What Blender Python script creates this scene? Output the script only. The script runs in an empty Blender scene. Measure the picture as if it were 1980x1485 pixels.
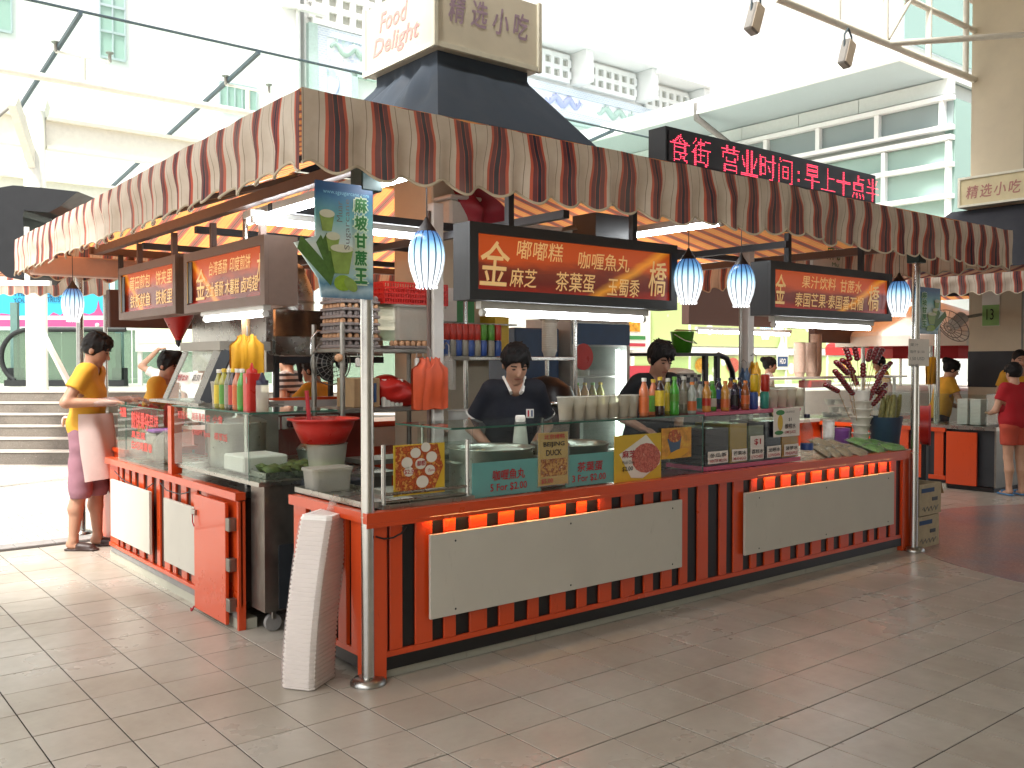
import bpy, bmesh, math, random
import numpy as np
from mathutils import Vector, Matrix
random.seed(7); np.random.seed(7)
scene = bpy.context.scene
COL = scene.collection
R = math.radians

# ------------------------------------------------------------------ camera
FPX, PITCH, YAW = 1793.36, R(-1.367), R(39.0)
CAM = np.array([-2.213, -3.815, 1.524])
cam_data = bpy.data.cameras.new('camera')
cam = bpy.data.objects.new('camera', cam_data); COL.objects.link(cam)
cam.location = CAM; cam.rotation_euler = (R(90) + PITCH, 0, -YAW)
cam_data.sensor_width = 36.0; cam_data.lens = 36.0 * FPX / 1980.0
cam_data.clip_end = 1000; cam_data.clip_start = 0.05
scene.camera = cam

# ------------------------------------------------------------------ sky, sun, exposure
SUN_EL, SUN_AZ = R(58), R(-112)         # azimuth measured from +Y towards +X (the sun stands high on the left, a little behind the camera)
world = bpy.data.worlds.new('World'); scene.world = world; world.use_nodes = True
wn = world.node_tree.nodes; wl = world.node_tree.links
sky = wn.new('ShaderNodeTexSky'); sky.sky_type = 'NISHITA'; sky.sun_disc = False
sky.sun_elevation = SUN_EL; sky.sun_rotation = SUN_AZ
sky.air_density = 1.0; sky.dust_density = 6.0; sky.ozone_density = 1.0
hs = wn.new('ShaderNodeHueSaturation'); hs.inputs['Saturation'].default_value = 0.35
wl.new(sky.outputs[0], hs.inputs['Color']); wl.new(hs.outputs[0], wn['Background'].inputs[0])
wn['Background'].inputs[1].default_value = 0.15
sun_d = bpy.data.lights.new('sun', 'SUN'); sun_d.energy = 2.5; sun_d.angle = R(8); sun_d.color = (1, .96, .9)
sun = bpy.data.objects.new('sun', sun_d); COL.objects.link(sun)
sd = Vector((math.sin(SUN_AZ) * math.cos(SUN_EL), math.cos(SUN_AZ) * math.cos(SUN_EL), math.sin(SUN_EL)))
sun.location = sd * 60; sun.rotation_euler = (-sd).to_track_quat('-Z', 'Y').to_euler()
scene.view_settings.view_transform = 'Standard'; scene.view_settings.look = 'None'
scene.view_settings.exposure = 1.25; scene.view_settings.gamma = 1.0
scene.view_settings.use_curve_mapping = False
scene.cycles.use_denoising = True
scene.cycles.max_bounces = 8; scene.cycles.diffuse_bounces = 4; scene.cycles.glossy_bounces = 4
scene.cycles.transparent_max_bounces = 24; scene.cycles.transmission_bounces = 6
scene.cycles.caustics_reflective = False; scene.cycles.caustics_refractive = False
scene.cycles.sample_clamp_indirect = 6.0

# ------------------------------------------------------------------ surveying: a pixel of the photograph on a known plane
_rt = np.array([math.cos(YAW), -math.sin(YAW), 0]); _f0 = np.array([math.sin(YAW), math.cos(YAW), 0])
_fw = _f0 * math.cos(PITCH) + np.array([0, 0, math.sin(PITCH)]); _up = np.cross(_rt, _fw)
def ray(u, v): return (u - 990) / FPX * _rt - (v - 742.5) / FPX * _up + _fw
def PY(u, v, y): d = ray(u, v); return CAM + d * (y - CAM[1]) / d[1]
def PX(u, v, x): d = ray(u, v); return CAM + d * (x - CAM[0]) / d[0]
def PZ(u, v, z): d = ray(u, v); return CAM + d * (z - CAM[2]) / d[2]
def PD(u, v, dist): return CAM + ray(u, v) * dist

# ------------------------------------------------------------------ colours and materials
def lin(h):
    h = h.lstrip('#'); out = []
    for k in (0, 2, 4):
        s = int(h[k:k + 2], 16) / 255.0
        out.append(s / 12.92 if s <= .04045 else ((s + .055) / 1.055) ** 2.4)
    return tuple(out)
def rgba(c): c = lin(c) if isinstance(c, str) else tuple(c); return (c[0], c[1], c[2], 1.0)
M = {}
class NT:
    def __init__(s, name):
        s.m = bpy.data.materials.new(name); s.m.use_nodes = True
        s.n = s.m.node_tree.nodes; s.l = s.m.node_tree.links; s.n.clear()
        s.out = s.n.new('ShaderNodeOutputMaterial')
    def add(s, t, **kw):
        nd = s.n.new('ShaderNode' + t)
        for k, v in kw.items():
            if hasattr(nd, k): setattr(nd, k, v)
            else: nd.inputs[k].default_value = v
        return nd
    def link(s, a, b): s.l.new(a, b)
    def coord(s, kind='Object'): return s.add('TexCoord').outputs[kind]
    def noise(s, scale, detail=4, vec=None, rough=.6):
        n = s.add('TexNoise'); n.inputs['Scale'].default_value = scale; n.inputs['Detail'].default_value = detail
        n.inputs['Roughness'].default_value = rough
        s.link(vec if vec is not None else s.coord(), n.inputs['Vector']); return n
    def ramp(s, fac, stops, interp='LINEAR'):
        r = s.add('ValToRGB'); r.color_ramp.interpolation = interp
        e = r.color_ramp.elements
        while len(e) < len(stops): e.new(0.5)
        for k, (p, c) in enumerate(stops): e[k].position = p; e[k].color = rgba(c)
        s.link(fac, r.inputs[0]); return r
    def mix(s, a, b, fac, mode='MIX'):
        m = s.add('MixRGB'); m.blend_type = mode
        for sock, v in ((m.inputs[1], a), (m.inputs[2], b), (m.inputs[0], fac)):
            if hasattr(v, 'is_output'): s.link(v, sock)
            elif isinstance(v, (int, float)): sock.default_value = v
            else: sock.default_value = rgba(v)
        return m
    def bsdf(s, **kw):
        b = s.add('BsdfPrincipled'); 
        for k, v in kw.items():
            k = k.replace('_', ' ')
            if hasattr(v, 'is_output'): s.link(v, b.inputs[k])
            else: b.inputs[k].default_value = v
        s.link(b.outputs[0], s.out.inputs[0]); return b
    def bump(s, height, strength=.2, dist=.01):
        b = s.add('Bump'); b.inputs['Strength'].default_value = strength; b.inputs['Distance'].default_value = dist
        s.link(height, b.inputs['Height']); return b.outputs[0]
def mat(name, col, rough=.5, metal=0., var=.08, scale=12., bump=0., bscale=80., spec=.5, coat=0., sss=0., wear=None):
    """painted / plastic / cloth surface with slight procedural unevenness in colour and gloss"""
    if name in M: return M[name]
    t = NT(name); c = lin(col) if isinstance(col, str) else col
    n = t.noise(scale, 5)
    lo = tuple(x * (1 - var) for x in c); hi = tuple(min(1, x * (1 + var)) for x in c)
    cr = t.ramp(n.outputs[0], [(.3, lo), (.7, hi)])
    rr = t.add('MapRange'); t.link(n.outputs[0], rr.inputs[0])
    rr.inputs[1].default_value = .3; rr.inputs[2].default_value = .7
    rr.inputs[3].default_value = max(.02, rough * .88); rr.inputs[4].default_value = min(1, rough * 1.12)
    col_out = cr.outputs[0]
    if wear:                                              # scuffs, chips and streaks with shapes of their own
        mp = t.add('Mapping'); t.link(t.coord(), mp.inputs[0]); mp.inputs['Scale'].default_value = (1, 1, .22)
        w1 = t.noise(38, 5, mp.outputs[0], .7); w2 = t.noise(3.5, 3)
        r1 = t.ramp(w1.outputs[0], [(.60, (0, 0, 0)), (.70, (1, 1, 1))]); r2 = t.ramp(w2.outputs[0], [(.45, (0, 0, 0)), (.65, (1, 1, 1))])
        mk = t.mix(r1.outputs[0], r2.outputs[0], 1., 'MULTIPLY'); col_out = t.mix(col_out, wear[0], t.mix((0, 0, 0), mk.outputs[0], wear[1]).outputs[0]).outputs[0]
    b = t.bsdf(Base_Color=col_out, Roughness=rr.outputs[0], Metallic=metal)
    b.inputs['Specular IOR Level'].default_value = spec; b.inputs['Coat Weight'].default_value = coat
    if sss: b.inputs['Subsurface Weight'].default_value = sss; b.inputs['Subsurface Radius'].default_value = (.02, .008, .004)
    if bump:
        n2 = t.noise(bscale, 3); t.link(t.bump(n2.outputs[0], bump, .004), b.inputs['Normal'])
    M[name] = t.m; return t.m
def emit(name, col, strength):
    if name in M: return M[name]
    t = NT(name); e = t.add('Emission'); e.inputs[0].default_value = rgba(col); e.inputs[1].default_value = strength
    t.link(e.outputs[0], t.out.inputs[0]); M[name] = t.m; return t.m
def glass(name, tint='#eaf4f0', refl=1.0, rough=.02, body=0.0, bodycol='#cfe6dd'):
    """thin sheet of glass: clear transmission, fresnel reflection, optional faint haze"""
    if name in M: return M[name]
    t = NT(name)
    tr = t.add('BsdfTransparent'); tr.inputs[0].default_value = rgba(tint)
    gl = t.add('BsdfGlossy'); gl.inputs['Roughness'].default_value = rough
    fr = t.add('Fresnel'); fr.inputs[0].default_value = 1.5
    mu = t.add('Math'); mu.operation = 'MULTIPLY'; mu.inputs[1].default_value = refl; ge = t.add('NewGeometry'); iv = t.add('Math'); iv.operation = 'SUBTRACT'; iv.inputs[0].default_value = refl; sb = t.add('Math'); sb.operation = 'MULTIPLY'; sb.inputs[1].default_value = refl
    t.link(ge.outputs['Backfacing'], sb.inputs[0]); t.link(sb.outputs[0], iv.inputs[1]); t.link(fr.outputs[0], mu.inputs[0]); t.link(iv.outputs[0], mu.inputs[1])
    m1 = t.add('MixShader'); t.link(mu.outputs[0], m1.inputs[0]); t.link(tr.outputs[0], m1.inputs[1]); t.link(gl.outputs[0], m1.inputs[2])
    last = m1
    if body:
        df = t.add('BsdfDiffuse'); df.inputs[0].default_value = rgba(bodycol)
        m2 = t.add('MixShader'); m2.inputs[0].default_value = body
        t.link(m1.outputs[0], m2.inputs[1]); t.link(df.outputs[0], m2.inputs[2]); last = m2
    t.link(last.outputs[0], t.out.inputs[0]); M[name] = t.m; return t.m
def translucent(name, col, trans=.5, rough=.6, var=.08):
    if name in M: return M[name]
    t = NT(name); c = lin(col) if isinstance(col, str) else col
    n = t.noise(15, 4); cr = t.ramp(n.outputs[0], [(.3, tuple(x * (1 - var) for x in c)), (.7, c)])
    d = t.bsdf(Base_Color=cr.outputs[0], Roughness=rough)
    tl = t.add('BsdfTranslucent'); t.link(cr.outputs[0], tl.inputs[0])
    m = t.add('MixShader'); m.inputs[0].default_value = trans
    t.link(d.outputs[0], m.inputs[1]); t.link(tl.outputs[0], m.inputs[2]); t.link(m.outputs[0], t.out.inputs[0])
    M[name] = t.m; return t.m
def film(name, tint, opac=.35, rough=.15, col=None):
    """clear or milky plastic film / polythene: part see-through, part glossy plastic"""
    if name in M: return M[name]
    t = NT(name); tr = t.add('BsdfTransparent'); tr.inputs[0].default_value = rgba(tint)
    b = t.add('BsdfPrincipled'); b.inputs['Base Color'].default_value = rgba(col or tint); b.inputs['Roughness'].default_value = rough
    n = t.noise(25, 3); t.link(t.bump(n.outputs[0], .6, .01), b.inputs['Normal'])
    m = t.add('MixShader'); m.inputs[0].default_value = opac
    t.link(tr.outputs[0], m.inputs[1]); t.link(b.outputs[0], m.inputs[2]); t.link(m.outputs[0], t.out.inputs[0])
    M[name] = t.m; return t.m

# ------------------------------------------------------------------ objects
BASE = {}
def setp(o, label=None, cat=None, group=None, kind=None):
    if label: o['label'] = label
    if cat: o['category'] = cat
    if group: o['group'] = group
    if kind: o['kind'] = kind
    return o
def thing(name, label, cat, loc=(0, 0, 0), group=None, rz=0.):
    o = bpy.data.objects.new(name, None); COL.objects.link(o); o.empty_display_size = .1
    o.location = loc; o.rotation_euler = (0, 0, rz); BASE[o.name] = np.array(loc, float)
    return setp(o, label, cat, group)
class MB:
    def __init__(s): s.v = []; s.f = []; s.sm = []; s.uv = None
    def add(s, vs, fs, smooth=False):
        k = len(s.v); s.v.extend([tuple(map(float, p)) for p in vs]); s.f.extend([tuple(i + k for i in f) for f in fs]); s.sm.extend([smooth] * len(fs)); return s
    def box(s, x0, x1, y0, y1, z0, z1):
        x0, x1 = min(x0, x1), max(x0, x1); y0, y1 = min(y0, y1), max(y0, y1); z0, z1 = min(z0, z1), max(z0, z1)
        return s.add([(x0, y0, z0), (x1, y0, z0), (x1, y1, z0), (x0, y1, z0), (x0, y0, z1), (x1, y0, z1), (x1, y1, z1), (x0, y1, z1)],
                     [(0, 3, 2, 1), (4, 5, 6, 7), (0, 1, 5, 4), (1, 2, 6, 5), (2, 3, 7, 6), (3, 0, 4, 7)])
    def cbox(s, c, d, bev=0.):
        c = np.array(c); d = np.array(d) / 2
        if not bev: return s.box(c[0] - d[0], c[0] + d[0], c[1] - d[1], c[1] + d[1], c[2] - d[2], c[2] + d[2])
        b = min(bev, *(d * .49)); x, y, z = d
        vs = []; 
        for sx in (-1, 1):
            for sy in (-1, 1):
                for sz in (-1, 1):
                    vs += [c + np.array([sx * x, sy * (y - b), sz * (z - b)]), c + np.array([sx * (x - b), sy * y, sz * (z - b)]), c + np.array([sx * (x - b), sy * (y - b), sz * z])]
        def I(sx, sy, sz, k): return ((sx > 0) * 4 + (sy > 0) * 2 + (sz > 0)) * 3 + k
        fs = []
        for q in (-1, 1):
            f = [I(q, -1, -1, 0), I(q, 1, -1, 0), I(q, 1, 1, 0), I(q, -1, 1, 0)]; fs.append(f if q > 0 else f[::-1])
            f = [I(-1, q, -1, 1), I(-1, q, 1, 1), I(1, q, 1, 1), I(1, q, -1, 1)]; fs.append(f if q > 0 else f[::-1])
            f = [I(-1, -1, q, 2), I(1, -1, q, 2), I(1, 1, q, 2), I(-1, 1, q, 2)]; fs.append(f if q > 0 else f[::-1])
        for a in (-1, 1):
            for b2 in (-1, 1):
                f = [I(a, b2, -1, 0), I(a, b2, 1, 0), I(a, b2, 1, 1), I(a, b2, -1, 1)]; fs.append(f if a * b2 < 0 else f[::-1])
                f = [I(a, -1, b2, 0), I(a, 1, b2, 0), I(a, 1, b2, 2), I(a, -1, b2, 2)]; fs.append(f if a * b2 > 0 else f[::-1])
                f = [I(-1, a, b2, 1), I(1, a, b2, 1), I(1, a, b2, 2), I(-1, a, b2, 2)]; fs.append(f if a * b2 < 0 else f[::-1])
        for sx in (-1, 1):
            for sy in (-1, 1):
                for sz in (-1, 1):
                    f = [I(sx, sy, sz, 0), I(sx, sy, sz, 1), I(sx, sy, sz, 2)]; fs.append(f if sx * sy * sz > 0 else f[::-1])
        return s.add(vs, fs)
    def bar(s, p0, p1, w, h=None, up=(0, 0, 1)):
        """square bar from p0 to p1"""
        h = h or w; p0 = np.array(p0, float); p1 = np.array(p1, float); d = p1 - p0; d /= np.linalg.norm(d)
        u = np.array(up, float)
        if abs(d @ u) > .95: u = np.array([1., 0, 0])
        r = np.cross(d, u); r /= np.linalg.norm(r); u = np.cross(r, d)
        vs = [p + r * a * w / 2 + u * b * h / 2 for p in (p0, p1) for a, b in ((-1, -1), (1, -1), (1, 1), (-1, 1))]
        return s.add(vs, [(3, 2, 1, 0), (4, 5, 6, 7), (0, 1, 5, 4), (1, 2, 6, 5), (2, 3, 7, 6), (3, 0, 4, 7)])
    def tube(s, pts, r, n=10, caps=True):
        pts = [np.array(p, float) for p in pts]; rs = r if hasattr(r, '__len__') else [r] * len(pts)
        vs = []; fs = []; prev = None
        for k, p in enumerate(pts):
            t = (pts[min(k + 1, len(pts) - 1)] - pts[max(k - 1, 0)]); t /= (np.linalg.norm(t) + 1e-12)
            if prev is None:
                a = np.array([0, 0, 1.]) if abs(t[2]) < .9 else np.array([1., 0, 0]); a = np.cross(t, a)
            else: a = prev - t * (prev @ t)
            a /= (np.linalg.norm(a) + 1e-12); prev = a; b = np.cross(t, a)
            vs += [p + rs[k] * (a * math.cos(2 * math.pi * i / n) + b * math.sin(2 * math.pi * i / n)) for i in range(n)]
        for k in range(len(pts) - 1):
            for i in range(n):
                j = (i + 1) % n; fs.append((k * n + i, k * n + j, (k + 1) * n + j, (k + 1) * n + i))
        s.add(vs, fs, True)
        if caps: 
            s.add(vs[:n], [tuple(range(n))[::-1]]); s.add(vs[-n:], [tuple(range(n))])
        return s
    def lathe(s, prof, c=(0, 0, 0), n=24, smooth=True, caps=True, sx=1., sy=1.):
        """profile [(r, z)] turned about the z axis at c"""
        c = np.array(c, float); vs = []; fs = []
        for r, z in prof: vs += [c + np.array([sx * r * math.cos(2 * math.pi * i / n), sy * r * math.sin(2 * math.pi * i / n), z]) for i in range(n)]
        for k in range(len(prof) - 1):
            for i in range(n):
                j = (i + 1) % n; fs.append((k * n + i, k * n + j, (k + 1) * n + j, (k + 1) * n + i))
        s.add(vs, fs, smooth)
        if caps:
            if prof[0][0] > 1e-5: s.add(vs[:n], [tuple(range(n))[::-1]])
            if prof[-1][0] > 1e-5: s.add(vs[-n:], [tuple(range(n))])
        return s
    def ball(s, c, r, n=12, m=8):
        r = np.array(r if hasattr(r, '__len__') else (r, r, r), float); c = np.array(c, float)
        vs = []; fs = []
        for k in range(m + 1):
            th = math.pi * k / m
            for i in range(n):
                ph = 2 * math.pi * i / n; vs.append(c + r * np.array([math.sin(th) * math.cos(ph), math.sin(th) * math.sin(ph), -math.cos(th)]))
        for k in range(m):
            for i in range(n):
                j = (i + 1) % n; fs.append((k * n + i, k * n + j, (k + 1) * n + j, (k + 1) * n + i))
        return s.add(vs, fs, True)
    def quad(s, a, b, c, d): return s.add([a, b, c, d], [(0, 1, 2, 3)])
    def grid(s, fn, nu, nv, smooth=True):
        vs = [fn(i / nu, j / nv) for j in range(nv + 1) for i in range(nu + 1)]
        fs = [(j * (nu + 1) + i, j * (nu + 1) + i + 1, (j + 1) * (nu + 1) + i + 1, (j + 1) * (nu + 1) + i) for j in range(nv) for i in range(nu)]
        s.add(vs, fs, smooth); return s
    def prism(s, poly, z0, z1):
        n = len(poly); vs = [(x, y, z0) for x, y in poly] + [(x, y, z1) for x, y in poly]
        fs = [tuple(range(n))[::-1], tuple(range(n, 2 * n))] + [(i, (i + 1) % n, n + (i + 1) % n, n + i) for i in range(n)]
        return s.add(vs, fs)
    def xform(s, fn): s.v = [tuple(fn(np.array(p))) for p in s.v]; return s
    def mesh(s, name, off=(0, 0, 0)):
        me = bpy.data.meshes.new(name); o = np.array(off, float)
        me.from_pydata([tuple(np.array(p) - o) for p in s.v], [], s.f)
        me.polygons.foreach_set('use_smooth', s.sm); 
        if s.uv is not None:
            uvl = me.uv_layers.new(name='UVMap'); idx = np.zeros(len(me.loops), int); me.loops.foreach_get('vertex_index', idx)
            uvl.data.foreach_set('uv', np.array(s.uv, float)[idx].ravel())
        me.update(); return me
def link(name, me, mt, parent=None):
    o = bpy.data.objects.new(name, me); COL.objects.link(o)
    if mt is not None:
        if not me.materials: me.materials.append(M[mt] if isinstance(mt, str) else mt)
    if parent is not None: o.parent = parent; BASE[o.name] = BASE[parent.name]
    return o
def part(name, mb, mt, parent, label=None):
    """mesh part; coordinates of mb are world coordinates of the thing in its unrotated place"""
    o = link(name, mb.mesh(name, BASE[parent.name]), mt, parent)
    if label: o['label'] = label
    return o
def solo(name, mb, mt, label, cat, base=None, group=None, kind=None):
    """a thing that is one mesh, origin at its base"""
    v = np.array(mb.v); b = np.array(base, float) if base is not None else np.array([(v[:, 0].min() + v[:, 0].max()) / 2, (v[:, 1].min() + v[:, 1].max()) / 2, v[:, 2].min()])
    o = link(name, mb.mesh(name, b), mt); o.location = b; BASE[o.name] = b
    return setp(o, label, cat, group, kind)
def struct(name, mb, mt, label=None):
    o = link(name, mb.mesh(name), mt); BASE[o.name] = np.zeros(3); o['kind'] = 'structure'
    if label: o['label'] = label
    return o
def copy_tree(o, parent=None):
    c = o.copy(); COL.objects.link(c); c.parent = parent
    BASE[c.name] = BASE[o.name]
    for ch in list(o.children): copy_tree(ch, c)
    return c
def clone(o, loc, label, rz=None, scale=None):
    c = copy_tree(o); c.location = loc; c['label'] = label
    if rz is not None: c.rotation_euler = (0, 0, rz)
    if scale is not None: c.scale = (scale,) * 3 if not hasattr(scale, '__len__') else scale
    return c

# ------------------------------------------------------------------ lettering
_tcache = {}
def text2d(s, bold=0., shear=0., spacing=1.):
    key = (s, bold, shear, spacing)
    if key in _tcache: return _tcache[key]
    cu = bpy.data.curves.new('t', 'FONT'); cu.body = s; cu.size = 1.; cu.offset = bold; cu.shear = shear
    cu.space_character = spacing; cu.resolution_u = 2; cu.fill_mode = 'FRONT' if hasattr(cu, 'fill_mode') else cu.fill_mode
    ob = bpy.data.objects.new('t', cu); COL.objects.link(ob)
    dg = bpy.context.evaluated_depsgraph_get(); me = bpy.data.meshes.new_from_object(ob.evaluated_get(dg))
    v = np.array([p.co[:2] for p in me.vertices]).reshape(-1, 2); f = [tuple(p.vertices) for p in me.polygons]
    bpy.data.objects.remove(ob); bpy.data.curves.remove(cu); bpy.data.meshes.remove(me)
    if len(v):
        v = v - v.min(0)
    _tcache[key] = (v, f); return v, f
def lettering(parent, s, o, right, up, w=None, h=None, mt='ink_black', name='lettering', bold=0., shear=0., spacing=1., lift=.003, center=False, mb=None):
    """flat letters fitted into w (and h), lower left corner at o, lifted off the surface"""
    fat = 0.
    if bold and any(ord(ch) > 0x2e80 for ch in s): fat, bold = bold * 1.3, 0.
    v, f = text2d(s, bold, shear, spacing)
    if not len(v): return None
    o = np.array(o, float); right = np.array(right, float); right /= np.linalg.norm(right); up = np.array(up, float); up /= np.linalg.norm(up)
    nrm = np.cross(right, up); ext = v.max(0)
    sx = w / ext[0] if w else h / ext[1]; sy = h / ext[1] if h else sx
    p = v * [sx, sy]
    if center: p = p - [p[:, 0].max() / 2, p[:, 1].max() / 2]
    pts = [o + right * a + up * b + nrm * lift for a, b in p]
    own = mb is None; mb = mb or MB(); mb.add(pts, f)
    if fat:
        q = fat * sy
        for n_, (a, b) in enumerate(((1, 0), (-1, 0), (0, 1), (0, -1))): mb.add([p + right * a * q + up * b * q + nrm * .0002 * (n_ + 1) for p in pts], f)
    return part(name, mb, mt, parent) if own else None
def lettering_rows(parent, rows, mt, name='lettering'):
    """several strings in one printed layer: rows of (s, o, right, up, w, h, kwargs)"""
    mb = MB()
    for s, o, r, u, w, h, kw in rows: lettering(None, s, o, r, u, w, h, mb=mb, **kw)
    return part(name, mb, mt, parent)

# ------------------------------------------------------------------ soft shapes: signed distance field + surface nets
class SDF:
    def __init__(s, lo, hi, res):
        s.lo = np.array(lo, float); s.res = res; s.n = np.ceil((np.array(hi) - s.lo) / res).astype(int) + 1
        s.F = np.full(s.n, 1.0, np.float32)
        s.ax = [s.lo[k] + res * np.arange(s.n[k]) for k in range(3)]
    def sl(s, lo, hi):
        a = np.clip(np.floor((np.array(lo) - s.lo) / s.res).astype(int), 0, s.n); b = np.clip(np.ceil((np.array(hi) - s.lo) / s.res).astype(int) + 1, 0, s.n)
        return tuple(slice(a[k], max(a[k], b[k])) for k in range(3))
    def pts(s, S): return np.meshgrid(s.ax[0][S[0]], s.ax[1][S[1]], s.ax[2][S[2]], indexing='ij')
    def _un(s, S, d, k, sub=False):
        A = s.F[S]
        if sub:
            d = -d; h = np.clip(.5 - .5 * (A - d) / k, 0, 1); s.F[S] = A * (1 - h) + d * h + k * h * (1 - h); return
        h = np.clip(.5 + .5 * (A - d) / k, 0, 1); s.F[S] = A * (1 - h) + d * h - k * h * (1 - h)
    def cap(s, a, b, ra, rb, k=.02, sub=False, flat=None):
        """tapered capsule; flat=(axis vector, ratio) squashes it"""
        a = np.array(a, float); b = np.array(b, float); m = max(ra, rb) * 1.3 + .05 + k
        S = s.sl(np.minimum(a, b) - m, np.maximum(a, b) + m); X, Y, Z = s.pts(S)
        ba = b - a; L = ba @ ba + 1e-9
        h = np.clip(((X - a[0]) * ba[0] + (Y - a[1]) * ba[1] + (Z - a[2]) * ba[2]) / L, 0, 1)
        dx = X - a[0] - ba[0] * h; dy = Y - a[1] - ba[1] * h; dz = Z - a[2] - ba[2] * h
        if flat is not None:
            ax = np.array(flat[0], float); ax /= np.linalg.norm(ax); q = dx * ax[0] + dy * ax[1] + dz * ax[2]
            g = (1 / flat[1] - 1); dx = dx + g * q * ax[0]; dy = dy + g * q * ax[1]; dz = dz + g * q * ax[2]
        d = np.sqrt(dx * dx + dy * dy + dz * dz) - (ra + (rb - ra) * h)
        if flat is not None: d = d * min(1, flat[1] * 1.2)
        s._un(S, d, k, sub); return s
    def ell(s, c, r, k=.02, sub=False, rot=None):
        c = np.array(c, float); r = np.array(r, float); m = r.max() + .05 + k
        S = s.sl(c - m, c + m); X, Y, Z = s.pts(S); P = np.stack([X - c[0], Y - c[1], Z - c[2]], -1)
        if rot is not None: P = P @ np.array(rot)
        q = np.sqrt(((P / r) ** 2).sum(-1)); g = np.sqrt(((P / r ** 2) ** 2).sum(-1)) + 1e-6
        s._un(S, q * (q - 1) / g, k, sub); return s
    def boxs(s, c, r, rnd=.01, k=.01, sub=False):
        c = np.array(c, float); r = np.array(r, float); m = r.max() + .05 + k
        S = s.sl(c - m, c + m); X, Y, Z = s.pts(S)
        qx = np.abs(X - c[0]) - r[0] + rnd; qy = np.abs(Y - c[1]) - r[1] + rnd; qz = np.abs(Z - c[2]) - r[2] + rnd
        d = np.sqrt(np.maximum(qx, 0) ** 2 + np.maximum(qy, 0) ** 2 + np.maximum(qz, 0) ** 2) + np.minimum(np.maximum(np.maximum(qx, qy), qz), 0) - rnd
        s._un(S, d, k, sub); return s
    def cut(s, n, p, k=.004):
        """keep the side where n.(x-p) < 0"""
        n = np.array(n, float); n /= np.linalg.norm(n); X, Y, Z = s.pts((slice(None),) * 3)
        d = (X - p[0]) * n[0] + (Y - p[1]) * n[1] + (Z - p[2]) * n[2]; s.F = np.maximum(s.F, d.astype(np.float32)); return s
    def wobble(s, amp, freq, seed=0):
        X, Y, Z = s.pts((slice(None),) * 3); rs = np.random.RandomState(seed); w = 0
        for q in range(5):
            d = rs.normal(size=3); d /= np.linalg.norm(d); fq = freq * rs.uniform(.6, 1.8)
            w = w + np.sin(fq * (X * d[0] + Y * d[1] + Z * d[2]) + rs.uniform(0, 6.28))
        s.F = s.F + (amp * w / 5).astype(np.float32); return s
    def mesh(s, mb=None):
        F = s.F.copy(); F[0] = F[-1] = 1; F[:, 0] = F[:, -1] = 1; F[:, :, 0] = F[:, :, -1] = 1
        I = F < 0; n = np.array(F.shape) - 1
        cnt = np.zeros(n, np.int8); 
        C = [I[i:i + n[0], j:j + n[1], k:k + n[2]] for i in (0, 1) for j in (0, 1) for k in (0, 1)]
        for c in C: cnt += c
        act = (cnt > 0) & (cnt < 8); idx = np.argwhere(act); vid = np.full(n, -1, np.int64); vid[act] = np.arange(len(idx))
        if not len(idx): return mb or MB()
        acc = np.zeros((len(idx), 3)); w = np.zeros(len(idx)); i0, j0, k0 = idx.T
        corners = [(i, j, k) for i in (0, 1) for j in (0, 1) for k in (0, 1)]
        for a in corners:
            for ax in range(3):
                if a[ax]: continue
                b = list(a); b[ax] = 1
                fa = F[i0 + a[0], j0 + a[1], k0 + a[2]]; fb = F[i0 + b[0], j0 + b[1], k0 + b[2]]
                m = (fa < 0) != (fb < 0); t = np.where(m, fa / np.where(m, fa - fb, 1), 0)
                p = np.tile(np.array(a, float), (len(idx), 1)); p[:, ax] += t
                acc += p * m[:, None]; w += m
        V = s.lo + (idx + acc / w[:, None]) * s.res
        fs = []
        for ax in range(3):
            o = [q for q in range(3) if q != ax]
            sh = [slice(1, -1)] * 3; sh[ax] = slice(0, -1); A = I[tuple(sh)]
            sh2 = [slice(1, -1)] * 3; sh2[ax] = slice(1, None); B = I[tuple(sh2)]
            for flip in (False, True):
                e = np.argwhere((A & ~B) if not flip else (~A & B))
                if not len(e): continue
                e = e + 1; e[:, ax] -= 1
                q = []
                for da, db in ((0, 0), (1, 0), (1, 1), (0, 1)):
                    g = e.copy(); g[:, o[0]] -= 1 - da; g[:, o[1]] -= 1 - db
                    q.append(vid[g[:, 0], g[:, 1], g[:, 2]])
                Q = np.stack(q, 1)
                if (ax == 1) ^ flip: Q = Q[:, ::-1]
                fs.append(Q)
        Q = np.concatenate(fs); Q = Q[(Q >= 0).all(1)]
        mb = mb or MB(); k = len(mb.v); mb.v.extend(map(tuple, V)); mb.f.extend([tuple(x) for x in (Q + k).tolist()]); mb.sm.extend([True] * len(Q)); return mb
# ================================================================== the setting
X_, Y_, Z_ = np.eye(3)
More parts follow.
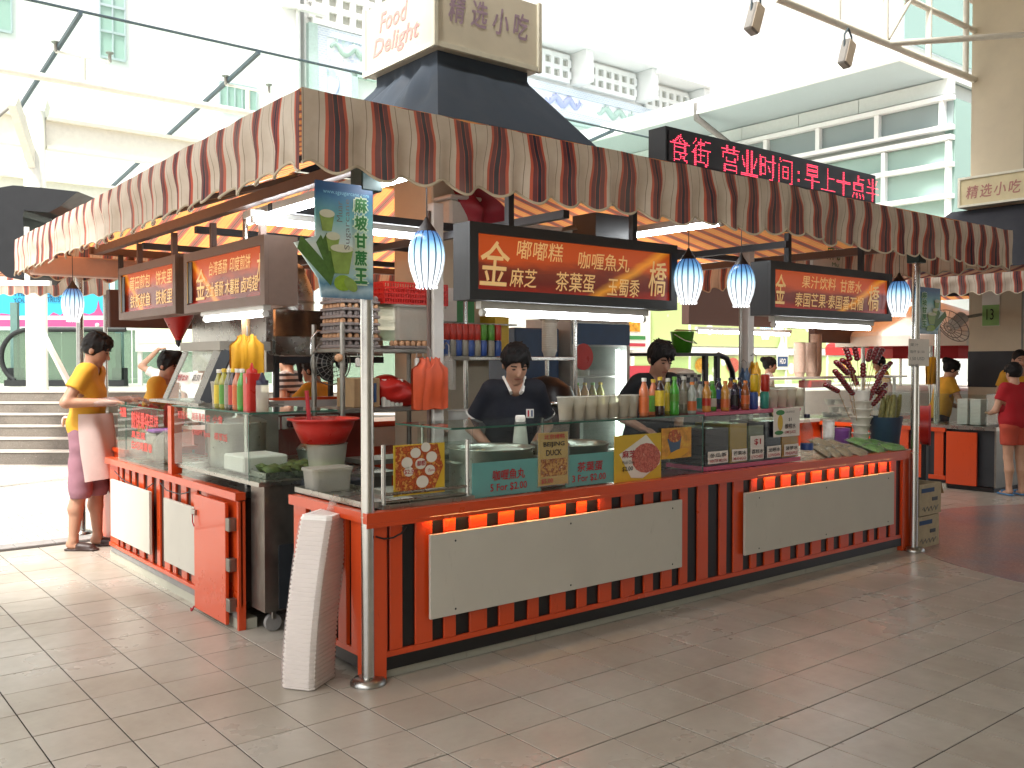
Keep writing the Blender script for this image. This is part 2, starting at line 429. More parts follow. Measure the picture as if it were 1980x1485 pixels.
# --- materials of the ground
def tile_mat():
    t = NT('floor_tile'); oi = t.add('ObjectInfo'); geo = t.add('NewGeometry')
    n = t.noise(9, 6, geo.outputs['Position']); n2 = t.noise(1.1, 5, geo.outputs['Position']); n3 = t.noise(46, 3, geo.outputs['Position'])
    base = t.ramp(n.outputs[0], [(.25, '#9b958a'), (.75, '#aba69b')])
    tint = t.ramp(oi.outputs['Random'], [(0, '#e6dfd6'), (.5, '#f6f2ec'), (1, '#ffffff')])
    m = t.mix(base.outputs[0], tint.outputs[0], .4, 'MULTIPLY')
    dirt = t.ramp(n2.outputs[0], [(.42, '#ffffff'), (.6, '#ded8d0'), (.78, '#bcb3a8')])
    m2 = t.mix(m.outputs[0], dirt.outputs[0], .55, 'MULTIPLY')
    scuff = t.ramp(n3.outputs[0], [(.66, '#ffffff'), (.74, '#9c8f80')]); m3 = t.mix(m2.outputs[0], scuff.outputs[0], .35, 'MULTIPLY')
    vo = t.add('TexVoronoi'); vo.inputs['Scale'].default_value = 2.6; t.link(geo.outputs['Position'], vo.inputs['Vector'])
    gum = t.ramp(vo.outputs['Distance'], [(.0, '#6e6255'), (.022, '#8a7d6e'), (.034, '#ffffff')]); m3 = t.mix(m3.outputs[0], gum.outputs[0], .55, 'MULTIPLY')
    mp = t.add('Mapping'); t.link(geo.outputs['Position'], mp.inputs[0]); mp.inputs['Scale'].default_value = (1, .25, 1); mp.inputs['Rotation'].default_value = (0, 0, .6)
    sk = t.noise(14, 4, mp.outputs[0], .7); skr = t.ramp(sk.outputs[0], [(.68, '#ffffff'), (.76, '#a3968a')]); m3 = t.mix(m3.outputs[0], skr.outputs[0], .3, 'MULTIPLY')
    rr = t.ramp(n2.outputs[0], [(.3, (.22,) * 3), (.7, (.4,) * 3)])
    b = t.bsdf(Base_Color=m3.outputs[0], Roughness=rr.outputs[0]); b.inputs['Specular IOR Level'].default_value = .55
    t.link(t.bump(n.outputs[0], .04, .003), b.inputs['Normal']); M['floor_tile'] = t.m
tile_mat()
mat('grout', '#2a231c', .9, var=.2)
def paver_mat():
    t = NT('plaza_paving'); n = t.noise(3, 6); br = t.add('TexBrick'); t.link(t.coord(), br.inputs[0])
    br.inputs['Color1'].default_value = rgba('#b9b5ad'); br.inputs['Color2'].default_value = rgba('#aca79e'); br.inputs['Mortar'].default_value = rgba('#8a867e')
    br.inputs['Scale'].default_value = 2.4; br.inputs['Mortar Size'].default_value = .012
    m = t.mix(br.outputs[0], t.ramp(n.outputs[0], [(.3, '#e2ded6'), (.7, '#ffffff')]).outputs[0], .7, 'MULTIPLY')
    t.bsdf(Base_Color=m.outputs[0], Roughness=.8); M['plaza_paving'] = t.m
paver_mat()
mat('kerb_grey', '#85837f', .8, var=.15, bump=.3)
def granite(name, a, b, c, rough=.35):
    t = NT(name); v = t.add('TexVoronoi'); v.inputs['Scale'].default_value = 90; t.link(t.coord(), v.inputs['Vector'])
    n = t.noise(1.2, 6); n2 = t.noise(35, 4)
    r = t.ramp(n.outputs[0], [(.35, a), (.5, b), (.68, c)])
    s = t.ramp(v.outputs['Color'], [(.2, '#c8c4c0'), (.8, '#ffffff')]); m = t.mix(r.outputs[0], s.outputs[0], .5, 'MULTIPLY')
    sp = t.ramp(n2.outputs[0], [(.62, '#000000'), (.7, '#ffffff')]); m2 = t.mix(m.outputs[0], '#b9aaa2', sp.outputs[0])
    m3 = t.mix(m.outputs[0], m2.outputs[0], .35)
    t.bsdf(Base_Color=m3.outputs[0], Roughness=rough); M[name] = t.m
granite('terrazzo', '#a3827b', '#967f79', '#858086', .26)
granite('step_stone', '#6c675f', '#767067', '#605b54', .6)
mat('sunlit_stone', '#c9c4bb', .6, var=.06)  # paler than the risers: sun on treads and terrace put into the colour

# --- ground sheet, tiled floor, terrazzo disc, plaza
struct('ground', MB().box(-160, 200, -120, 240, -.3, -.03), 'plaza_paving')
TX0, TY0 = 1.362, -.583; TSX, TSY = .3043, .3
struct('floor_bed', MB().box(-14, 16, -14, 4.62, -.028, -.0032), 'grout')
tiles = []
for i in range(-50, 60):
    for j in range(-30, 50):
        x0 = TX0 + i * TSX; y0 = TY0 - j * TSY
        cx, cy = x0 + TSX / 2, y0 + TSY / 2
        if not (-13.5 < cx < 15.5 and -13.5 < cy and y0 + TSY < 4.64): continue
        if math.hypot(cx - 6.914, cy + 1.62) < 2.25: continue
        d = np.array([cx, cy, 0]) - CAM; w = d @ _fw
        if w < .8: area = 0
        else:
            u = 990 + FPX * (d @ _rt) / w; v = 742.5 - FPX * (d @ _up) / w
            area = (1 / w ** 3) if (-80 < u < 2060 and v < 1580) else 0
            if 0 < cx < 4.9 and .1 < cy < 4: area = 0
        tiles.append((area, x0, y0))
tiles.sort(key=lambda t: -t[0])
floor = thing('tiled_floor', None, None, (0, 0, 0)); floor['kind'] = 'structure'
G = .0032
tile_me = MB().cbox((TSX / 2, TSY / 2, -.006), (TSX - 2 * G, TSY - 2 * G, .016), .0012).mesh('floor_tile'); tile_me.materials.append(M['floor_tile'])
for a, x0, y0 in tiles[:300]:
    o = bpy.data.objects.new('floor_tile', tile_me); COL.objects.link(o); o.parent = floor
    dz = random.uniform(-.0006, .0006); o.location = (x0, y0, dz - .002)
    o.rotation_euler = (random.uniform(-.0012, .0012), random.uniform(-.0012, .0012), 0)
rest = MB()
for a, x0, y0 in tiles[300:]:
    rest.box(x0 + G, x0 + TSX - G, y0 + G, y0 + TSY - G, -.012, random.uniform(-.0016, -.0004))
o = part('floor_tiles_beyond', rest, 'floor_tile', floor); o['kind'] = 'stuff'
disc = MB().lathe([(2.445, -.02), (2.445, .003), (2.44, .004), (0, .004)], (6.914, -1.62, 0), 128, smooth=False); struct('terrazzo_disc', disc, 'terrazzo')
ring = MB().lathe([(1.52, .0042), (1.52, .008), (1.0, .008), (1.0, .0042)], (7.7, -1.62, 0), 96, smooth=False, caps=False)
granite('terrazzo_grey', '#6f7078', '#77747a', '#62646c', .3)
struct('terrazzo_ring', ring, 'terrazzo_grey')
kb = thing('plaza_kerb', None, None, (0, 0, 0)); kb['kind'] = 'structure'
kme = MB().cbox((.15, .1, 0), (.294, .194, .04), .004).mesh('kerb_paver'); kme.materials.append(M['kerb_grey'])
for i in range(-12, 28):
    o = bpy.data.objects.new('kerb_paver', kme); COL.objects.link(o); o.parent = kb; o.location = (-6 + i * .3, 4.645, -.018 + random.uniform(-.002, .002))

# --- steps up to the terrace (they face the camera)
SR = np.array([math.cos(YAW), -math.sin(YAW), 0]); SF = np.array([math.sin(YAW), math.cos(YAW), 0])
def cf(r, d, z): return CAM * [1, 1, 0] + SR * r + SF * d + Z_ * z     # r right of the camera axis, d ahead of it
def cbx(mb, r0, r1, d0, d1, z0, z1):
    vs = [cf(r, d, z) for z in (z0, z1) for r, d in ((r0, d0), (r1, d0), (r1, d1), (r0, d1))]
    return mb.add(vs, [(3, 2, 1, 0), (4, 5, 6, 7), (0, 1, 5, 4), (1, 2, 6, 5), (2, 3, 7, 6), (3, 0, 4, 7)])
steps = thing('terrace_steps', None, None, tuple(cf(-6, 14, 0))); steps['kind'] = 'structure'
for k in range(6):
    mb = MB(); cbx(mb, -16, 4, 14.0 + .3 * k, 15.9, .172 * k - .03 * (k == 0), .172 * (k + 1) - .02); part('step', mb, 'step_stone', steps)
    mb = MB(); cbx(mb, -16, 4, 13.985 + .3 * k, 14.0 + .3 * k + .29, .172 * (k + 1) - .02, .172 * (k + 1)); part('tread', mb, 'sunlit_stone', steps)
mb = MB(); cbx(mb, -30, 14, 15.8, 60, .5, 1.03); struct('terrace', mb, 'sunlit_stone')

# --- unseen court roof slab (above the frame), shaped to shade the stall front
mat('slab_concrete', '#c4beb2', .9, var=.06)  # kept pale so roof and wall bounce more light into the court
rf = MB(); rf.box(-6.5, 14, -12, 1.2, 6.6, 7.0); rf.box(8.5, 14, 1.2, 2.4, 6.6, 7.0)
struct('court_shade_roof', rf, 'slab_concrete')
wl_ = MB(); wl_.box(-6.5, 14, -12.4, -12, 0, 7); struct('light_block_wall', wl_, 'slab_concrete')  # added unseen wall, blocks light from behind the camera
# ================================================================== buildings and structures around
mat('white_wall', '#e9e9e6', .8, var=.03, scale=.6); mat('white_paint', '#e8e8e2', .45, var=.03)
mat('cream_steel', '#e6e3d6', .45, var=.05); mat('dark_cable', '#3b4a50', .5)
mat('eave_grey', '#a9b7ba', .6, var=.04); mat('panel_white', '#dfe5e2', .6, var=.03)
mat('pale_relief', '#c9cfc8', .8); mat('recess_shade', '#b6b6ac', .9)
M['window_teal'] = glass('window_teal', '#c4e4da', 1.0, .06, .6, '#bfd9cf')
M['window_blue'] = glass('window_blue', '#cfdcdc', 1.2, .05, .5, '#b4c2c2')
M['canopy_glass'] = glass('canopy_glass', '#eef9f5', .7, .05, .06, '#e2f2ee')
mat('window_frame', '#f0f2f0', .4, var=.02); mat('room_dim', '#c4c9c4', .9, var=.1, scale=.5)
YB = 25.0
# --- tall white block with narrow windows
bld = thing('white_tower_block', 'tall white building with narrow green windows at the far left', 'building', (2, 32, 0))
part('wall', MB().box(-30, 12.0, YB, YB + 14, 0, 30), 'white_wall', bld)
def window(parent, x0, x1, z0, z1, rows, cols, y=YB, gm='window_teal'):
    w = part('window', MB().box(x0, x1, y - .03, y - .012, z0, z1), gm, parent)
    mb = MB()
    for r in range(rows + 1): z = z0 + (z1 - z0) * r / rows; mb.box(x0, x1, y - .07, y - .032, z - .035, z + .035)
    for c in range(cols + 1): x = x0 + (x1 - x0) * c / cols; mb.box(x - .02, x + .02, y - .065, y - .033, z0, z1)
    part('frame', mb, 'eave_grey', w)
window(bld, 5.62, 6.33, 10.44, 15.0, 6, 2); window(bld, 9.2, 10.42, 9.55, 10.38, 1, 5)
p = PY(0, 0, YB); q = PY(22, 64, YB); window(bld, q[0] - 1.6, q[0], q[2], q[2] + 5, 5, 3)
part('downpipe', MB().tube([(11.85, YB - .08, 0), (11.85, YB - .08, 14.2)], .05), 'white_paint', bld)
part('cornice', MB().box(11.3, 12.9, YB - .25, YB - .002, 13.25, 13.4), 'white_wall', bld)

# --- ceremonial gateway, colours paled for haze and overexposure; painted frieze, pierced lattices
gate = thing('painted_gateway', 'pale gateway building with blue dragon frieze and pierced lattice blocks', 'building', (22, 31, 0))
part('wall', MB().box(12.3, 52, YB + .3, YB + 10, 0, 26), 'white_wall', gate)
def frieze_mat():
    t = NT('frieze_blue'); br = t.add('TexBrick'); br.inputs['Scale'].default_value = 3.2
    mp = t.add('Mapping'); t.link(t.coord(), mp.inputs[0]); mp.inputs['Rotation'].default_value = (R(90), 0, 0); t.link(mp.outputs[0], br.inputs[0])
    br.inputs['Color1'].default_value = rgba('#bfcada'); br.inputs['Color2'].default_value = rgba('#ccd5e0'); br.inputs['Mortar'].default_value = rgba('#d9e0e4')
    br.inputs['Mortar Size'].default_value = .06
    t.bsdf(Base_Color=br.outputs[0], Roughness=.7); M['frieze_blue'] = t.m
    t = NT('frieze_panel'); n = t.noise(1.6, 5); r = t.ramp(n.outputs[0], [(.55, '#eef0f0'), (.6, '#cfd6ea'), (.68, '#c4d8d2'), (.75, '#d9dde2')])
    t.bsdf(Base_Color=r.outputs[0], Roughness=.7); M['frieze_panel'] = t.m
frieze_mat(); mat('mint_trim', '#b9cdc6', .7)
zt, zi = 13.0, 11.75
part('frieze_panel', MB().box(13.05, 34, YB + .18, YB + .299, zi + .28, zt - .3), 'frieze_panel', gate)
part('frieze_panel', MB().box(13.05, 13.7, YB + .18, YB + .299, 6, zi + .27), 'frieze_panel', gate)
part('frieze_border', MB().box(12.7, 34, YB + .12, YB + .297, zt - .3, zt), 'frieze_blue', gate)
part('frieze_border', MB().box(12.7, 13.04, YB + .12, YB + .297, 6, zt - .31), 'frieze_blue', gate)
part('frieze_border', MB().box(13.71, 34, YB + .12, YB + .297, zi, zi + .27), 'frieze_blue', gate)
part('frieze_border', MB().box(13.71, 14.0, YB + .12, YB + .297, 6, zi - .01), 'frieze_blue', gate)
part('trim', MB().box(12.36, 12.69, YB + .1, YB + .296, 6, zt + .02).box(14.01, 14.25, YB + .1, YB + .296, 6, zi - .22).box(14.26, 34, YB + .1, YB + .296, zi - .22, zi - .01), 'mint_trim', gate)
def dragon(mb, x0, x1, z, amp, ph):
    pts = [(x0 + (x1 - x0) * k / 24, YB + .15, z + amp * math.sin(ph + k * .7)) for k in range(25)]
    mb.tube(pts, [.05 + .09 * math.sin(math.pi * k / 24) for k in range(25)], 8)
    for k in range(3, 24, 2): mb.ball((pts[k][0], YB + .14, pts[k][2] + .13), (.04, .02, .09), 6, 4)
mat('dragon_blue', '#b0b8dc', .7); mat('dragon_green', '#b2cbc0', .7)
for k, (x0, x1) in enumerate([(13.2, 15.2), (16.5, 19), (20, 22.2), (23, 25), (26, 28.2), (28.8, 31)]):
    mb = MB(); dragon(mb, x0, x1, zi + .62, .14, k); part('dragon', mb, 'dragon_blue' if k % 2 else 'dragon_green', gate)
mb = MB(); dragon(mb, 0, 0, 0, 0, 0); mb = MB()
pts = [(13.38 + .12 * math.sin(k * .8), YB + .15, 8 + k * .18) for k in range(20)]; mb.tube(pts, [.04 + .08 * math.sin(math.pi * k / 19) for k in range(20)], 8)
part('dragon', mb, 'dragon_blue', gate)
def lattice(x0, z0, cols, rows, cell, y, name='lattice'):
    hole = cell * .62; mb = MB(); W = cols * cell; H = rows * cell; g = (cell - hole) / 2
    for r in range(rows + 1):
        mb.box(x0, x0 + W, y - .2, y, z0 + r * cell - g, z0 + r * cell + g)
    for c in range(cols + 1):
        for r in range(rows): mb.box(x0 + c * cell - g, x0 + c * cell + g, y - .198, y - .002, z0 + r * cell + g, z0 + (r + 1) * cell - g)
    la = part(name, mb, 'white_wall', gate)
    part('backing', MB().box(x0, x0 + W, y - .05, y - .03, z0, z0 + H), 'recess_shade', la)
c0 = PY(625, 28, YB); lattice(c0[0] - .35, 13.12, 6, 3, .52, YB + .28)
for kk, (u0, v0, cols) in enumerate(((1010, 128, 5), (1116, 156, 7), (1243, 198, 6))):
    c = PY(u0, v0, YB + .3); lattice(c[0], c[2] - .2, cols, 2, .48, YB + .28)
    part('ledge', MB().box(c[0] - .3, c[0] + cols * .48 + .6, YB - .9 - .02 * kk, YB + .29 - .004 * kk, c[2] + 1.0 + .004 * kk, c[2] + 1.35 + .004 * kk), 'white_wall', gate)
    part('bracket', MB().box(c[0] + cols * .48 + .2, c[0] + cols * .48 + .62, YB - .7, YB + .285, c[2] - .3, c[2] + .99), 'white_wall', gate)
# red temple-style roof ends seen above the eave, far away
mat('faded_red', '#b98c88', .8)
tmp = thing('far_pavilion', 'faded red pavilion roof end with grey fretwork panel above the glass eave', 'building', (45, 34, 0))
a = PY(1400, 135, 34); b = PY(1425, 180, 34)
part('wall', MB().box(a[0] - 1, a[0] + 9, 34, 38, 0, b[2] - .4), 'white_wall', tmp)
part('beam', MB().box(a[0] - .8, a[0] + 2.2, 33.5, 34.6, b[2] - .39, b[2] + .3), 'faded_red', tmp)
part('post', MB().box(a[0] + 1.5, a[0] + 1.9, 33.8, 34.3, b[2] + .31, a[2] + .6), 'faded_red', tmp)
mb = MB(); c = PY(1470, 160, 33.4); mb.box(c[0] - .9, c[0] + 3.2, 33.2, 33.45, c[2] - .7, c[2] + .5); pn = part('fret_panel', mb, 'pale_relief', tmp)
mb = MB()
for k in range(12): mb.box(c[0] - .7 + k * .32, c[0] - .5 + k * .32, 33.13, 33.199, c[2] - .5 + .25 * (k % 2), c[2] + .1 + .25 * (k % 2))
part('fretwork', mb, 'eave_grey', pn)

# --- glass-fronted block on the right: eave, panels, curtain wall
XW = 20.0; gb = thing('glass_fronted_block', 'modern block with deep grey eave and green curtain wall glazing', 'building', (26, 14, 0))
ZE = 8.35
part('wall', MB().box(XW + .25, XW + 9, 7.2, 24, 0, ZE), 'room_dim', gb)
ev = part('eave', MB().box(18.0, XW + 9.5, 7.15, 24.5, ZE + .02, ZE + .3), 'eave_grey', gb)
part('eave_edge', MB().box(17.9, 17.998, 7.05, 24.5, ZE, ZE + .42).box(17.999, XW + 9, 7.05, 7.148, ZE + .002, ZE + .418), 'panel_white', ev)
part('downpipe', MB().tube([(17.95, 13.0, ZE + .3), (17.95, 13.0, ZE - .1), (XW - .12, 13.0, ZE - .75), (XW - .12, 13.0, 3)], .09, 8), 'kerb_grey', gb)
za, zb_ = PX(1580, 244, XW)[2], PX(1580, 295, XW)[2]; zc, zd = PX(1707, 338, XW)[2], PX(1707, 396, XW)[2]
pan_y = [6.95, 9.4, 11.2, 13.1, 15.0, 17, 19, 21, 24]
for k in range(len(pan_y) - 1): part('wall_panel', MB().box(XW + .1, XW + .248, pan_y[k] + .008, pan_y[k + 1] - .008, za + .12, ZE), 'panel_white', gb)
ym = [PX(u, 270, XW)[1] for u in (1870, 1819, 1694, 1580, 1479)] ; ym += [ym[-1] + 2.4 * k for k in (1, 2, 3)]
def glazing(z0, z1, ys):
    for k in range(len(ys) - 1):
        pn = part('glass_pane', MB().box(XW + .15, XW + .17, ys[k], ys[k + 1], z0, z1), 'window_blue', gb)
        part('mullion', MB().box(XW, XW + .149, ys[k + 1] - .06, ys[k + 1] + .06, z0, z1), 'window_frame', pn)
glazing(zb_ + .06, za - .06, [6.95] + [y for y in ym if y > 7.15])
ym2 = [6.95, PX(1831, 320, XW)[1], PX(1707, 320, XW)[1]]; ym2 += [ym2[-1] + 2.9 * k for k in (1, 2, 3, 4)]
M['window_green'] = glass('window_green', '#d0e8e0', 1.2, .05, .5, '#b9d2ca')
for z0, z1 in ((zc, zb_ - .28), (zd, zc), (zd - 1.9, zd)):
    for k in range(len(ym2) - 1):
        pn = part('glass_pane', MB().box(XW + .15, XW + .17, ym2[k], ym2[k + 1], z0 + .05, z1 - .05), 'window_green', gb)
        part('mullion', MB().box(XW, XW + .149, ym2[k + 1] - .05, ym2[k + 1] + .05, z0 + .05, z1 - .05), 'window_frame', pn)
for z in (za, zb_, zb_ - .25, zc, zd, zd - 1.9): part('transom', MB().box(XW - .06, XW + .148, 6.9, 24, z - .055, z + .055), 'window_frame', gb)
part('corner_glass', MB().box(XW + .2, XW + 8, 6.92, 6.96, zd - 1.9, za), 'window_green', gb)
part('teal_fascia', MB().box(17.92, XW + 9, 7.0, 7.045, ZE + .43, ZE + 3.2), 'window_green', gb)

# --- concrete column of the court on the right, its sign and trusses
mat('column_cream', '#c3b79f', .75, var=.06, scale=3); mat('column_dark', '#23262a', .6)
colm = thing('court_column', 'cream court column with dark painted base band and a numbered green notice', 'column', (10.3, 1.6, 0))
part('shaft', MB().box(10.0, 10.75, 1.18, 1.83, 1.66, 6.6), 'column_cream', colm)
part('base_band', MB().box(9.995, 10.755, 1.175, 1.835, 1.2, 1.66), 'column_dark', colm)
part('plinth', MB().box(10.0, 10.75, 1.18, 1.83, 0, 1.2), 'column_cream', colm)
part('edge_strip', MB().box(9.985, 10.02, 1.165, 1.178, 1.66, 6.6), 'kerb_grey', colm)
mat('paper_white', '#dedad2', .8, var=.04); mat('notice_green', '#86b06a', .7); mat('ink_black', '#15130f', .7); mat('ink_grey', '#6c6e6c', .7); mat('ink_red', '#a3232c', .6)
nt = part('notice', MB().box(9.99, 9.999, 1.44, 1.66, 1.98, 2.54), 'paper_white', colm)
part('notice_panel', MB().box(9.986, 9.989, 1.445, 1.655, 1.985, 2.25), 'notice_green', nt)
lettering(nt, '13', (9.985, 1.60, 2.06), -Y_, Z_, .09, .14, 'ink_black', lift=.003)
sg = thing('column_sign', 'cream light box with four faded red characters on the court column', 'sign', (9.8, 1.6, 3.5))
mat('sign_cream', '#cfc29a', .5, var=.05); mat('sign_frame_white', '#d9d6c4', .4); mat('faded_ink_red', '#b07a72', .7, var=.3, scale=40)
s0 = PX(1852, 345, 9.7); s1 = PX(1855, 402, 9.7)
part('panel', MB().box(9.72, 9.98, .9, s0[1] - .02, s1[2] + .03, s0[2] - .03), 'sign_cream', sg)
mb = MB(); yy0, yy1, zz0, zz1 = .88, s0[1], s1[2], s0[2]
mb.box(9.70, 9.979, yy0, yy1, zz0, zz0 + .028).box(9.70, 9.979, yy0, yy1, zz1 - .028, zz1).box(9.70, 9.979, yy1 - .028, yy1, zz0 + .029, zz1 - .029).box(9.70, 9.979, yy0, yy0 + .028, zz0 + .029, zz1 - .029)
part('frame', mb, 'sign_frame_white', sg)
lettering(sg, '精选小吃', (9.72, yy1 - .1, zz0 + .1), -Y_, Z_, .66, .16, 'faded_ink_red', shear=.15, spacing=1.25, bold=.01)
# dark cloth hood of the neighbouring stall under that sign
mat('hood_dark', '#2b2c33', .85, var=.15)
hd = MB()
def hood(u, v):
    z = zz0 - .02 - v * .95; ex = .1 + v * 1.0
    t = u * 4; k = int(min(3, t)); f = t - k
    cs = [(9.95 - ex, 1.9 + ex), (9.95 - ex, 1.1 - ex), (10.8 + ex, 1.1 - ex), (10.8 + ex, 1.9 + ex), (9.95 - ex, 1.9 + ex)]
    a, b = cs[k], cs[k + 1]; w = .03 * math.sin(u * 90) * v
    return (a[0] + (b[0] - a[0]) * f + w, a[1] + (b[1] - a[1]) * f + w, z)
hd.grid(hood, 120, 8); solo('cloth_hood', hd, 'hood_dark', 'dark cloth hood hanging below the cream column sign', 'hood')

tr = thing('roof_truss', 'cream tubular roof truss braced to the court column top', 'truss', (8, 1.8, 6.6))
A1 = np.array([10.0, 1.8, PX(1878, 155, 10.0)[2]]); A0 = PY(1500, -8, 1.8)
A0[2] = A1[2]
mb = MB(); mb.tube([A0, A1], .042, 10)
part('lower_chord', mb, 'cream_steel', tr)
J = PY(1715, 80, 1.8); J[2] = A1[2]
part('upper_chord', MB().tube([A0 + [0, 0, .62], A1 + [0, 0, .62]], .036, 10), 'cream_steel', tr)
part('brace', MB().tube([J, (10.3, .9, A1[2] + .42)], .036, 10), 'cream_steel', tr)
part('brace', MB().tube([J + [0, 0, .05], (J[0] + .5, 1.8, A1[2] + .62)], .035, 8), 'cream_steel', tr)
for u in (1620, 1712, 1796, 1868):
    p = PY(u, 60, 1.8); part('post', MB().tube([(p[0], 1.8, A1[2]), (p[0], 1.8, 6.6)], .036, 10), 'cream_steel', tr)
mat('flood_grey', '#8d8a84', .5); mat('flood_face', '#c8b9a4', .4)
def floodlight(loc, label):
    t = thing('floodlight', label, 'floodlight', loc, 'floodlights on the truss'); x, y, z = loc
    part('bracket', MB().tube([(x, y, z + .02), (x - .07, y, z - .06), (x - .07, y, z - .2)], .012, 6).tube([(x, y, z + .02), (x + .07, y, z - .06), (x + .07, y, z - .2)], .012, 6), 'dark_cable', t)
    mb = MB().cbox((0, 0, 0), (.14, .1, .3), .015); c, s_ = math.cos(.35), math.sin(.35)
    mb.xform(lambda p: np.array([x - .03 + p[0] * c + p[2] * s_, y + p[1], z - .26 - p[0] * s_ + p[2] * c])); part('housing', mb, 'flood_grey', t)
    mb = MB().cbox((0, -.054, 0), (.12, .006, .27)); mb.xform(lambda p: np.array([x - .03 + p[0] * c + p[2] * s_, y + p[1], z - .26 - p[0] * s_ + p[2] * c])); part('lens', mb, 'flood_face', t)
p = PY(1640, 52, 1.75); floodlight((p[0], 1.75, A1[2] - .06), 'floodlight hanging under the truss beside the junction')
p = PY(1462, -15, 1.75); floodlight((p[0], 1.75, A1[2] - .06), 'floodlight cut off by the top edge of the picture')

# --- steel and glass canopy on the left
cn = thing('canopy_column', 'round white canopy column standing at the top of the terrace steps', 'column', tuple(cf((72 - 990) / FPX * 16.3, 16.3, 1.03)))
bx, by, _ = cf((72 - 990) / FPX * 16.3, 16.3, 0)
part('shaft', MB().lathe([(.19, 1.03), (.175, 1.06), (.175, 5.9), (0, 5.9)], (bx, by, 0), 24), 'cream_steel', cn)
part('bracket', MB().bar((bx, by, 4.9), (bx - .5, by - .9, 5.8), .12, .25).bar((bx, by, 5.2), (bx + .3, by + .5, 6.2), .1, .2), 'cream_steel', cn)
cp = thing('glass_canopy', 'pale green glass canopy on cream I-beams at upper left', 'canopy', (bx, by, 5.5))
for dy, nm in ((0, 'beam'), (6, 'beam')):
    z1 = 5.82; mb = MB().box(bx - 14, bx - .18, by + dy - .11, by + dy + .11, z1 - .06, z1).box(bx - 14, bx - .18, by + dy - .11, by + dy + .11, z1 - .56, z1 - .5).box(bx - 14, bx - .18, by + dy - .02, by + dy + .02, z1 - .5, z1 - .06)
    mb.box(bx + .18, bx + 16, by + dy - .11, by + dy + .11, z1 - .06, z1).box(bx + .18, bx + 16, by + dy - .11, by + dy + .11, z1 - .56, z1 - .5).box(bx + .18, bx + 16, by + dy - .02, by + dy + .02, z1 - .5, z1 - .06)
    part(nm, mb, 'cream_steel', cp)
part('rail', MB().tube([(bx - 14, by - .25, 6.45), (bx + 16, by - .25, 6.45)], .07, 8), 'cream_steel', cp)
part('cable', MB().tube([(bx - 14, by - 1.6, 7.25), (bx + 16, by - 1.6, 7.25)], .025, 6), 'dark_cable', cp)
for k in range(-2, 5):
    x = bx + .35 + k * 3.05
    part('glass_pane', MB().add([(x + .02, by - 1.7, 7.22), (x + 3.0, by - 1.7, 7.22), (x + 3.0, by + 9, 5.95), (x + .02, by + 9, 5.95)], [(0, 1, 2, 3)]), 'canopy_glass', cp)
    part('rafter', MB().bar((x, by - 1.7, 7.19), (x, by + 9, 5.9), .06, .07), 'dark_cable', cp)
    sp = part('spider_fitting', MB().tube([(x + .4, by - .25, 6.45), (x + .4, by - .25, 6.9)], .05, 8).bar((x - .05, by - .25, 6.93), (x + .85, by - .25, 6.93), .04), 'cream_steel', cp)
    [part('clamp', MB().lathe([(.03, 0), (.03, .14), (.07, .15), (.07, .17)], (q, by - .25, 6.93), 8), 'flood_grey', sp) for q in (x - .05, x + .85)]
    part('strut', MB().tube([(x + .6, by + 3, 5.9), (x + .6, by + 3, 6.55)], .05, 8), 'cream_steel', cp)
lp = thing('dome_lamp', 'white bucket-shaped lamp hanging under the canopy bracket', 'lamp', (bx - 1.0, by - .8, 4.4))
part('shade', MB().lathe([(.24, 0), (.28, .42), (.25, .45), (0, .46)], (bx - .95, by - .75, 4.55), 20), 'white_paint', lp)
part('hanger', MB().tube([(bx - .95, by - .75, 5.0), (bx - .95, by - .75, 5.25), (bx - .5, by - .8, 5.75)], .03, 6), 'flood_grey', lp)

# --- terrace front: glass-sided escalator, glass balustrade, banner, notice boards
M['balustrade_glass'] = glass('balustrade_glass', '#b9cbbd', 1.1, .08, .35, '#8f9e90')
mat('steel_brushed', '#a9aaa6', .32, .9, var=.08, scale=30); mat('steel_bright', '#c4c4c0', .2, 1., var=.05, scale=20); mat('rubber_black', '#191a1c', .6)
mat('teal_post', '#5f7d78', .5, var=.08)
bal = thing('glass_balustrade', 'long glass balustrade with bright handrail at the back of the terrace', 'balustrade', tuple(cf(-6, 19.8, 1.03)))
for k in range(10):
    mb = MB(); cbx(mb, -12.6 + k * 1.5, -12.6 + k * 1.5 + 1.47, 19.8, 19.83, 1.06, 2.2); part('glass_pane', mb, 'balustrade_glass', bal)
mb = MB(); cbx(mb, -12.6, 2.4, 19.76, 19.87, 2.2, 2.27); part('handrail', mb, 'white_paint', bal)
mb = MB(); cbx(mb, -12.6, 2.4, 19.7, 19.75, 2.42, 2.5); part('top_rail', mb, 'white_paint', bal)
esc = thing('escalator', 'escalator end with curved black handrail at the far left', 'escalator', tuple(cf(-11, 18.6, 1.03)))
def arc(r0, d0, zc, rad, a0, a1, n=18): return [cf(r0 - rad * math.cos(a0 + (a1 - a0) * k / n), d0, zc + rad * math.sin(a0 + (a1 - a0) * k / n)) for k in range(n + 1)]
rr = (3 - 990) / FPX * 18.6
part('handrail', MB().tube([cf(rr + 2.5, 18.6, 2.17)] + [cf(rr + .55 - .55 * math.sin(t), 18.6, 1.62 + .55 * math.cos(t)) for t in np.linspace(0, 2.6, 16)], .05, 8), 'rubber_black', esc)
mb = MB(); cbx(mb, rr + .25, rr + 2.4, 18.59, 18.62, 1.1, 2.1); part('side_glass', mb, 'balustrade_glass', esc)
mb = MB(); cbx(mb, rr + .1, rr + 2.5, 18.5, 18.7, 1.04, 1.16); part('skirt', mb, 'rubber_black', esc)
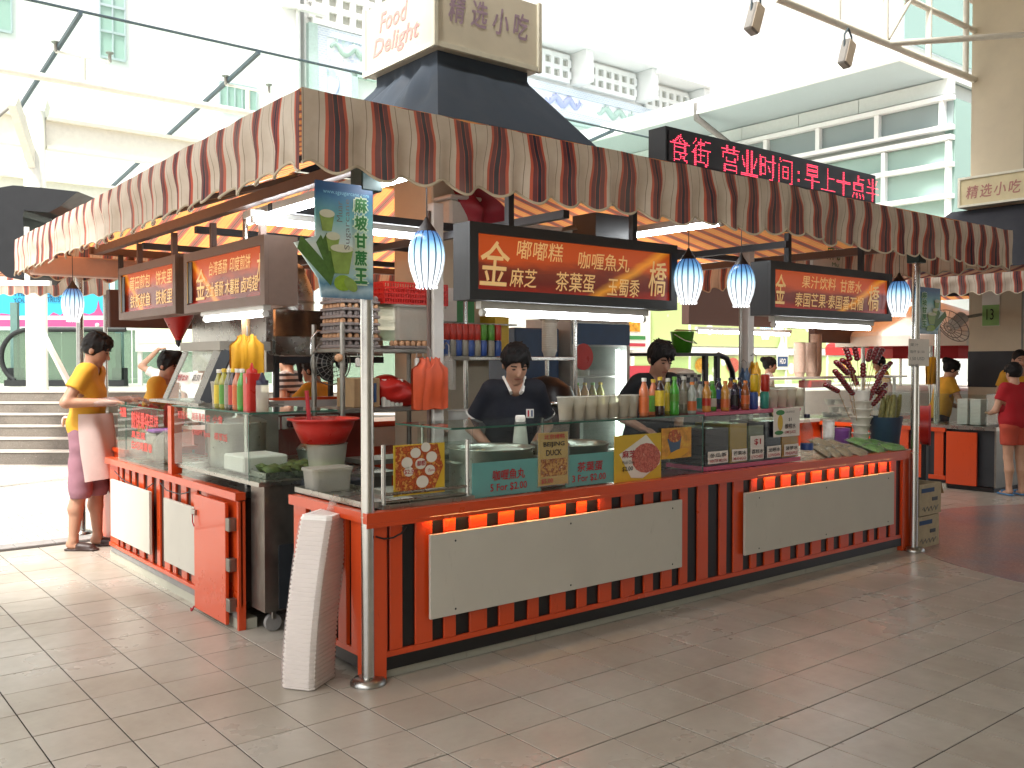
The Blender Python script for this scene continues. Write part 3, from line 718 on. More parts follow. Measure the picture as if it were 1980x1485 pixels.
bn = thing('travel_banner', 'blue and pink skyline banner with dark lettering behind the balustrade', 'banner', tuple(cf(-9, 21.5, 2.3)))
def banner_mat():
    t = NT('banner_print'); g = t.add('SeparateXYZ'); t.link(t.coord(), g.inputs[0]); n = t.noise(1.2, 4)
    s = t.add('Math'); s.operation = 'MULTIPLY_ADD'; t.link(n.outputs[0], s.inputs[0]); s.inputs[1].default_value = .35; t.link(g.outputs[2], s.inputs[2])
    r = t.ramp(s.outputs[0], [(0, '#c85f9a'), (.01, '#37aed6')]); 
    w = t.ramp(t.noise(.8, 4).outputs[0], [(.55, '#35acd6'), (.62, '#7fcbe4'), (.66, '#37aed6')])
    t.bsdf(Base_Color=w.outputs[0], Roughness=.6); M['banner_print'] = t.m
banner_mat(); mat('banner_pink', '#b8497f', .6, var=.05); mat('banner_navy', '#1f3f66', .6)
def cq(mb, r0, r1, z0, z1, d): mb.add([cf(r0, d, z0), cf(r1, d, z0), cf(r1, d, z1), cf(r0, d, z1)], [(0, 1, 2, 3)])
bd = 21.5; s_ = bd / FPX
def br_(u): return (u - 990) * s_
def bz_(v): return CAM[2] + (699.7 - v) * s_
mb = MB(); cbx(mb, br_(-120), br_(212), bd, bd + .06, bz_(640), bz_(530)); part('cloth', mb, 'banner_print', bn)
mb = MB()
prof = [(-120, 608), (-60, 600), (-20, 612), (5, 606), (25, 609), (50, 612), (75, 604), (90, 608), (95, 612), (105, 604), (118, 610), (125, 605), (132, 615), (150, 612), (158, 604), (166, 606), (175, 608), (184, 604), (189, 596), (192, 580), (195, 596), (200, 606), (205, 610), (212, 612)]
poly = [cf(br_(u), bd - .012, bz_(v)) for u, v in prof]; base = [cf(br_(u), bd - .012, bz_(636)) for u, v in prof]
mb.add(poly + base, [(k + len(prof), k + 1 + len(prof), k + 1, k) for k in range(len(prof) - 1)]); part('skyline', mb, 'banner_pink', bn)
for s, u, v, w, h in (('THE', 28, 573, 26, 10), ('YOU', 28, 586, 26, 10), ('FEEL A', 92, 575, 40, 9), ('TRUST', 93, 585, 32, 10)):
    lettering(bn, s, cf(br_(u), bd - .02, bz_(v)), SR, Z_, w * s_, h * s_, 'banner_navy', bold=.01)
part('eiffel_window', MB().ball(cf(br_(190), bd - .02, bz_(629)), .05, 8, 6), 'white_paint', bn)
for u in (30, 232, 388):
    d = 18.9; tp = thing('teal_post', {30: 'dark teal post by the escalator end', 232: 'teal steel post behind the young man in yellow', 388: 'teal steel post behind the white shirted man'}[u], 'post', tuple(cf((u - 990) / FPX * d, d, 1.03)), 'teal posts on the terrace')
    r0 = (u - 990) / FPX * d; mb = MB(); cbx(mb, r0 - .07, r0 + .07, d - .05, d + .05, 1.03, 1.03 + {30: 1.7, 232: 3.2, 388: 3.2}[u]); part('shaft', mb, 'teal_post', tp)
    mb = MB(); cbx(mb, r0 - .12, r0 + .12, d - .1, d + .1, 1.03, 1.4); part('base_shoe', mb, 'column_dark', tp)
def map_mat():
    t = NT('map_print'); n = t.noise(2.2, 6); r = t.ramp(n.outputs[0], [(.3, '#d4dfa8'), (.5, '#e6ebc0'), (.6, '#c7d9c9'), (.7, '#e9e6cf')]); t.bsdf(Base_Color=r.outputs[0], Roughness=.3); M['map_print'] = t.m
map_mat()
mb_ = thing('map_board', 'large pale map board on the terrace behind the red cone shade', 'notice board', tuple(cf(-7.3, 18.0, 1.03)))
d = 18.0; s_ = d / FPX
def box_uv(mb, u0, u1, v0, v1, d0, d1): cbx(mb, (u0 - 990) * d0 / FPX, (u1 - 990) * d0 / FPX, d0, d1, CAM[2] + (699.7 - v1) * d0 / FPX, CAM[2] + (699.7 - v0) * d0 / FPX)
mb = MB(); box_uv(mb, 262, 386, 618, 680, d, d + .1); part('frame', mb, 'pale_relief', mb_)
mb = MB(); box_uv(mb, 268, 379, 622, 664, d - .012, d - .002); part('map', mb, 'map_print', mb_)
mb = MB(); box_uv(mb, 266, 274, 680, 745, d + .03, d + .09); part('leg', mb, 'pale_relief', mb_); mb = MB(); box_uv(mb, 374, 382, 680, 745, d + .03, d + .09); part('leg', mb, 'pale_relief', mb_)
hr = thing('sloping_handrail', 'white handrail sloping down beside the steps left of the man', 'handrail', tuple(cf(-7.6, 15.6, 1.03)))
p0 = cf((84 - 990) / FPX * 15.6, 15.6, CAM[2] + (699.7 - 645) * 15.6 / FPX); p1 = cf((150 - 990) / FPX * 13.4, 13.4, CAM[2] + (699.7 - 775) * 13.4 / FPX)
part('rail', MB().bar(p0, p1, .06, .09), 'white_paint', hr); part('post', MB().bar(p1 - Z_ * 0.02, (p1[0], p1[1], 0), .06), 'white_paint', hr); part('post', MB().bar(p0 - Z_ * 0.02, (p0[0], p0[1], 1.03), .06), 'white_paint', hr)
# ================================================================== the stall: frame, awning, hood, counters
def stripe_mat(name, trans=.35, tintf=.85):
    """awning cloth: woven stripes across U (period 0.2 m), light shows through"""
    t = NT(name); uv = t.add('UVMap'); sp = t.add('SeparateXYZ'); t.link(uv.outputs[0], sp.inputs[0])
    fr = t.add('Math'); fr.operation = 'FRACT'; t.link(sp.outputs[0], fr.inputs[0])
    be, orr, ma, co, li = '#d0c8bb', '#c25f49', '#6a3d42', '#2a2d3c', '#857a6c'
    st = [(0, be), (.155, li), (.17, be), (.285, orr), (.345, ma), (.445, orr), (.455, co), (.545, orr), (.555, ma), (.655, orr), (.715, be), (.83, li), (.845, be)]
    r = t.ramp(fr.outputs[0], st, 'CONSTANT')
    n = t.noise(5, 5); dm = t.ramp(n.outputs[0], [(.3, '#d9d2c8'), (.7, '#ffffff')]); c = t.mix(r.outputs[0], dm.outputs[0], .8, 'MULTIPLY'); n5 = t.noise(1.6, 4); fd = t.ramp(n5.outputs[0], [(.35, (0, 0, 0)), (.75, (1, 1, 1))]); c = t.mix(c.outputs[0], '#b9ae9f', t.mix((0, 0, 0), fd.outputs[0], .28).outputs[0])
    wv = t.noise(420, 2); bp = t.bump(wv.outputs[0], .15, .002)
    d = t.bsdf(Base_Color=c.outputs[0], Roughness=.85); t.link(bp, d.inputs['Normal']); d.inputs['Specular IOR Level'].default_value = .2
    tint = t.mix(c.outputs[0], '#ffa41c', tintf, 'MULTIPLY'); br = t.add('BrightContrast'); t.link(tint.outputs[0], br.inputs[0]); br.inputs[1].default_value = .07
    tl = t.add('BsdfTranslucent'); t.link(br.outputs[0], tl.inputs[0])
    m = t.add('MixShader'); m.inputs[0].default_value = trans
    t.link(d.outputs[0], m.inputs[1]); t.link(tl.outputs[0], m.inputs[2]); t.link(m.outputs[0], t.out.inputs[0]); M[name] = t.m
stripe_mat('awning_cloth', .16, .4); stripe_mat('awning_roof', .85, 1.)
mat('binding_tape', '#bdb09a', .8); mat('orange_paint', '#c5451a', .3, var=.04, scale=2, coat=.3, wear=('#7d2410', .5)); mat('black_panel', '#0d0f12', .35, var=.2)
mat('board_white', '#bab7ab', .6, var=.04, scale=3, wear=('#8d8878', .35)); mat('plinth_white', '#a9a898', .45, var=.08, scale=4, wear=('#6f6a5c', .6))
mat('brown_frame', '#5f4a41', .5, var=.1, scale=25); mat('dark_steel', '#262b30', .5, var=.15); mat('green_cap', '#1d3a38', .5)
mat('brown_board', '#4d342c', .6, var=.12, scale=30); mat('white_post', '#bdb9b2', .4, var=.05)
mat('stainless', '#a3a29c', .28, 1., var=.1, scale=9); mat('stainless_dull', '#8a867e', .42, 1., var=.12, scale=12)

EX0, EX1, EY0, EY1, ZT = -.63, 5.44, -.61, 5.0, 2.55
fr = thing('stall_frame', 'steel post and beam frame carrying the striped awning', 'frame', (2.5, 2.2, 0))
def post(x, y, h=2.42):
    p = part('post', MB().tube([(x, y, .015), (x, y, h)], .031, 20), 'steel_bright', fr)
    part('base_flange', MB().lathe([(.085, .001), (.085, .012), (.07, .028), (.04, .034), (.032, .035)], (x, y, 0), 24), 'stainless', p)
    part('sleeve', MB().cbox((x, y, 2.375), (.11, .11, .12), .006), 'green_cap', p)
    part('wire_tie', MB().lathe([(.0315, 0), (.035, .003), (.0315, .006)], (x, y, .79), 16, caps=False), 'binding_tape', p)
post(0, 0); post(5.0, -.06); post(-.02, 4.95); post(5.0, 4.5)
for p0, p1 in (((-.05, 0, 2.46), (5.1, 0, 2.46)), ((-.05, 4.5, 2.46), (5.1, 4.5, 2.46)), ((0, .04, 2.455), (0, 4.46, 2.455)), ((5, .04, 2.455), (5, 4.46, 2.455))):
    part('beam', MB().bar(p0, p1, .06, .06), 'brown_frame', fr)
for y in (1.15, 2.3, 3.4): part('beam', MB().bar((.04, y, 2.4), (4.96, y, 2.4), .045), 'dark_steel', fr)
for x in (1.3, 3.4): part('beam', MB().bar((x, .04, 2.35), (x, 4.46, 2.35), .045), 'dark_steel', fr)
CX, CY = 2.15, 2.35; CS = 0.42                                            # building column inside the stall
for (x, y) in ((0, 0), (5, 0), (0, 4.5), (5, 4.5)):
    s0 = np.sign(CX - x); s1 = np.sign(CY - y); part('rafter', MB().bar((x - s0 * .5, y - s1 * .5, 2.44), (CX - (.84 if x == 0 else -.48), CY - s1 * 1.05, 3.08), .045), 'dark_steel', fr)
for x in (1.2, 3.5): part('rafter', MB().bar((x, -.55, 2.47), (min(max(x, CX - .8), CX + .45), CY - 1.05, 3.06), .04), 'dark_steel', fr)
for y in (1.4, 3.3): part('rafter', MB().bar((-.55, y, 2.47), (CX - .83, y, 3.06), .04), 'dark_steel', fr)
iy = .95
for u in (842, 1446):
    p = PY(u, 600, iy); part('inner_post', MB().cbox((p[0], iy, 1.25), (.075, .075, 2.5), .004), 'white_post', fr)
p = PY(829, 600, iy); part('conduit', MB().tube([(p[0], iy, .02), (p[0], iy, 2.45)], .013, 8), 'brown_frame', fr)
p = PY(1432, 600, iy); part('conduit', MB().tube([(p[0], iy, .02), (p[0], iy, 2.45)], .013, 8), 'stainless_dull', fr)

# --- awning: four roof slopes and four scalloped valances
aw = thing('striped_awning', 'large orange and beige striped stall awning with scalloped valance', 'awning', (2.4, 2.2, 2.3))
def cloth(name, fn, uvfn, nu, nv, parent, mt='awning_cloth'):
    mb = MB(); mb.grid(fn, nu, nv); mb.uv = [uvfn(i / nu, j / nv) for j in range(nv + 1) for i in range(nu + 1)]
    return part(name, mb, mt, parent)
def valance(a, b, drop, seed, nrm, sag=.012, phase=0.):
    a = np.array(a, float); b = np.array(b, float); L = np.linalg.norm(b - a); e = (b - a) / L; nrm = np.array(nrm, float)
    rs = np.random.RandomState(seed); ph = rs.uniform(0, 6.28, 8); nper = L / .2
    rw = np.interp(np.linspace(0, 1, 200), np.linspace(0, 1, 40), rs.uniform(-1, 1, 40))
    def wob(s): return float(np.interp(s / L, np.linspace(0, 1, 200), rw))
    def fn(u, v):
        s = u * L; th = 2 * math.pi * (s / .2 + phase)
        kink = 1 / (1 + math.exp(-(v - .34 - .08 * wob(s * .8 + .2)) * 13))
        out = .012 * math.sin(math.pi * min(v * 1.6, 1)) + kink * (.017 * math.sin(th + .8 + 1.4 * wob(s)) + .020 * wob(s * .7 + .3)) * (.5 + .7 * v)
        side = kink * (.013 + .007 * math.sin(th * .31 + ph[1]) + .014 * wob(s)) * (1 - .2 * v) - .010 * max(0, v - .6) * math.sin(th * .4 + ph[3])
        low = drop - .021 * math.cos(th + math.pi + .5 * wob(s)) + .016 * wob(s * .9 + .1)
        z = a[2] + (b[2] - a[2]) * u - v * low - sag * math.sin(s * 1.7 + ph[2]) * .4 - .006 * wob(s) * (1 - v)
        edge = min(s, L - s); 
        env = min(1, edge / .22); env = env * env * (3 - 2 * env); p = a + e * s + e * side * env + nrm * out * (.25 + .75 * env); p[2] = z; return p
    nu = int(L / .0125); vl = cloth('valance', fn, lambda u, v: (u * L / .2 + phase + .5, v), nu, 12, aw)
    part('edge_binding', MB().tube([fn(k / (nu), 1.0) for k in range(nu + 1)], .006, 6), 'binding_tape', vl); return fn
xoff = (-.491 - EX0) / .2
valance((EX0, EY0, ZT), (EX1, EY0, ZT), .285, 1, (0, -1, 0), phase=-xoff + .0)
valance((-.52, EY1, ZT + .005), (EX0, EY0 + .012, ZT), .285, 2, (-1, 0, 0))
valance((EX1, EY0 + .012, ZT), (EX1, EY1, ZT), .285, 3, (1, 0, 0))
valance((EX1, EY1, ZT), (-.52, EY1, ZT), .285, 4, (0, 1, 0))
RX0, RX1, RY0, RY1, ZR = CX - .86, CX + .5, CY - 1.08, CY + 1.08, 3.12
def slope(a0, a1, b0, b1, name='roof_slope', sagk=.05):
    a0, a1, b0, b1 = map(lambda q: np.array(q, float), (a0, a1, b0, b1)); L = np.linalg.norm(a1 - a0)
    def fn(u, v):
        p = (a0 * (1 - u) + a1 * u) * (1 - v) + (b0 * (1 - u) + b1 * u) * v
        p[2] -= sagk * math.sin(math.pi * v) * (.6 + .4 * abs(math.sin(u * L * 1.3))); return p
    cloth(name, fn, lambda u, v: ((np.dot(((a0 * (1 - u) + a1 * u) * (1 - v) + (b0 * (1 - u) + b1 * u) * v) - a0, (a1 - a0) / L)) / .2, v), 60, 14, aw, 'awning_roof')
e = .004
slope((EX0, EY0 + e, ZT), (EX1, EY0 + e, ZT), (RX0, RY0, ZR), (RX1, RY0, ZR))
slope((EX1 - e, EY0, ZT), (EX1 - e, EY1, ZT), (RX1, RY0, ZR), (RX1, RY1, ZR))
slope((EX1, EY1 - e, ZT), (-.52, EY1 - e, ZT), (RX1, RY1, ZR), (RX0, RY1, ZR))
slope((-.52 + e, EY1, ZT), (EX0 + e, EY0, ZT), (RX0, RY1, ZR), (RX0, RY0, ZR))

# --- column in the middle, dark cloth hood and the box sign round it
mat('hood_blue', '#2c3641', .8, var=.18, scale=4)
colc = solo('stall_column', MB().cbox((CX - .1, CY, 3.2), (.55, .55, 6.4), .01), 'column_cream', 'beige building column standing inside the stall under the dark hood', 'column')
BS = .5; yb0 = CY - BS; zb0 = PY(836, 84, yb0)[2]; zb1 = zb0 + .52
bs = thing('food_delight_sign', 'faded cream box sign with English and Chinese lettering on top of the dark hood', 'sign', (CX, CY, zb0))
mat('box_cream', '#d2cbb8', .5, var=.08, scale=2.5); mat('box_trim', '#d6cdb4', .4); mat('faded_violet', '#a48fa0', .7, var=.2, scale=18); mat('faded_pink', '#be928d', .7, var=.15, scale=18)
x0, x1, y0, y1 = CX - BS, CX + BS, CY - BS, CY + BS
part('panel', MB().box(x0, x1, y0, y1, zb0 + .012, zb1), 'box_cream', bs)
part('soffit', MB().box(x0 + .005, x1 - .005, y0 + .005, y1 - .005, zb0 - .012, zb0 + .01), 'box_trim', bs)
t_ = .018
for k in range(4):
    cx_, cy_ = ((x0, y0), (x1, y0), (x1, y1), (x0, y1))[k]; part('corner_trim', MB().cbox((cx_, cy_, (zb0 + zb1) / 2), (.04, .04, zb1 - zb0 + .03), .005), 'sign_frame_white', bs)
part('lower_trim', MB().box(x0 + .021, x1 - .021, y0 - .014, y0 - .001, zb0 - .01, zb0 + .03), 'sign_frame_white', bs); part('lower_trim', MB().box(x0 - .014, x0 - .001, y0 + .021, y1 - .021, zb0 - .01, zb0 + .03), 'sign_frame_white', bs)
lettering(bs, 'Food', (x0, y1 - .22, zb0 + .29), -Y_, Z_, .42, .15, 'faded_pink', bold=.02, shear=.25, lift=.003)
lettering(bs, 'Delight', (x0, y1 - .12, zb0 + .075), -Y_, Z_, .68, .18, 'faded_pink', bold=.02, shear=.25, lift=.003)
for k, ch in enumerate('精选小吃'):
    lettering(bs, ch, (x0 + .12 + k * .205, y0, zb0 + .2 + .01 * (k % 2)), X_, Z_, .155, .2, 'faded_violet', bold=.012, shear=.18, lift=.003)
hd = MB(); 
def hood2(u, v):
    t = u * 4; k = int(min(3.999, t)); f = t - k; z = (zb0 - .012) + (ZR + .02 - (zb0 - .012)) * v
    w = 0 if v < .12 else (v - .12) / .88; e0 = .87 * BS; el, er, ef, eb = e0 + w * (.9 - e0), e0 + w * (.54 - e0), e0 + w * (1.12 - e0), e0 + w * (1.12 - e0)
    cs = [(CX - el, CY - ef), (CX + er, CY - ef), (CX + er, CY + eb), (CX - el, CY + eb), (CX - el, CY - ef)]; a, b = cs[k], cs[k + 1]
    fold = (.045 * math.sin(f * 17 + v * 2.5) + .02 * math.sin(f * 41)) * math.sin(math.pi * min(1, v * 1.15)) * (1. if k == 3 else .14)
    nx, ny = ((0, -1), (1, 0), (0, 1), (-1, 0))[k]
    env = min(1, f * 6, (1 - f) * 6)
    return (a[0] + (b[0] - a[0]) * f + nx * fold * env, a[1] + (b[1] - a[1]) * f + ny * fold * env, z)
hd.grid(hood2, 160, 20); solo('roof_hood', hd, 'hood_blue', 'dark blue cloth hood rising from the awning to the box sign', 'hood')

# --- LED message board on the awning edge
led = thing('led_message_board', 'black LED board with red scrolling Chinese message above the awning', 'sign', (3.3, -.5, 2.55))
ly = -.52; a = PY(1287, 243, ly); b = PY(1693, 334, ly); lx0, lx1 = a[0], b[0]; lz1 = a[2]; lz0 = PY(1287, 312, ly)[2] - .02
part('cabinet', MB().box(lx0, lx1, ly, ly + .12, lz0, lz1), 'black_panel', led)
mat('led_off', '#160c10', .4); emit('led_red', (1., .05, .1), 3.2)
part('screen', MB().box(lx0 + .02, lx1 - .02, ly - .006, ly - .001, lz0 + .03, lz1 - .02), 'led_off', led)
msg = '食街 营业时间：早上十点半'; rows = 16; pit = (lz1 - lz0 - .055) / rows; cols = int((lx1 - lx0 - .05) / pit)
def raster(ch, n=16):
    v, f = text2d(ch, .0); G_ = np.zeros((n, n), bool)
    if not len(v): return G_
    ext = v.max(0); sc = n / max(ext.max(), .85) * .98; v = v * sc + [(n - ext[0] * sc) / 2, (n - ext[1] * sc) / 2]
    gx, gy = np.meshgrid(np.arange(n) + .5, np.arange(n) + .5, indexing='ij')
    for q in f:
        for t in range(1, len(q) - 1):
            a, b, c = v[q[0]], v[q[t]], v[q[t + 1]]
            d = (b[0] - a[0]) * (c[1] - a[1]) - (c[0] - a[0]) * (b[1] - a[1])
            if abs(d) < 1e-9: continue
            s1 = ((gx - a[0]) * (c[1] - a[1]) - (c[0] - a[0]) * (gy - a[1])) / d; s2 = ((b[0] - a[0]) * (gy - a[1]) - (gx - a[0]) * (b[1] - a[1])) / d
            G_ |= (s1 >= -.02) & (s2 >= -.02) & (s1 + s2 <= 1.02)
    return G_
dots = MB(); cw = (lx1 - lx0 - .06) / 11.6; kx = 0.
for ch in msg:
    if ch == ' ': kx += .45; continue
    g = raster('时' if False else ch) if ch != '：' else None
    if g is None: g = np.zeros((16, 16), bool); g[3:5, 3:5] = g[3:5, 8:10] = True
    for i in range(16):
        for j in range(16):
            if g[i, j]:
                x = lx0 + .03 + (kx + i / 16.5 * .95) * cw; z = lz0 + .032 + j * pit; r = pit * .23
                dots.add([(x - r, ly - .009, z - r), (x + r, ly - .009, z - r), (x + r, ly - .009, z + r), (x - r, ly - .009, z + r)], [(0, 1, 2, 3)])
    kx += 1 if ch != '：' else .6
o = part('led_dots', dots, 'led_red', led); o['kind'] = 'stuff'

# --- front counter
ZL = .815
fc = thing('front_counter', 'long orange slatted front counter with two white boards', 'counter', (2.5, .4, 0))
part('carcass', MB().box(.09, 4.95, .003, .74, .109, .76), 'black_panel', fc)
part('ledge', MB().box(-.03, 5.05, -.045, .02, .765, ZL), 'orange_paint', fc)
part('ledge_lip', MB().box(-.029, 5.049, -.0445, -.0395, .744, .7645), 'orange_paint', fc); part('end_ledge', MB().box(-.03, .025, .0205, .78, .765, ZL), 'orange_paint', fc); part('end_ledge', MB().box(4.99, 5.05, .0205, .78, .765, ZL), 'orange_paint', fc)
part('counter_top', MB().box(.0255, 4.989, .0205, .78, .77, .808), 'stainless', fc)
part('back_panel', MB().box(.09, 4.95, .742, .76, .1, .765), 'stainless_dull', fc)
for x0, x1 in ((-.005, .088), (4.893, 5.02)): part('corner_leg', MB().box(x0, x1, -.022, .09, .006, .764), 'orange_paint', fc)
part('bottom_rail', MB().box(.089, 4.892, -.013, .0, .109, .137), 'orange_paint', fc)
part('toe_strip', MB().box(.089, 4.892, -.016, .019, .048, .108), 'black_panel', fc)
for k in range(5): part('plinth', MB().box(.1 + k * .96, .1 + (k + 1) * .96 - .004, .02, .06, .0, .047), 'plinth_white', fc)
gaps = [(.101, .115), (.185, .261), (.36, .43), (.502, .591), (.701, .781), (.883, .98), (1.055, 1.142), (1.252, 1.341), (1.414, 1.51), (1.612, 1.696), (1.806, 1.887), (1.966, 2.043), (2.136, 2.21), (2.283, 2.38), (2.482, 2.597), (2.669, 2.741), (2.844, 2.926), (2.991, 3.079), (3.194, 3.275), (3.379, 3.467), (3.552, 3.638), (3.758, 3.845), (3.924, 4.01), (4.125, 4.205), (4.322, 4.412), (4.482, 4.553), (4.661, 4.72), (4.809, 4.892)]
edges = [.0885] + [q for g in gaps for q in g]
for k in range(0, len(edges) - 1, 2):
    if edges[k + 1] - edges[k] > .006: part('slat', MB().cbox(((edges[k] + edges[k + 1]) / 2, -.005, .4508), (edges[k + 1] - edges[k], .014, .626), .002), 'orange_paint', fc)
for y0, y1 in ((.0905, .16), (.21, .29), (.36, .44), (.5, .58), (.64, .78)): part('slat', MB().box(.0, .021, y0, y1, .138, .764), 'orange_paint', fc)
part('end_rail', MB().box(.0, .02, .0905, .78, .109, .137), 'orange_paint', fc); part('end_toe_strip', MB().box(.004, .05, .0905, .76, .048, .108), 'black_panel', fc)
part('end_panel', MB().box(.03, .089, .0905, .76, .109, .76), 'black_panel', fc)
for x0, x1, z0, z1 in ((.323, 2.187, .258, .676), (2.815, 4.71, .245, .66)):
    bd_ = part('white_board', MB().cbox(((x0 + x1) / 2, -.041, (z0 + z1) / 2), (x1 - x0, .018, z1 - z0), .002), 'board_white', fc)
    sc = MB()
    for xx in (x0 + .15, (x0 + x1) / 2, x1 - .09):
        for zz in (z0 + .03, z1 - .045):
            part('screw', MB().lathe([(.006, 0), (.004, .002), (0, .002)], (0, 0, 0), 8).xform(lambda p: np.array([xx + p[0], -.0505 - p[2], zz + p[1]])), 'dark_steel', bd_)
emit('led_strip_warm', (1., .58, .2), 34.)
for x0, x1 in ((.33, 1.49), (2.97, 4.69)):
    part('light_strip', MB().box(x0, x1, -.036, -.031, .7575, .7645), 'led_strip_warm', fc)
part('cable', MB().tube([(.03, -.026, .70), (.07, -.03, .685), (.12, -.03, .684), (.17, -.028, .70), (.2, -.022, .728)], .0045, 6), 'rubber_black', fc)

# --- left counter (faces left), beside it the stainless cabinet on castors
lc = thing('left_counter', 'orange slatted side counter with hinged door and two white boards', 'counter', (.2, 2.5, 0))
XL = -.12
part('ledge', MB().box(XL - .03, XL + .03, 1.205, 3.75, .741, .785), 'orange_paint', lc)
part('carcass', MB().box(XL + .017, .5, 1.32, 3.7, .131, .74), 'brown_board', lc)
part('top_board', MB().box(XL + .031, .52, 1.25, 3.74, .745, .78), 'stainless', lc)
lg = [(3.528, 3.48), (3.418, 3.346), (3.25, 3.18), (3.109, 3.025), (2.919, 2.833), (2.738, 2.643), (2.577, 2.488), (2.387, 2.331), (2.267, 2.166), (2.068, 1.99), (1.881, 1.807)]
ed = [3.735] + [q for g in lg for q in g] + [1.21]
for k in range(0, len(ed) - 1, 2): part('slat', MB().cbox((XL + .008, (ed[k] + ed[k + 1]) / 2, .432), (.014, ed[k] - ed[k + 1], .605), .002), 'orange_paint', lc)
part('bottom_rail', MB().box(XL - .014, XL + .014, 1.22, 3.72, .105, .129), 'orange_paint', lc)
part('toe_strip', MB().box(XL - .006, XL + .03, 1.25, 3.7, .06, .104), 'kerb_grey', lc)
part('plinth', MB().box(XL, XL + .1, 1.22, 3.74, 0, .059), 'plinth_white', lc)
part('white_board', MB().cbox((XL - .045, 3.075, .425), (.02, .895, .43), .002), 'board_white', lc); part('white_board', MB().cbox((XL - .035, 2.07, .42), (.018, .59, .42), .002), 'board_white', lc)
dr = part('door', MB().cbox((XL - .04, 1.55, .37), (.022, .49, .70), .003), 'orange_paint', lc)
for z in (.14, .37, .6): part('hinge', MB().cbox((XL - .03, 1.27, z), (.05, .05, .075), .004), 'stainless_dull', dr)
part('latch', MB().cbox((XL - .058, 1.775, .61), (.02, .06, .035), .003), 'stainless', dr); part('ribbon', MB().tube([(XL - .055, 1.79, .03), (XL - .07, 1.80, -.0), (XL - .065, 1.82, .012)], .006, 5).tube([(XL - .07, 1.77, .6), (XL - .072, 1.76, .55), (XL - .07, 1.74, .53)], .004, 5), 'ink_red', dr)
part('end_post', MB().box(XL - .012, XL + .03, 1.21, 1.235, .0, .734), 'orange_paint', lc)
part('wire', MB().tube([(XL - .03, 3.5, .70), (XL - .034, 3.3, .66), (XL - .034, 3.1, .645), (XL - .034, 2.8, .63), (XL - .034, 2.6, .7)], .004, 5).tube([(XL - .02, 2.5, .71), (XL - .03, 2.35, .68), (XL - .03, 2.1, .68), (XL - .02, 1.95, .71)], .004, 5), 'dark_steel', lc)
sc_ = thing('stainless_cabinet', 'stainless steel cooking cabinet on castors at the end of the side counter', 'cabinet', (.35, 1.15, 0))
part('body', MB().box(-.06, .76, 1.02, 1.2, .13, .835), 'stainless_dull', sc_)
part('top', MB().box(-.1, .8, 1.0, 2.3, .836, .86), 'stainless', sc_)
part('lower_panel', MB().box(.02, .74, 1.012, 1.019, .14, .5), 'dark_steel', sc_)
mb = MB()
for i in range(12):
    for j in range(7): mb.box(.14 + i * .019, .153 + i * .019, 1.013, 1.0195, .62 + j * .017, .632 + j * .017)
o = part('vent_holes', mb, 'black_panel', sc_); o['kind'] = 'stuff'
for x in (0.02, .68):
    cst = part('castor', MB().tube([(x, 1.085, .05), (x, 1.115, .05)], .048, 16), 'kerb_grey', sc_); part('fork', MB().cbox((x, 1.1, .1), (.03, .05, .06), .006), 'stainless_dull', cst)
# second side counter further back, behind the man
l2 = thing('rear_side_counter', 'orange counter with sloping red front beyond the young man', 'counter', (.2, 4.4, 0))
part('front', MB().box(.02, .05, 3.80, 4.75, .05, .80), 'orange_paint', l2); part('top', MB().box(.0, .6, 3.78, 4.78, .80, .83), 'orange_paint', l2)
part('end', MB().box(.051, .55, 3.80, 3.82, .05, .799), 'orange_paint', l2); part('back', MB().box(.551, .57, 3.80, 4.75, .05, .799), 'stainless_dull', l2)
# rear and right counters of the stall (their backs close the stall)
rc = thing('rear_counter', 'orange topped counter along the back of the stall with wall sockets', 'counter', (2.6, 4.2, 0))
part('body', MB().box(.6, 4.9, 3.9, 4.4, .05, .92), 'orange_paint', rc); part('top', MB().box(.58, 4.92, 3.86, 4.44, .921, .955), 'orange_paint', rc)
part('trunking', MB().box(.9, 3.2, 3.85, 3.899, .72, .9), 'white_post', rc)
# ================================================================== signs, lamps and tubes of the stall
def lightbox_mat(name, axis, seed):
    t = NT(name); co = t.coord('Generated'); sp = t.add('SeparateXYZ'); t.link(co, sp.inputs[0])
    mp = t.add('Mapping'); t.link(co, mp.inputs[0]); mp.inputs['Location'].default_value = (seed, seed * .7, 0)
    n = t.noise(2.2, 4, mp.outputs[0])
    a = t.add('Math'); a.operation = 'MULTIPLY_ADD'; t.link(n.outputs[0], a.inputs[0]); a.inputs[1].default_value = .75; t.link(sp.outputs[2], a.inputs[2])
    base = t.ramp(a.outputs[0], [(.3, '#8f2010'), (.5, '#571b12'), (.8, '#62281a'), (1.0, '#a8441a')])
    s = t.add('Math'); s.operation = 'MULTIPLY_ADD'; t.link(sp.outputs[2], s.inputs[0]); s.inputs[1].default_value = -.38; t.link(sp.outputs[axis], s.inputs[2])
    s2 = t.add('Math'); s2.operation = 'MULTIPLY_ADD'; t.link(n.outputs[0], s2.inputs[0]); s2.inputs[1].default_value = .12; t.link(s.outputs[0], s2.inputs[2])
    st = t.ramp(s2.outputs[0], [(.58, '#000000'), (.645, '#ffffff'), (.70, '#4a4a4a'), (.78, '#000000')])
    c = t.mix(base.outputs[0], '#f0a42c', st.outputs[0]); c2 = t.mix(base.outputs[0], c.outputs[0], .6)
    d = t.bsdf(Base_Color=c2.outputs[0], Roughness=.25); t.link(c2.outputs[0], d.inputs['Emission Color']); d.inputs['Emission Strength'].default_value = .3
    M[name] = t.m
lightbox_mat('lightbox_a', 0, 1.3); lightbox_mat('lightbox_b', 0, 4.1); lightbox_mat('lightbox_c', 1, 7.7); lightbox_mat('lightbox_d', 1, 2.9)
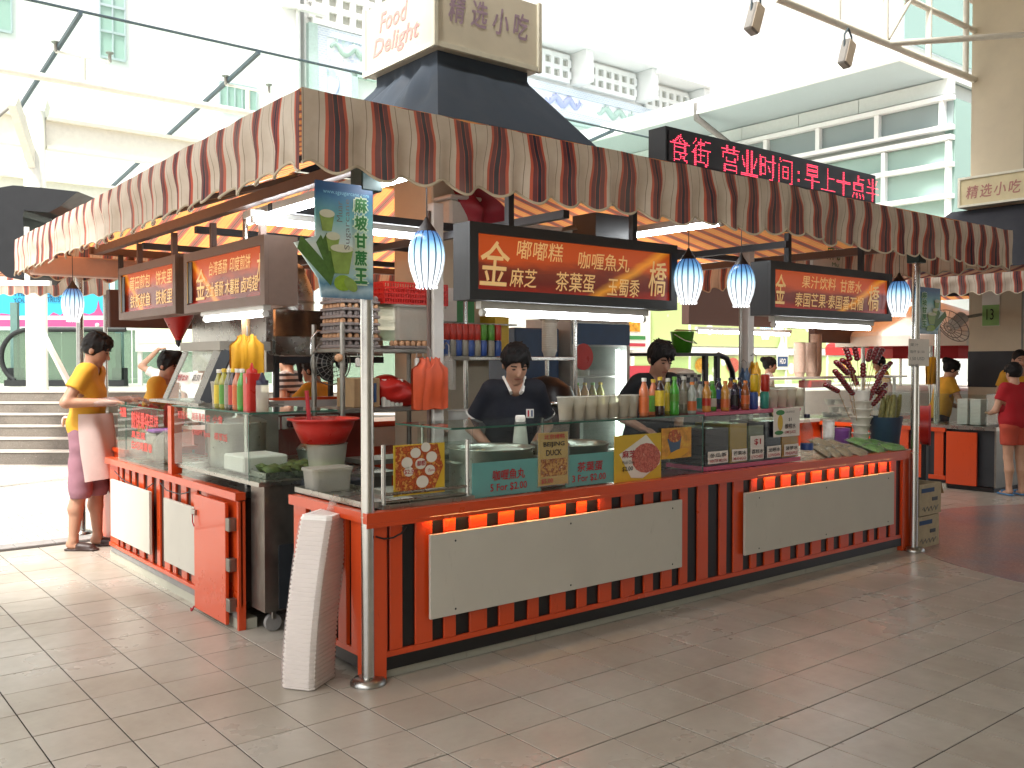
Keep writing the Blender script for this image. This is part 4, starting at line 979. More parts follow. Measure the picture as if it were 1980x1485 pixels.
mat('sign_case', '#2f3335', .5, var=.08, scale=20); mat('sign_case_brown', '#6a574c', .5, var=.08, scale=20)
def gold():
    t = NT('gold_letter'); b = t.bsdf(Base_Color=rgba('#e8c88a'), Roughness=.5); b.inputs['Emission Color'].default_value = rgba('#e8c080'); b.inputs['Emission Strength'].default_value = .14; M['gold_letter'] = t.m
gold(); mat('gold_line', '#b98a2c', .35, .6); mat('white_tube_case', '#cfcfca', .4)
emit('tube_light', (.93, .97, 1.), 14.)
def lightbox(name, label, o, right, w, h, depth, pm, cm, rows, border=.055, hang=2.43):
    """hanging light box: o lower left front corner, right = direction of reading"""
    o = np.array(o, float); right = np.array(right, float); nrm = np.cross(right, Z_)            # towards the reader
    t = thing(name, label, 'sign', tuple(o + right * w / 2 - nrm * depth / 2), 'light box signs hanging under the awning')
    def bx(mb, a0, a1, n0, n1, z0, z1):
        p = o + right * a0 + nrm * n0; q = o + right * a1 + nrm * n1; return mb.box(p[0], q[0], p[1], q[1], o[2] + z0, o[2] + z1)
    part('case', bx(MB(), 0, w, -depth, -.02, 0, h), cm, t)
    fm = MB(); bx(fm, 0, w, -.019, .004, 0, border); bx(fm, 0, w, -.019, .004, h - border, h); bx(fm, 0, border, -.019, .004, border, h - border); bx(fm, w - border, w, -.019, .004, border, h - border)
    part('frame', fm, cm, t); pn = part('panel', bx(MB(), border, w - border, -.0195, -.012, border, h - border), pm, t)
    for s, a, z, ww, hh, kw in rows: lettering(pn, s, o + right * a * w + Z_ * z * h - nrm * .012, right, Z_, ww * w, hh * h, 'gold_letter', lift=.004, **kw)
    for a in (.2, .8):
        p = o + right * a * w - nrm * depth * .5; part('hanger', MB().box(p[0] - .018, p[0] + .018, p[1] - .018, p[1] + .018, o[2] + h, hang), 'brown_frame' if cm == 'sign_case_brown' else 'dark_steel', t)
    return t
B = dict(bold=.005, shear=.14)
SG = 'light box signs hanging under the awning'
lightbox('light_box_sign', 'dark framed light box sign with gold characters over the two men', (.575, -.03, 1.84), X_, 1.575, .395, .14, 'lightbox_a', 'sign_case',
         [('金', .045, .2, .125, .58, B), ('嘟嘟糕', .2, .58, .21, .25, B), ('咖喱魚丸', .48, .52, .26, .24, B), ('麻芝', .17, .2, .12, .25, B), ('茶葉蛋', .375, .18, .19, .27, B), ('玉蜀黍', .625, .16, .17, .26, B), ('橋', .845, .2, .10, .52, B)])
lightbox('light_box_sign', 'dark framed light box sign with gold characters over the candied skewers', (3.11, -.02, 1.842), X_, 1.59, .37, .16, 'lightbox_b', 'sign_case',
         [('金', .045, .22, .075, .55, B), ('果汁饮料', .24, .55, .27, .24, B), ('甘蔗水', .55, .53, .18, .25, B), ('泰国芒果·泰国番石榴', .19, .19, .56, .27, B), ('橋', .79, .2, .1, .52, B)])
A_ = lightbox('light_box_sign', 'brown framed light box sign with gold characters nearest the corner post on the left side', (.0, 2.405, 1.847), -Y_, 1.278, .395, .2, 'lightbox_c', 'sign_case_brown',
         [('金', .15, .2, .13, .5, B), ('台湾香肠', .33, .56, .23, .22, B), ('印度煎饼', .59, .56, .24, .22, B), ('芝士香肠', .28, .22, .23, .23, B), ('木薯糕', .53, .22, .17, .23, B), ('卤鸡翅', .72, .22, .19, .23, B), ('才', .90, .35, .045, .4, B)])
B_ = lightbox('light_box_sign', 'brown framed light box sign furthest along the left side above the young man', (-.02, 3.79, 1.852), -Y_, 1.28, .4, .16, 'lightbox_d', 'sign_case_brown',
         [('莆田煎包', .2, .54, .36, .25, B), ('饼夹里', .66, .54, .26, .25, B), ('铁板鱿鱼', .2, .2, .36, .25, B), ('铁板里', .66, .2, .26, .25, B)])
for S_, y0 in ((A_, 2.405), (B_, 3.79)):
    part('dark_strip', MB().box(-.006 if y0 < 3 else -.026, .0 if y0 < 3 else -.02, y0 - .056 - .1, y0 - .056, 1.91, 2.18), 'black_panel', S_)
    part('gold_strip', MB().box(-.010 if y0 < 3 else -.030, -.0065 if y0 < 3 else -.0265, y0 - .056 - .03, y0 - .056 - .022, 1.91, 2.18), 'gold_line', S_)

def tube_fitting(p0, p1, label, case=True):
    p0 = np.array(p0, float); p1 = np.array(p1, float); d = (p1 - p0) / np.linalg.norm(p1 - p0)
    t = thing('fluorescent_tube', label, 'light', tuple((p0 + p1) / 2), 'fluorescent tubes of the stall')
    part('tube', MB().tube([p0, p1], .0165, 12), 'tube_light', t)
    if case: part('batten', MB().bar(p0 + Z_ * .04 - d * .04, p1 + Z_ * .04 + d * .04, .045, .04), 'white_tube_case', t)
    for p, s in ((p0, -1), (p1, 1)): part('end_cap', MB().tube([p + d * s * .001, p + d * s * .025], .019, 12).bar(p + d * s * .013 + Z_ * .01, p + d * s * .013 + Z_ * .05, .02), 'white_tube_case', t)
    return t
tube_fitting((.74, .06, 1.782), (1.93, .06, 1.782), 'fluorescent tube under the sign over the two men')
tube_fitting((3.28, .06, 1.785), (4.5, .06, 1.785), 'fluorescent tube under the sign over the candied skewers')
tube_fitting((.04, 2.12, 1.80), (.04, 1.23, 1.80), 'fluorescent tube under the left sign nearest the corner')
a = PZ(800, 338, 2.36); b = PZ(492, 430, 2.36); b[0] = a[0]; tube_fitting(a, b, 'long fluorescent tube under the roof behind the sugarcane banner')
b2 = PZ(478, 425, 2.33); tube_fitting(b2 + [0.05, 0, 0], b2 + [1.25, 0, 0], 'fluorescent tube under the roof crossing behind the left signs')
a = PZ(1392, 432, 2.4); b = PZ(1232, 462, 2.4); b[0] = a[0]; tube_fitting(a, b, 'fluorescent tube under the roof between the two front signs')
c = PY(1350, 641, 3.75); d = PY(1525, 641, 3.75); tube_fitting((c[0], 3.75, c[2]), (d[0], 3.75, c[2]), 'fluorescent tube under the rear brown sign board')
a = PZ(505, 425, 2.3); 
# small cords carrying the roof tubes are part of the frame
# --- rear sign boards seen from behind
for (u0, u1, v0, v1, y, lab) in ((1325, 1562, 548, 636, 3.85, 'brown back of the rear light box right of the grey post'), (1570, 1690, 580, 665, 4.35, 'brown back of the rear light box behind the skewers')):
    a = PY(u0, v0, y); b = PY(u1, v1, y); t = thing('rear_sign_board', lab, 'sign', (a[0] / 2 + b[0] / 2, y, b[2]), 'rear sign boards')
    zt_, zb2 = max(a[2], b[2]), min(a[2], b[2]); part('case', MB().cbox(((a[0] + b[0]) / 2, y, (zt_ + zb2) / 2), (b[0] - a[0], .12, zt_ - zb2), .006), 'brown_board', t)
    for k in (.2, .8): part('hanger', MB().bar((a[0] + (b[0] - a[0]) * k, y, zt_), (a[0] + (b[0] - a[0]) * k, y, 2.43), .035), 'dark_steel', t)
a = PX(208, 566, .9); y = 4.42
a = PY(208, 560, y); b = PY(450, 638, y); t = thing('rear_sign_board', 'long brown back of the rear sign above the terrace on the left', 'sign', ((a[0] + b[0]) / 2, y, 1.9), 'rear sign boards')
part('case', MB().cbox(((a[0] + b[0]) / 2, y, (a[2] + b[2]) / 2), (b[0] - a[0], .1, abs(a[2] - b[2])), .006), 'brown_board', t)
for k in (.1, .9): part('hanger', MB().bar((a[0] + (b[0] - a[0]) * k, y, max(a[2], b[2])), (a[0] + (b[0] - a[0]) * k, y, 2.43), .035), 'dark_steel', t)
# pale fascia box beyond the left end of the stall
fb = thing('fascia_box', 'pale pink fascia box hanging at the rear left end of the stall', 'fascia', (.2, 4.6, 2.1))
a = PY(60, 492, 4.62); b = PY(330, 545, 4.62); mat('fascia_pink', '#c3a08f', .6, var=.05)
part('panel', MB().cbox(((a[0] + b[0]) / 2, 4.62, (a[2] + b[2]) / 2), (b[0] - a[0], .14, abs(a[2] - b[2])), .01), 'fascia_pink', fb)
for k in (.25, .7): part('hanger', MB().bar((a[0] + (b[0] - a[0]) * k, 4.62, a[2]), (a[0] + (b[0] - a[0]) * k, 4.62, 2.46), .04), 'brown_frame', fb)

# --- pendant lamps
def pendant_mat():
    t = NT('pendant_glass'); tc = t.coord(); sp = t.add('SeparateXYZ'); t.link(tc, sp.inputs[0])
    at = t.add('Math'); at.operation = 'ARCTAN2'; t.link(sp.outputs[1], at.inputs[0]); t.link(sp.outputs[0], at.inputs[1])
    mu = t.add('Math'); mu.operation = 'MULTIPLY'; t.link(at.outputs[0], mu.inputs[0]); mu.inputs[1].default_value = 15 / (2 * math.pi)
    frc = t.add('Math'); frc.operation = 'FRACT'; t.link(mu.outputs[0], frc.inputs[0])
    ln = t.ramp(frc.outputs[0], [(0, (.01, .04, .09)), (.18, (.01, .04, .09)), (.26, (1, 1, 1)), (.92, (1, 1, 1)), (1, (.01, .04, .09))])
    zr = t.add('MapRange'); t.link(sp.outputs[2], zr.inputs[0]); zr.inputs[1].default_value = 0; zr.inputs[2].default_value = .27
    gr = t.ramp(zr.outputs[0], [(0, (1, 1, 1)), (.35, (.88, .97, 1)), (.6, (.45, .74, .9)), (.8, (.1, .26, .48)), (1, (.02, .06, .18))])
    c = t.mix(gr.outputs[0], ln.outputs[0], .92, 'MULTIPLY')
    b = t.bsdf(Base_Color=c.outputs[0], Roughness=.25); t.link(c.outputs[0], b.inputs['Emission Color']); b.inputs['Emission Strength'].default_value = .58
    M['pendant_glass'] = t.m
pendant_mat(); mat('lamp_cap', '#23201f', .5)
def make_pendant(x, y, z, label, top=2.42, k=1.):
    t = thing('pendant_lamp', label, 'lamp', (x, y, z), 'blue glass pendant lamps under the awning')
    prof = [(.046, 0), (.05, .003), (.062, .03), (.078, .075), (.087, .12), (.088, .15), (.083, .19), (.072, .225), (.056, .252), (.046, .262), (.044, .264)]
    part('shade', MB().lathe([(r * k, h * k) for r, h in prof], (x, y, z), 48, caps=False), 'pendant_glass', t)
    fr_ = MB()
    for i in range(16):
        a = 2 * math.pi * (i + .5) / 16; fr_.ball((x + .047 * k * math.cos(a), y + .047 * k * math.sin(a), z - .004), (.007 * k, .007 * k, .008), 6, 4)
    o = part('rim_beads', fr_, 'pendant_glass', t); o['kind'] = 'stuff'
    part('cap', MB().lathe([(.048 * k, .26 * k), (.04 * k, .275 * k), (.018 * k, .305 * k), (.006, .33 * k), (0, .331 * k)], (x, y, z), 20), 'lamp_cap', t)
    part('cord', MB().tube([(x, y, z + .32 * k), (x + .002, y, (z + top) / 2), (x, y, top)], .003, 6), 'dark_cable', t); return t
P1 = make_pendant(.27, -.1, 1.885, 'lit blue pendant lamp beside the sugarcane banner')
for x, lab in ((2.175, 'left of the pair of lit blue pendant lamps between the front signs'), (2.69, 'right of the pair of lit blue pendant lamps between the front signs'), (4.66, 'lit blue pendant lamp between the right sign and the right post')):
    clone(P1, (x, -.1, 1.885), lab)
c = PX(141, 620, -.2); clone(P1, (c[0], c[1], c[2]), 'lit blue pendant lamp above the young man in yellow')
c = PY(650, 612, 3.3); clone(P1, (c[0], c[1], c[2] + .02), 'small blue pendant lamp showing below the sugarcane banner')
for u, v, lab in ((1480, 655, 'dim grey pendant lamp behind the brown rear sign'), (1505, 650, 'dim grey pendant lamp nearest the skewers')):
    c = PY(u, v, 5.4); clone(P1, (c[0], c[1], c[2]), lab)

# --- sugarcane juice banners on the corner posts
def cane_mat():
    t = NT('cane_print'); co = t.coord('Generated'); sp = t.add('SeparateXYZ'); t.link(co, sp.inputs[0]); n = t.noise(5, 4, co)
    a = t.add('Math'); a.operation = 'MULTIPLY_ADD'; t.link(n.outputs[0], a.inputs[0]); a.inputs[1].default_value = .12; t.link(sp.outputs[2], a.inputs[2])
    r = t.ramp(a.outputs[0], [(.05, '#3f6f8f'), (.13, '#a9c4cf'), (.19, '#4a7d99'), (.26, '#a9cfd4'), (.5, '#d3e0da'), (.75, '#6fb2b6'), (.95, '#1f5f8c'), (1., '#174a78')])
    t.bsdf(Base_Color=r.outputs[0], Roughness=.4); M['cane_print'] = t.m
cane_mat(); mat('cane_green', '#476b2c', .5, var=.25, scale=40); mat('juice_green', '#7f9a4a', .4, var=.15, scale=30); mat('foam', '#c5c8ae', .6); mat('print_green', '#2f7a3c', .5); mat('print_pale', '#cfe2c4', .5); mat('lime_green', '#7fa02c', .5, var=.2, scale=50); mat('print_sky', '#7fc0d8', .5)
def flat(mb, pts2, o, r, n, dep):
    """polygon of (a, z) points as a thin plate standing on direction r, lifted dep along n"""
    vs = [np.array(o) + np.array(r) * a + Z_ * z + np.array(n) * dep for a, z in pts2]; k = len(vs); back = [v - np.array(n) * .0015 for v in vs]
    return mb.add(vs + back, [tuple(range(k)), tuple(range(k, 2 * k))[::-1]] + [((i + 1) % k, i, k + i, k + (i + 1) % k) for i in range(k)])
def ellp(cx, cz, rx, rz, n=16, rot=0.): return [(cx + rx * math.cos(t) * math.cos(rot) - rz * math.sin(t) * math.sin(rot), cz + rx * math.cos(t) * math.sin(rot) + rz * math.sin(t) * math.cos(rot)) for t in np.linspace(0, 2 * math.pi, n, endpoint=False)]
def cane_banner(o, w, h, label, rd, mirror=False):
    """o = lower corner at the post; w reaches away from it"""
    rd = np.array(rd, float); nrm = np.array([0, -1., 0]); t = thing('sugarcane_banner', label, 'banner', tuple(o), 'sugarcane juice banners')
    sg_ = 1
    out = [(0, 0), (0, h), (-w, h), (-w, .52 * h), (-1.35 * w, .45 * h), (-.95 * w, .16 * h), (-.9 * w, 0)]
    if mirror: out = [(-a, z) for a, z in out][::-1]
    else: out = out[::-1] if False else out
    pl = [(a, z) for a, z in out]
    if not mirror: pl = pl
    k = len(pl); vs = [np.array(o) + rd * a + Z_ * z for a, z in pl]; bk = [v - nrm * .012 for v in vs]
    # order so that the face looks to -y
    fc_ = tuple(range(k)) ; mb = MB(); mb.add(vs + bk, [fc_[::-1] if not mirror else fc_, (tuple(range(k, 2 * k)) if not mirror else tuple(range(k, 2 * k))[::-1])] + [(i, (i + 1) % k, k + (i + 1) % k, k + i) for i in range(k)])
    b = part('board', mb, 'cane_print', t); m = -1 if mirror else 1
    def pf(name, pts, mt, dep): part(name, flat(MB(), [(m * a * w, z * h) for a, z in pts], o, rd, nrm, dep), mt, b)
    for j, (a0, z0, a1, z1, ww) in enumerate(((-1.28, .46, -.72, .16, .11), (-.96, .5, -.7, .2, .09), (-.86, .52, -.62, .26, .09))):
        d = np.array([a1 - a0, z1 - z0]); q = np.array([-d[1], d[0]]); q = q / np.linalg.norm(q) * ww * .6; pf('cane_stick', [(a0 - q[0], z0 - q[1]), (a1 - q[0], z1 - q[1]), (a1 + q[0], z1 + q[1]), (a0 + q[0], z0 + q[1])], 'cane_green', .003 + .001 * j)
    for j, (cx_, cz_, r_, hh) in enumerate(((-.82, .72, .13, .15), (-.72, .53, .12, .13), (-.57, .43, .2, .22))):
        pf('cup', [(cx_ - r_, cz_), (cx_ - r_ * .6, cz_ - hh), (cx_ + r_ * .6, cz_ - hh), (cx_ + r_, cz_)], 'juice_green', .0065 + .001 * j); pf('foam', ellp(cx_, cz_, r_, .035), 'foam', .009 + .001 * j)
    pf('lime', ellp(-.55, .13, .16, .07), 'lime_green', .0105); pf('lime_half', ellp(-.42, .12, .12, .055, rot=-.3), 'juice_green', .012)
    for j, ch in enumerate('麻坡甘蔗王'):
        zz = h * (.76 - .155 * j); aa = -.34 * w if not mirror else .12 * w
        lettering(b, ch, np.array(o) + rd * (aa - .008 * w) + Z_ * (zz - .004 * h) + nrm * .004, rd, Z_, .235 * w, .135 * h, 'print_pale', bold=.085, lift=.001)
        lettering(b, ch, np.array(o) + rd * (aa + .005 * w) + Z_ * zz + nrm * .005, rd, Z_, .21 * w, .125 * h, 'print_green', bold=.03, lift=.002)
    if not mirror:
        lettering(b, 'Sugarcane', np.array(o) + rd * (-.42 * w) + Z_ * (.42 * h) + nrm * .0145, Z_, -rd, .44 * h, .12 * w, 'ink_grey', lift=.001)
        lettering(b, 'Muar', np.array(o) + rd * (-.55 * w) + Z_ * (.66 * h) + nrm * .004, Z_, -rd, .18 * h, .1 * w, 'ink_grey', lift=.001)
        lettering(b, 'www.sgsugarcane.com', np.array(o) + rd * (-.88 * w) + Z_ * (.885 * h) + nrm * .002, rd, Z_, .8 * w, .035 * h, 'print_sky', lift=.002)
    return t
a = PY(715, 582, -.02); b = PY(604, 372, -.02)
cane_banner((a[0], -.05, a[2] + .005), a[0] - b[0], .52, 'sugarcane drink banner with green Chinese characters on the corner post', X_)
c = PY(1776, 645, -.06); d = PY(1818, 563, -.06); cane_banner((c[0] + .0, -.06, c[2]), d[0] - c[0], d[2] - c[2] + .02, 'small sugarcane drink banner on the right hand post', X_, True)
ps = thing('post_notice', 'white paper notice taped to the right hand post', 'notice', (5.0, -.1, 1.5))
c = PY(1756, 708, -.1); d = PY(1796, 656, -.1); pn = part('sheet', MB().box(c[0], d[0], -.103, -.1, c[2], d[2]), 'paper_white', ps)
for k, s in enumerate(('果汁', '每杯 $1.50', '1.50 USD', '谢谢')): lettering(pn, s, (c[0] + .02, -.103, d[2] - .06 - .055 * k), X_, Z_, (d[0] - c[0]) * (.4 + .3 * (k in (1, 2))), .026, 'ink_grey', lift=.0012)
# white banner above the right sign
wb = thing('juice_fascia_board', 'white fascia board with green lettering above the right sign', 'sign', (4.5, .9, 2.1))
a = PY(1572, 490, .9); b = PY(1700, 530, .9); part('board', MB().box(a[0], b[0], .9, .93, b[2] - .02, a[2]), 'paper_white', wb)
lettering(wb, '麻坡甘蔗王', (a[0] + .22, .9, b[2] + .08), X_, Z_, .62, .12, 'print_green', bold=.01); lettering(wb, 'Muar Sugarcane', (a[0] + .3, .9, b[2] + .01), X_, Z_, .55, .05, 'print_green')
part('green_swirl', MB().tube([(b[0] - .02, .893, b[2] + .12 + .02), (b[0] - .06, .893, b[2] + .2), (b[0] - .08, .893, a[2] - .02)], .02, 6), 'print_green', wb)
part('hanger', MB().bar((a[0] + .1, .915, a[2]), (a[0] + .1, .915, 2.44), .03).bar((b[0] - .1, .915, a[2]), (b[0] - .1, .915, 2.44), .03), 'dark_steel', wb)
# ================================================================== goods on the counters
M['case_glass'] = glass('case_glass', '#f0f5f2', 1.0, .015, .012, '#c8d4cc'); mat('glass_edge', '#2f5a4c', .15)
M['clear_plastic'] = film('clear_plastic', '#f4f4f0', .1, .12); M['milky_plastic'] = film('milky_plastic', '#e6e4da', .42, .3, '#cfcdc2'); M['poly_bag'] = film('poly_bag', '#f6f4f0', .2, .15, '#e4e0da')
mat('soy_milk', '#b7a68c', .5, var=.1); mat('pot_steel', '#b0b0a8', .3, .85, var=.1, scale=15); mat('broth', '#6e4a24', .2, var=.3, scale=30); mat('fish_ball', '#cdb58c', .5, var=.1)
mat('plastic_red', '#b5241c', .3, var=.05); mat('plastic_white', '#d3d1c8', .4, var=.04); mat('plastic_green', '#4f9a2c', .35); mat('plastic_blue', '#3f5670', .4); mat('plastic_purple', '#8a4fa3', .4); mat('plastic_orange', '#c04a22', .5, var=.08); mat('plastic_yellow', '#d39a1c', .45, var=.08)
mat('plastic_pink', '#b8506e', .35); mat('cardboard', '#9a7c58', .85, var=.12, scale=18); mat('cardboard_pale', '#a89b7f', .85, var=.12, scale=18); mat('egg_grey', '#7d7470', .9, var=.1); mat('egg_tan', '#b58a66', .6, var=.1); mat('foam_white', '#e2e0da', .65, var=.03)
mat('candy_red', '#6e121b', .12, var=.3, scale=60, coat=.8); mat('stick_wood', '#a98c5e', .7); mat('corn_husk', '#77743f', .6, var=.35, scale=45, bump=.5, bscale=60); mat('snack_tan', '#8f7c55', .6, var=.3, scale=60, bump=.6, bscale=90); mat('snack_green', '#5f9a3a', .5, var=.25, scale=60, bump=.6, bscale=90)
mat('bowl_white', '#d5d3c7', .35, var=.03); mat('wire_grey', '#84827c', .4, .8)
# --- stainless tray, containers, red basin at the corner
tr_ = thing('serving_tray', 'shallow stainless tray on the corner of the front counter', 'tray', (.13, .42, .82))
part('pan', MB().box(.03, .30, .06, .8, .822, .828), 'stainless', tr_); part('rim', MB().box(.02, .03, .05, .81, .822, .85).box(.30, .31, .05, .81, .822, .85).box(.0305, .2995, .05, .06, .822, .85).box(.0305, .2995, .8, .81, .822, .85), 'stainless', tr_)
ct = thing('lidded_container', 'translucent white lidded food container on the steel tray', 'container', (.17, .72, .829))
def rbox(c, w, d, h, r, taper=.9, n=5):
    """rounded rectangular tub, wider at the top"""
    mb = MB(); pr = []
    for zz, k in ((0, taper), (h, 1.)):
        ring = []
        for q in range(4):
            a0 = q * math.pi / 2; sx, sy = ((1, 1), (-1, 1), (-1, -1), (1, -1))[q]
            for t in range(n + 1): a = a0 + t * math.pi / 2 / n; ring.append((c[0] + sx * (w / 2 - r) * k + r * k * math.cos(a), c[1] + sy * (d / 2 - r) * k + r * k * math.sin(a), c[2] + zz))
        pr.append(ring)
    m = len(pr[0]); mb.add(pr[0] + pr[1], [(i, (i + 1) % m, m + (i + 1) % m, m + i) for i in range(m)], True); mb.add(pr[0], [tuple(range(m))[::-1]]); mb.add(pr[1], [tuple(range(m))]); return mb
part('body', rbox((.17, .72, .829), .24, .15, .11, .03), 'milky_plastic', ct); part('lid', rbox((.17, .72, .94), .252, .162, .014, .03, 1.), 'milky_plastic', ct)
tb = thing('juice_tub', 'tall translucent tub half full of green juice under the red basin', 'tub', (.34, 1.0, .8))
c = PY(632, 900, .98)
part('body', MB().lathe([(.095, 0), (.115, .19), (.12, .195)], (c[0], .98, .862), 28), 'milky_plastic', tb); part('juice', MB().lathe([(.09, .004), (.1, .1), (0, .1)], (c[0], .98, .862), 28), 'juice_green', tb)
part('stand', MB().cbox((c[0], .98, .431), (.3, .3, .86), .01), 'dark_steel', tb)
bs_ = solo('red_basin', MB().lathe([(.0, 0), (.125, 0), (.165, .085), (.178, .125), (.205, .133), (.205, .142), (.17, .137), (.155, .085), (.12, .01), (0, .01)], (c[0] - .02, .98, 1.062), 40), 'plastic_red', 'round red plastic basin standing on the juice tub', 'basin')
solo('ladle_rag', MB().tube([(c[0] - .05, 1.0, 1.08), (c[0] - .09, 1.02, 1.2), (c[0] - .1, 1.03, 1.36)], .012, 8), 'ink_red', 'dark red handled scoop standing in the red basin', 'scoop')
# --- egg noodle poster holder
ph = thing('steel_poster_rack', 'steel framed glass rack holding the food poster by the corner post', 'rack', (.3, .06, .81))
for x in (.105, .605): part('upright', MB().tube([(x, .03, .816), (x, .03, 1.125)], .011, 10), 'steel_bright', ph)
for z in (.845, .885): part('rail', MB().tube([(.105, .03, z), (.605, .03, z)], .008, 8), 'stainless', ph)
part('base', MB().box(.09, .63, .0, .09, .8155, .838), 'stainless', ph); part('glass_pane', MB().box(.117, .593, .040, .045, .86, 1.12), 'case_glass', ph)
def photo_mat(name, cols, scale, seed=0., vor=True):
    t = NT(name); mp = t.add('Mapping'); t.link(t.coord(), mp.inputs[0]); mp.inputs['Location'].default_value = (seed, seed, seed)
    n = t.noise(scale, 5, mp.outputs[0]); st = [(.28 + .44 * k / (len(cols) - 1), c) for k, c in enumerate(cols)]
    r = t.ramp(n.outputs[0], st); t.bsdf(Base_Color=r.outputs[0], Roughness=.35); M[name] = t.m
photo_mat('photo_noodle', ['#5c1c0c', '#c0602c', '#8a2c14', '#d8a04c', '#7a1c10'], 42, 1.)
photo_mat('photo_duck', ['#3c140a', '#c09a5c', '#6a1c10', '#e0d4b0'], 38, 3.); photo_mat('photo_pink', ['#6a2420', '#c8705c', '#94342c', '#e0a48c'], 55, 5.); photo_mat('photo_corn', ['#8a6a14', '#c98a2c', '#d8b83c'], 16, 7.)
mat('card_yellow', '#c7a62c', .5, var=.06); mat('card_teal', '#5f9c98', .55, var=.05); mat('card_blueedge', '#34514e', .6)
def card(name, label, x0, x1, z0, z1, y, mt, cat='price card'):
    t = thing(name, label, cat, ((x0 + x1) / 2, y, z0)); t0 = part('sheet', MB().box(x0, x1, y, y + .004, z0, z1), mt, t); return t, t0
def disc(parent, name, cx_, cz_, rx, rz, y, mt, n=18, rot=0.): return part(name, flat(MB(), ellp(cx_, cz_, rx, rz, n, rot), (0, y, 0), X_, -Y_, 0), mt, parent)
t, s = card('food_poster', 'yellow poster of white eggs and noodles in the steel rack', .165, .465, .868, 1.118, .0335, 'card_yellow', 'poster')
part('food_photo', flat(MB(), [(.175, .9), (.175, 1.11), (.42, 1.115), (.455, 1.0), (.40, .885), (.25, .875)], (0, .032, 0), X_, -Y_, 0), 'photo_noodle', s)
for cx_, cz_, r_ in ((.24, 1.03, .032), (.29, 1.075, .03), (.35, 1.1, .028), (.385, 1.05, .032), (.32, 1.02, .032), (.375, .985, .03), (.25, .985, .028), (.33, .93, .036)): disc(s, 'egg', cx_, cz_, r_, r_ * .85, .0305, 'bowl_white')
lettering(s, '$2.50', (.222, .0295, .972), X_, Z_, .07, .024, 'ink_red', bold=.01); lettering(s, '都都', (.295, .0295, 1.01), X_, Z_, .05, .026, 'ink_red', bold=.01); lettering(s, '(5pcs)', (.36, .0295, .975), X_, Z_, .045, .018, 'ink_red', bold=.01)
# --- main glass display case
gc = thing('glass_display_case', 'low glass display case over the cooking pots on the front counter', 'display case', (1.5, .3, .81))
GX0, GX1, GY0, GY1, GZ0, GZ1 = .64, 2.475, .03, .55, .812, 1.178
part('front_glass', MB().box(GX0, GX1, GY0, GY0 + .006, GZ0, GZ1), 'case_glass', gc); part('side_glass', MB().box(GX0, GX0 + .006, GY0 + .007, GY1, GZ0, GZ1), 'case_glass', gc)
part('top_glass', MB().box(GX0 - .14, GX1, GY0 - .01, GY1, GZ1 + .001, GZ1 + .011), 'case_glass', gc)
part('top_edge', MB().box(GX0 - .14, GX1, GY0 - .0135, GY0 - .0105, GZ1 + .001, GZ1 + .011).box(GX0 - .1435, GX0 - .1405, GY0 - .01, GY1, GZ1 + .001, GZ1 + .011), 'glass_edge', gc)
part('pane_joint', MB().box(GX1 + .001, GX1 + .006, GY0, GY0 + .006, GZ0, GZ1 + .01), 'glass_edge', gc)
for x, y in ((GX0 + .02, GY1 - .02), (1.55, GY1 - .02)): part('upright', MB().tube([(x, y, GZ0), (x, y, GZ1)], .008, 8), 'steel_bright', gc)
def cookpot(cx_, cy_, r_, h_, label, fill='broth'):
    t = thing('cooking_pot', label, 'pot', (cx_, cy_, .81), 'cooking pots in the display case')
    part('body', MB().lathe([(r_ * .96, .0), (r_, .02), (r_, h_ - .01), (r_ + .012, h_), (r_ + .012, h_ + .006), (r_ - .004, h_), (r_ - .006, h_ - .06)], (cx_, cy_, .81), 40, caps=False), 'pot_steel', t)
    part('base', MB().lathe([(0, .002), (r_ * .96, .002)], (cx_, cy_, .81), 40, caps=False), 'pot_steel', t)
    part('soup', MB().lathe([(r_ - .006, h_ - .05), (0, h_ - .05)], (cx_, cy_, .81), 40, caps=False), fill, t)
    fb_ = MB(); rs = np.random.RandomState(int(cx_ * 100))
    for k in range(26): a = rs.uniform(0, 6.28); q = rs.uniform(0, r_ * .85); fb_.ball((cx_ + q * math.cos(a), cy_ + q * math.sin(a), .81 + h_ - .045), .018, 8, 6)
    o = part('fish_balls', fb_, 'fish_ball', t); o['kind'] = 'stuff'
    for s_ in (-1, 1): part('handle', MB().tube([(cx_ + s_ * (r_ + .0), cy_ - .05, .81 + h_ * .7), (cx_ + s_ * (r_ + .04), cy_ - .03, .81 + h_ * .72), (cx_ + s_ * (r_ + .04), cy_ + .03, .81 + h_ * .72), (cx_ + s_ * r_, cy_ + .05, .81 + h_ * .7)], .008, 8), 'pot_steel', t)
cookpot(.96, .29, .235, .235, 'large steel pot of fish balls left of the duck card'); cookpot(1.56, .29, .225, .225, 'large steel pot with red ladle right of the duck card')
solo('white_squeeze_cone', MB().lathe([(.05, 0), (.048, .02), (.03, .2), (.026, .21), (0, .21)], (1.28, .42, .998), 20), 'plastic_white', 'white tapered plastic funnel standing between the two pots', 'funnel', base=(1.28, .42, .998))
sd_ = thing('funnel_stand', 'steel shelf carrying the white funnel inside the display case', 'shelf', (1.28, .45, .81)); part('plate', MB().box(1.2, 1.36, .36, .5, .985, .997), 'stainless', sd_); part('leg', MB().box(1.205, 1.22, .365, .495, .81, .984), 'stainless', sd_); part('leg', MB().box(1.34, 1.355, .365, .495, .81, .984), 'stainless', sd_)
ld = MB().lathe([(0, 0), (.05, .01), (.055, .05), (.04, .07), (0, .075)], (1.42, .22, .99), 16); solo('pink_sponge', ld, 'plastic_red', 'crumpled pink cloth on the rim of the right pot', 'cloth', base=(1.42, .22, .99))
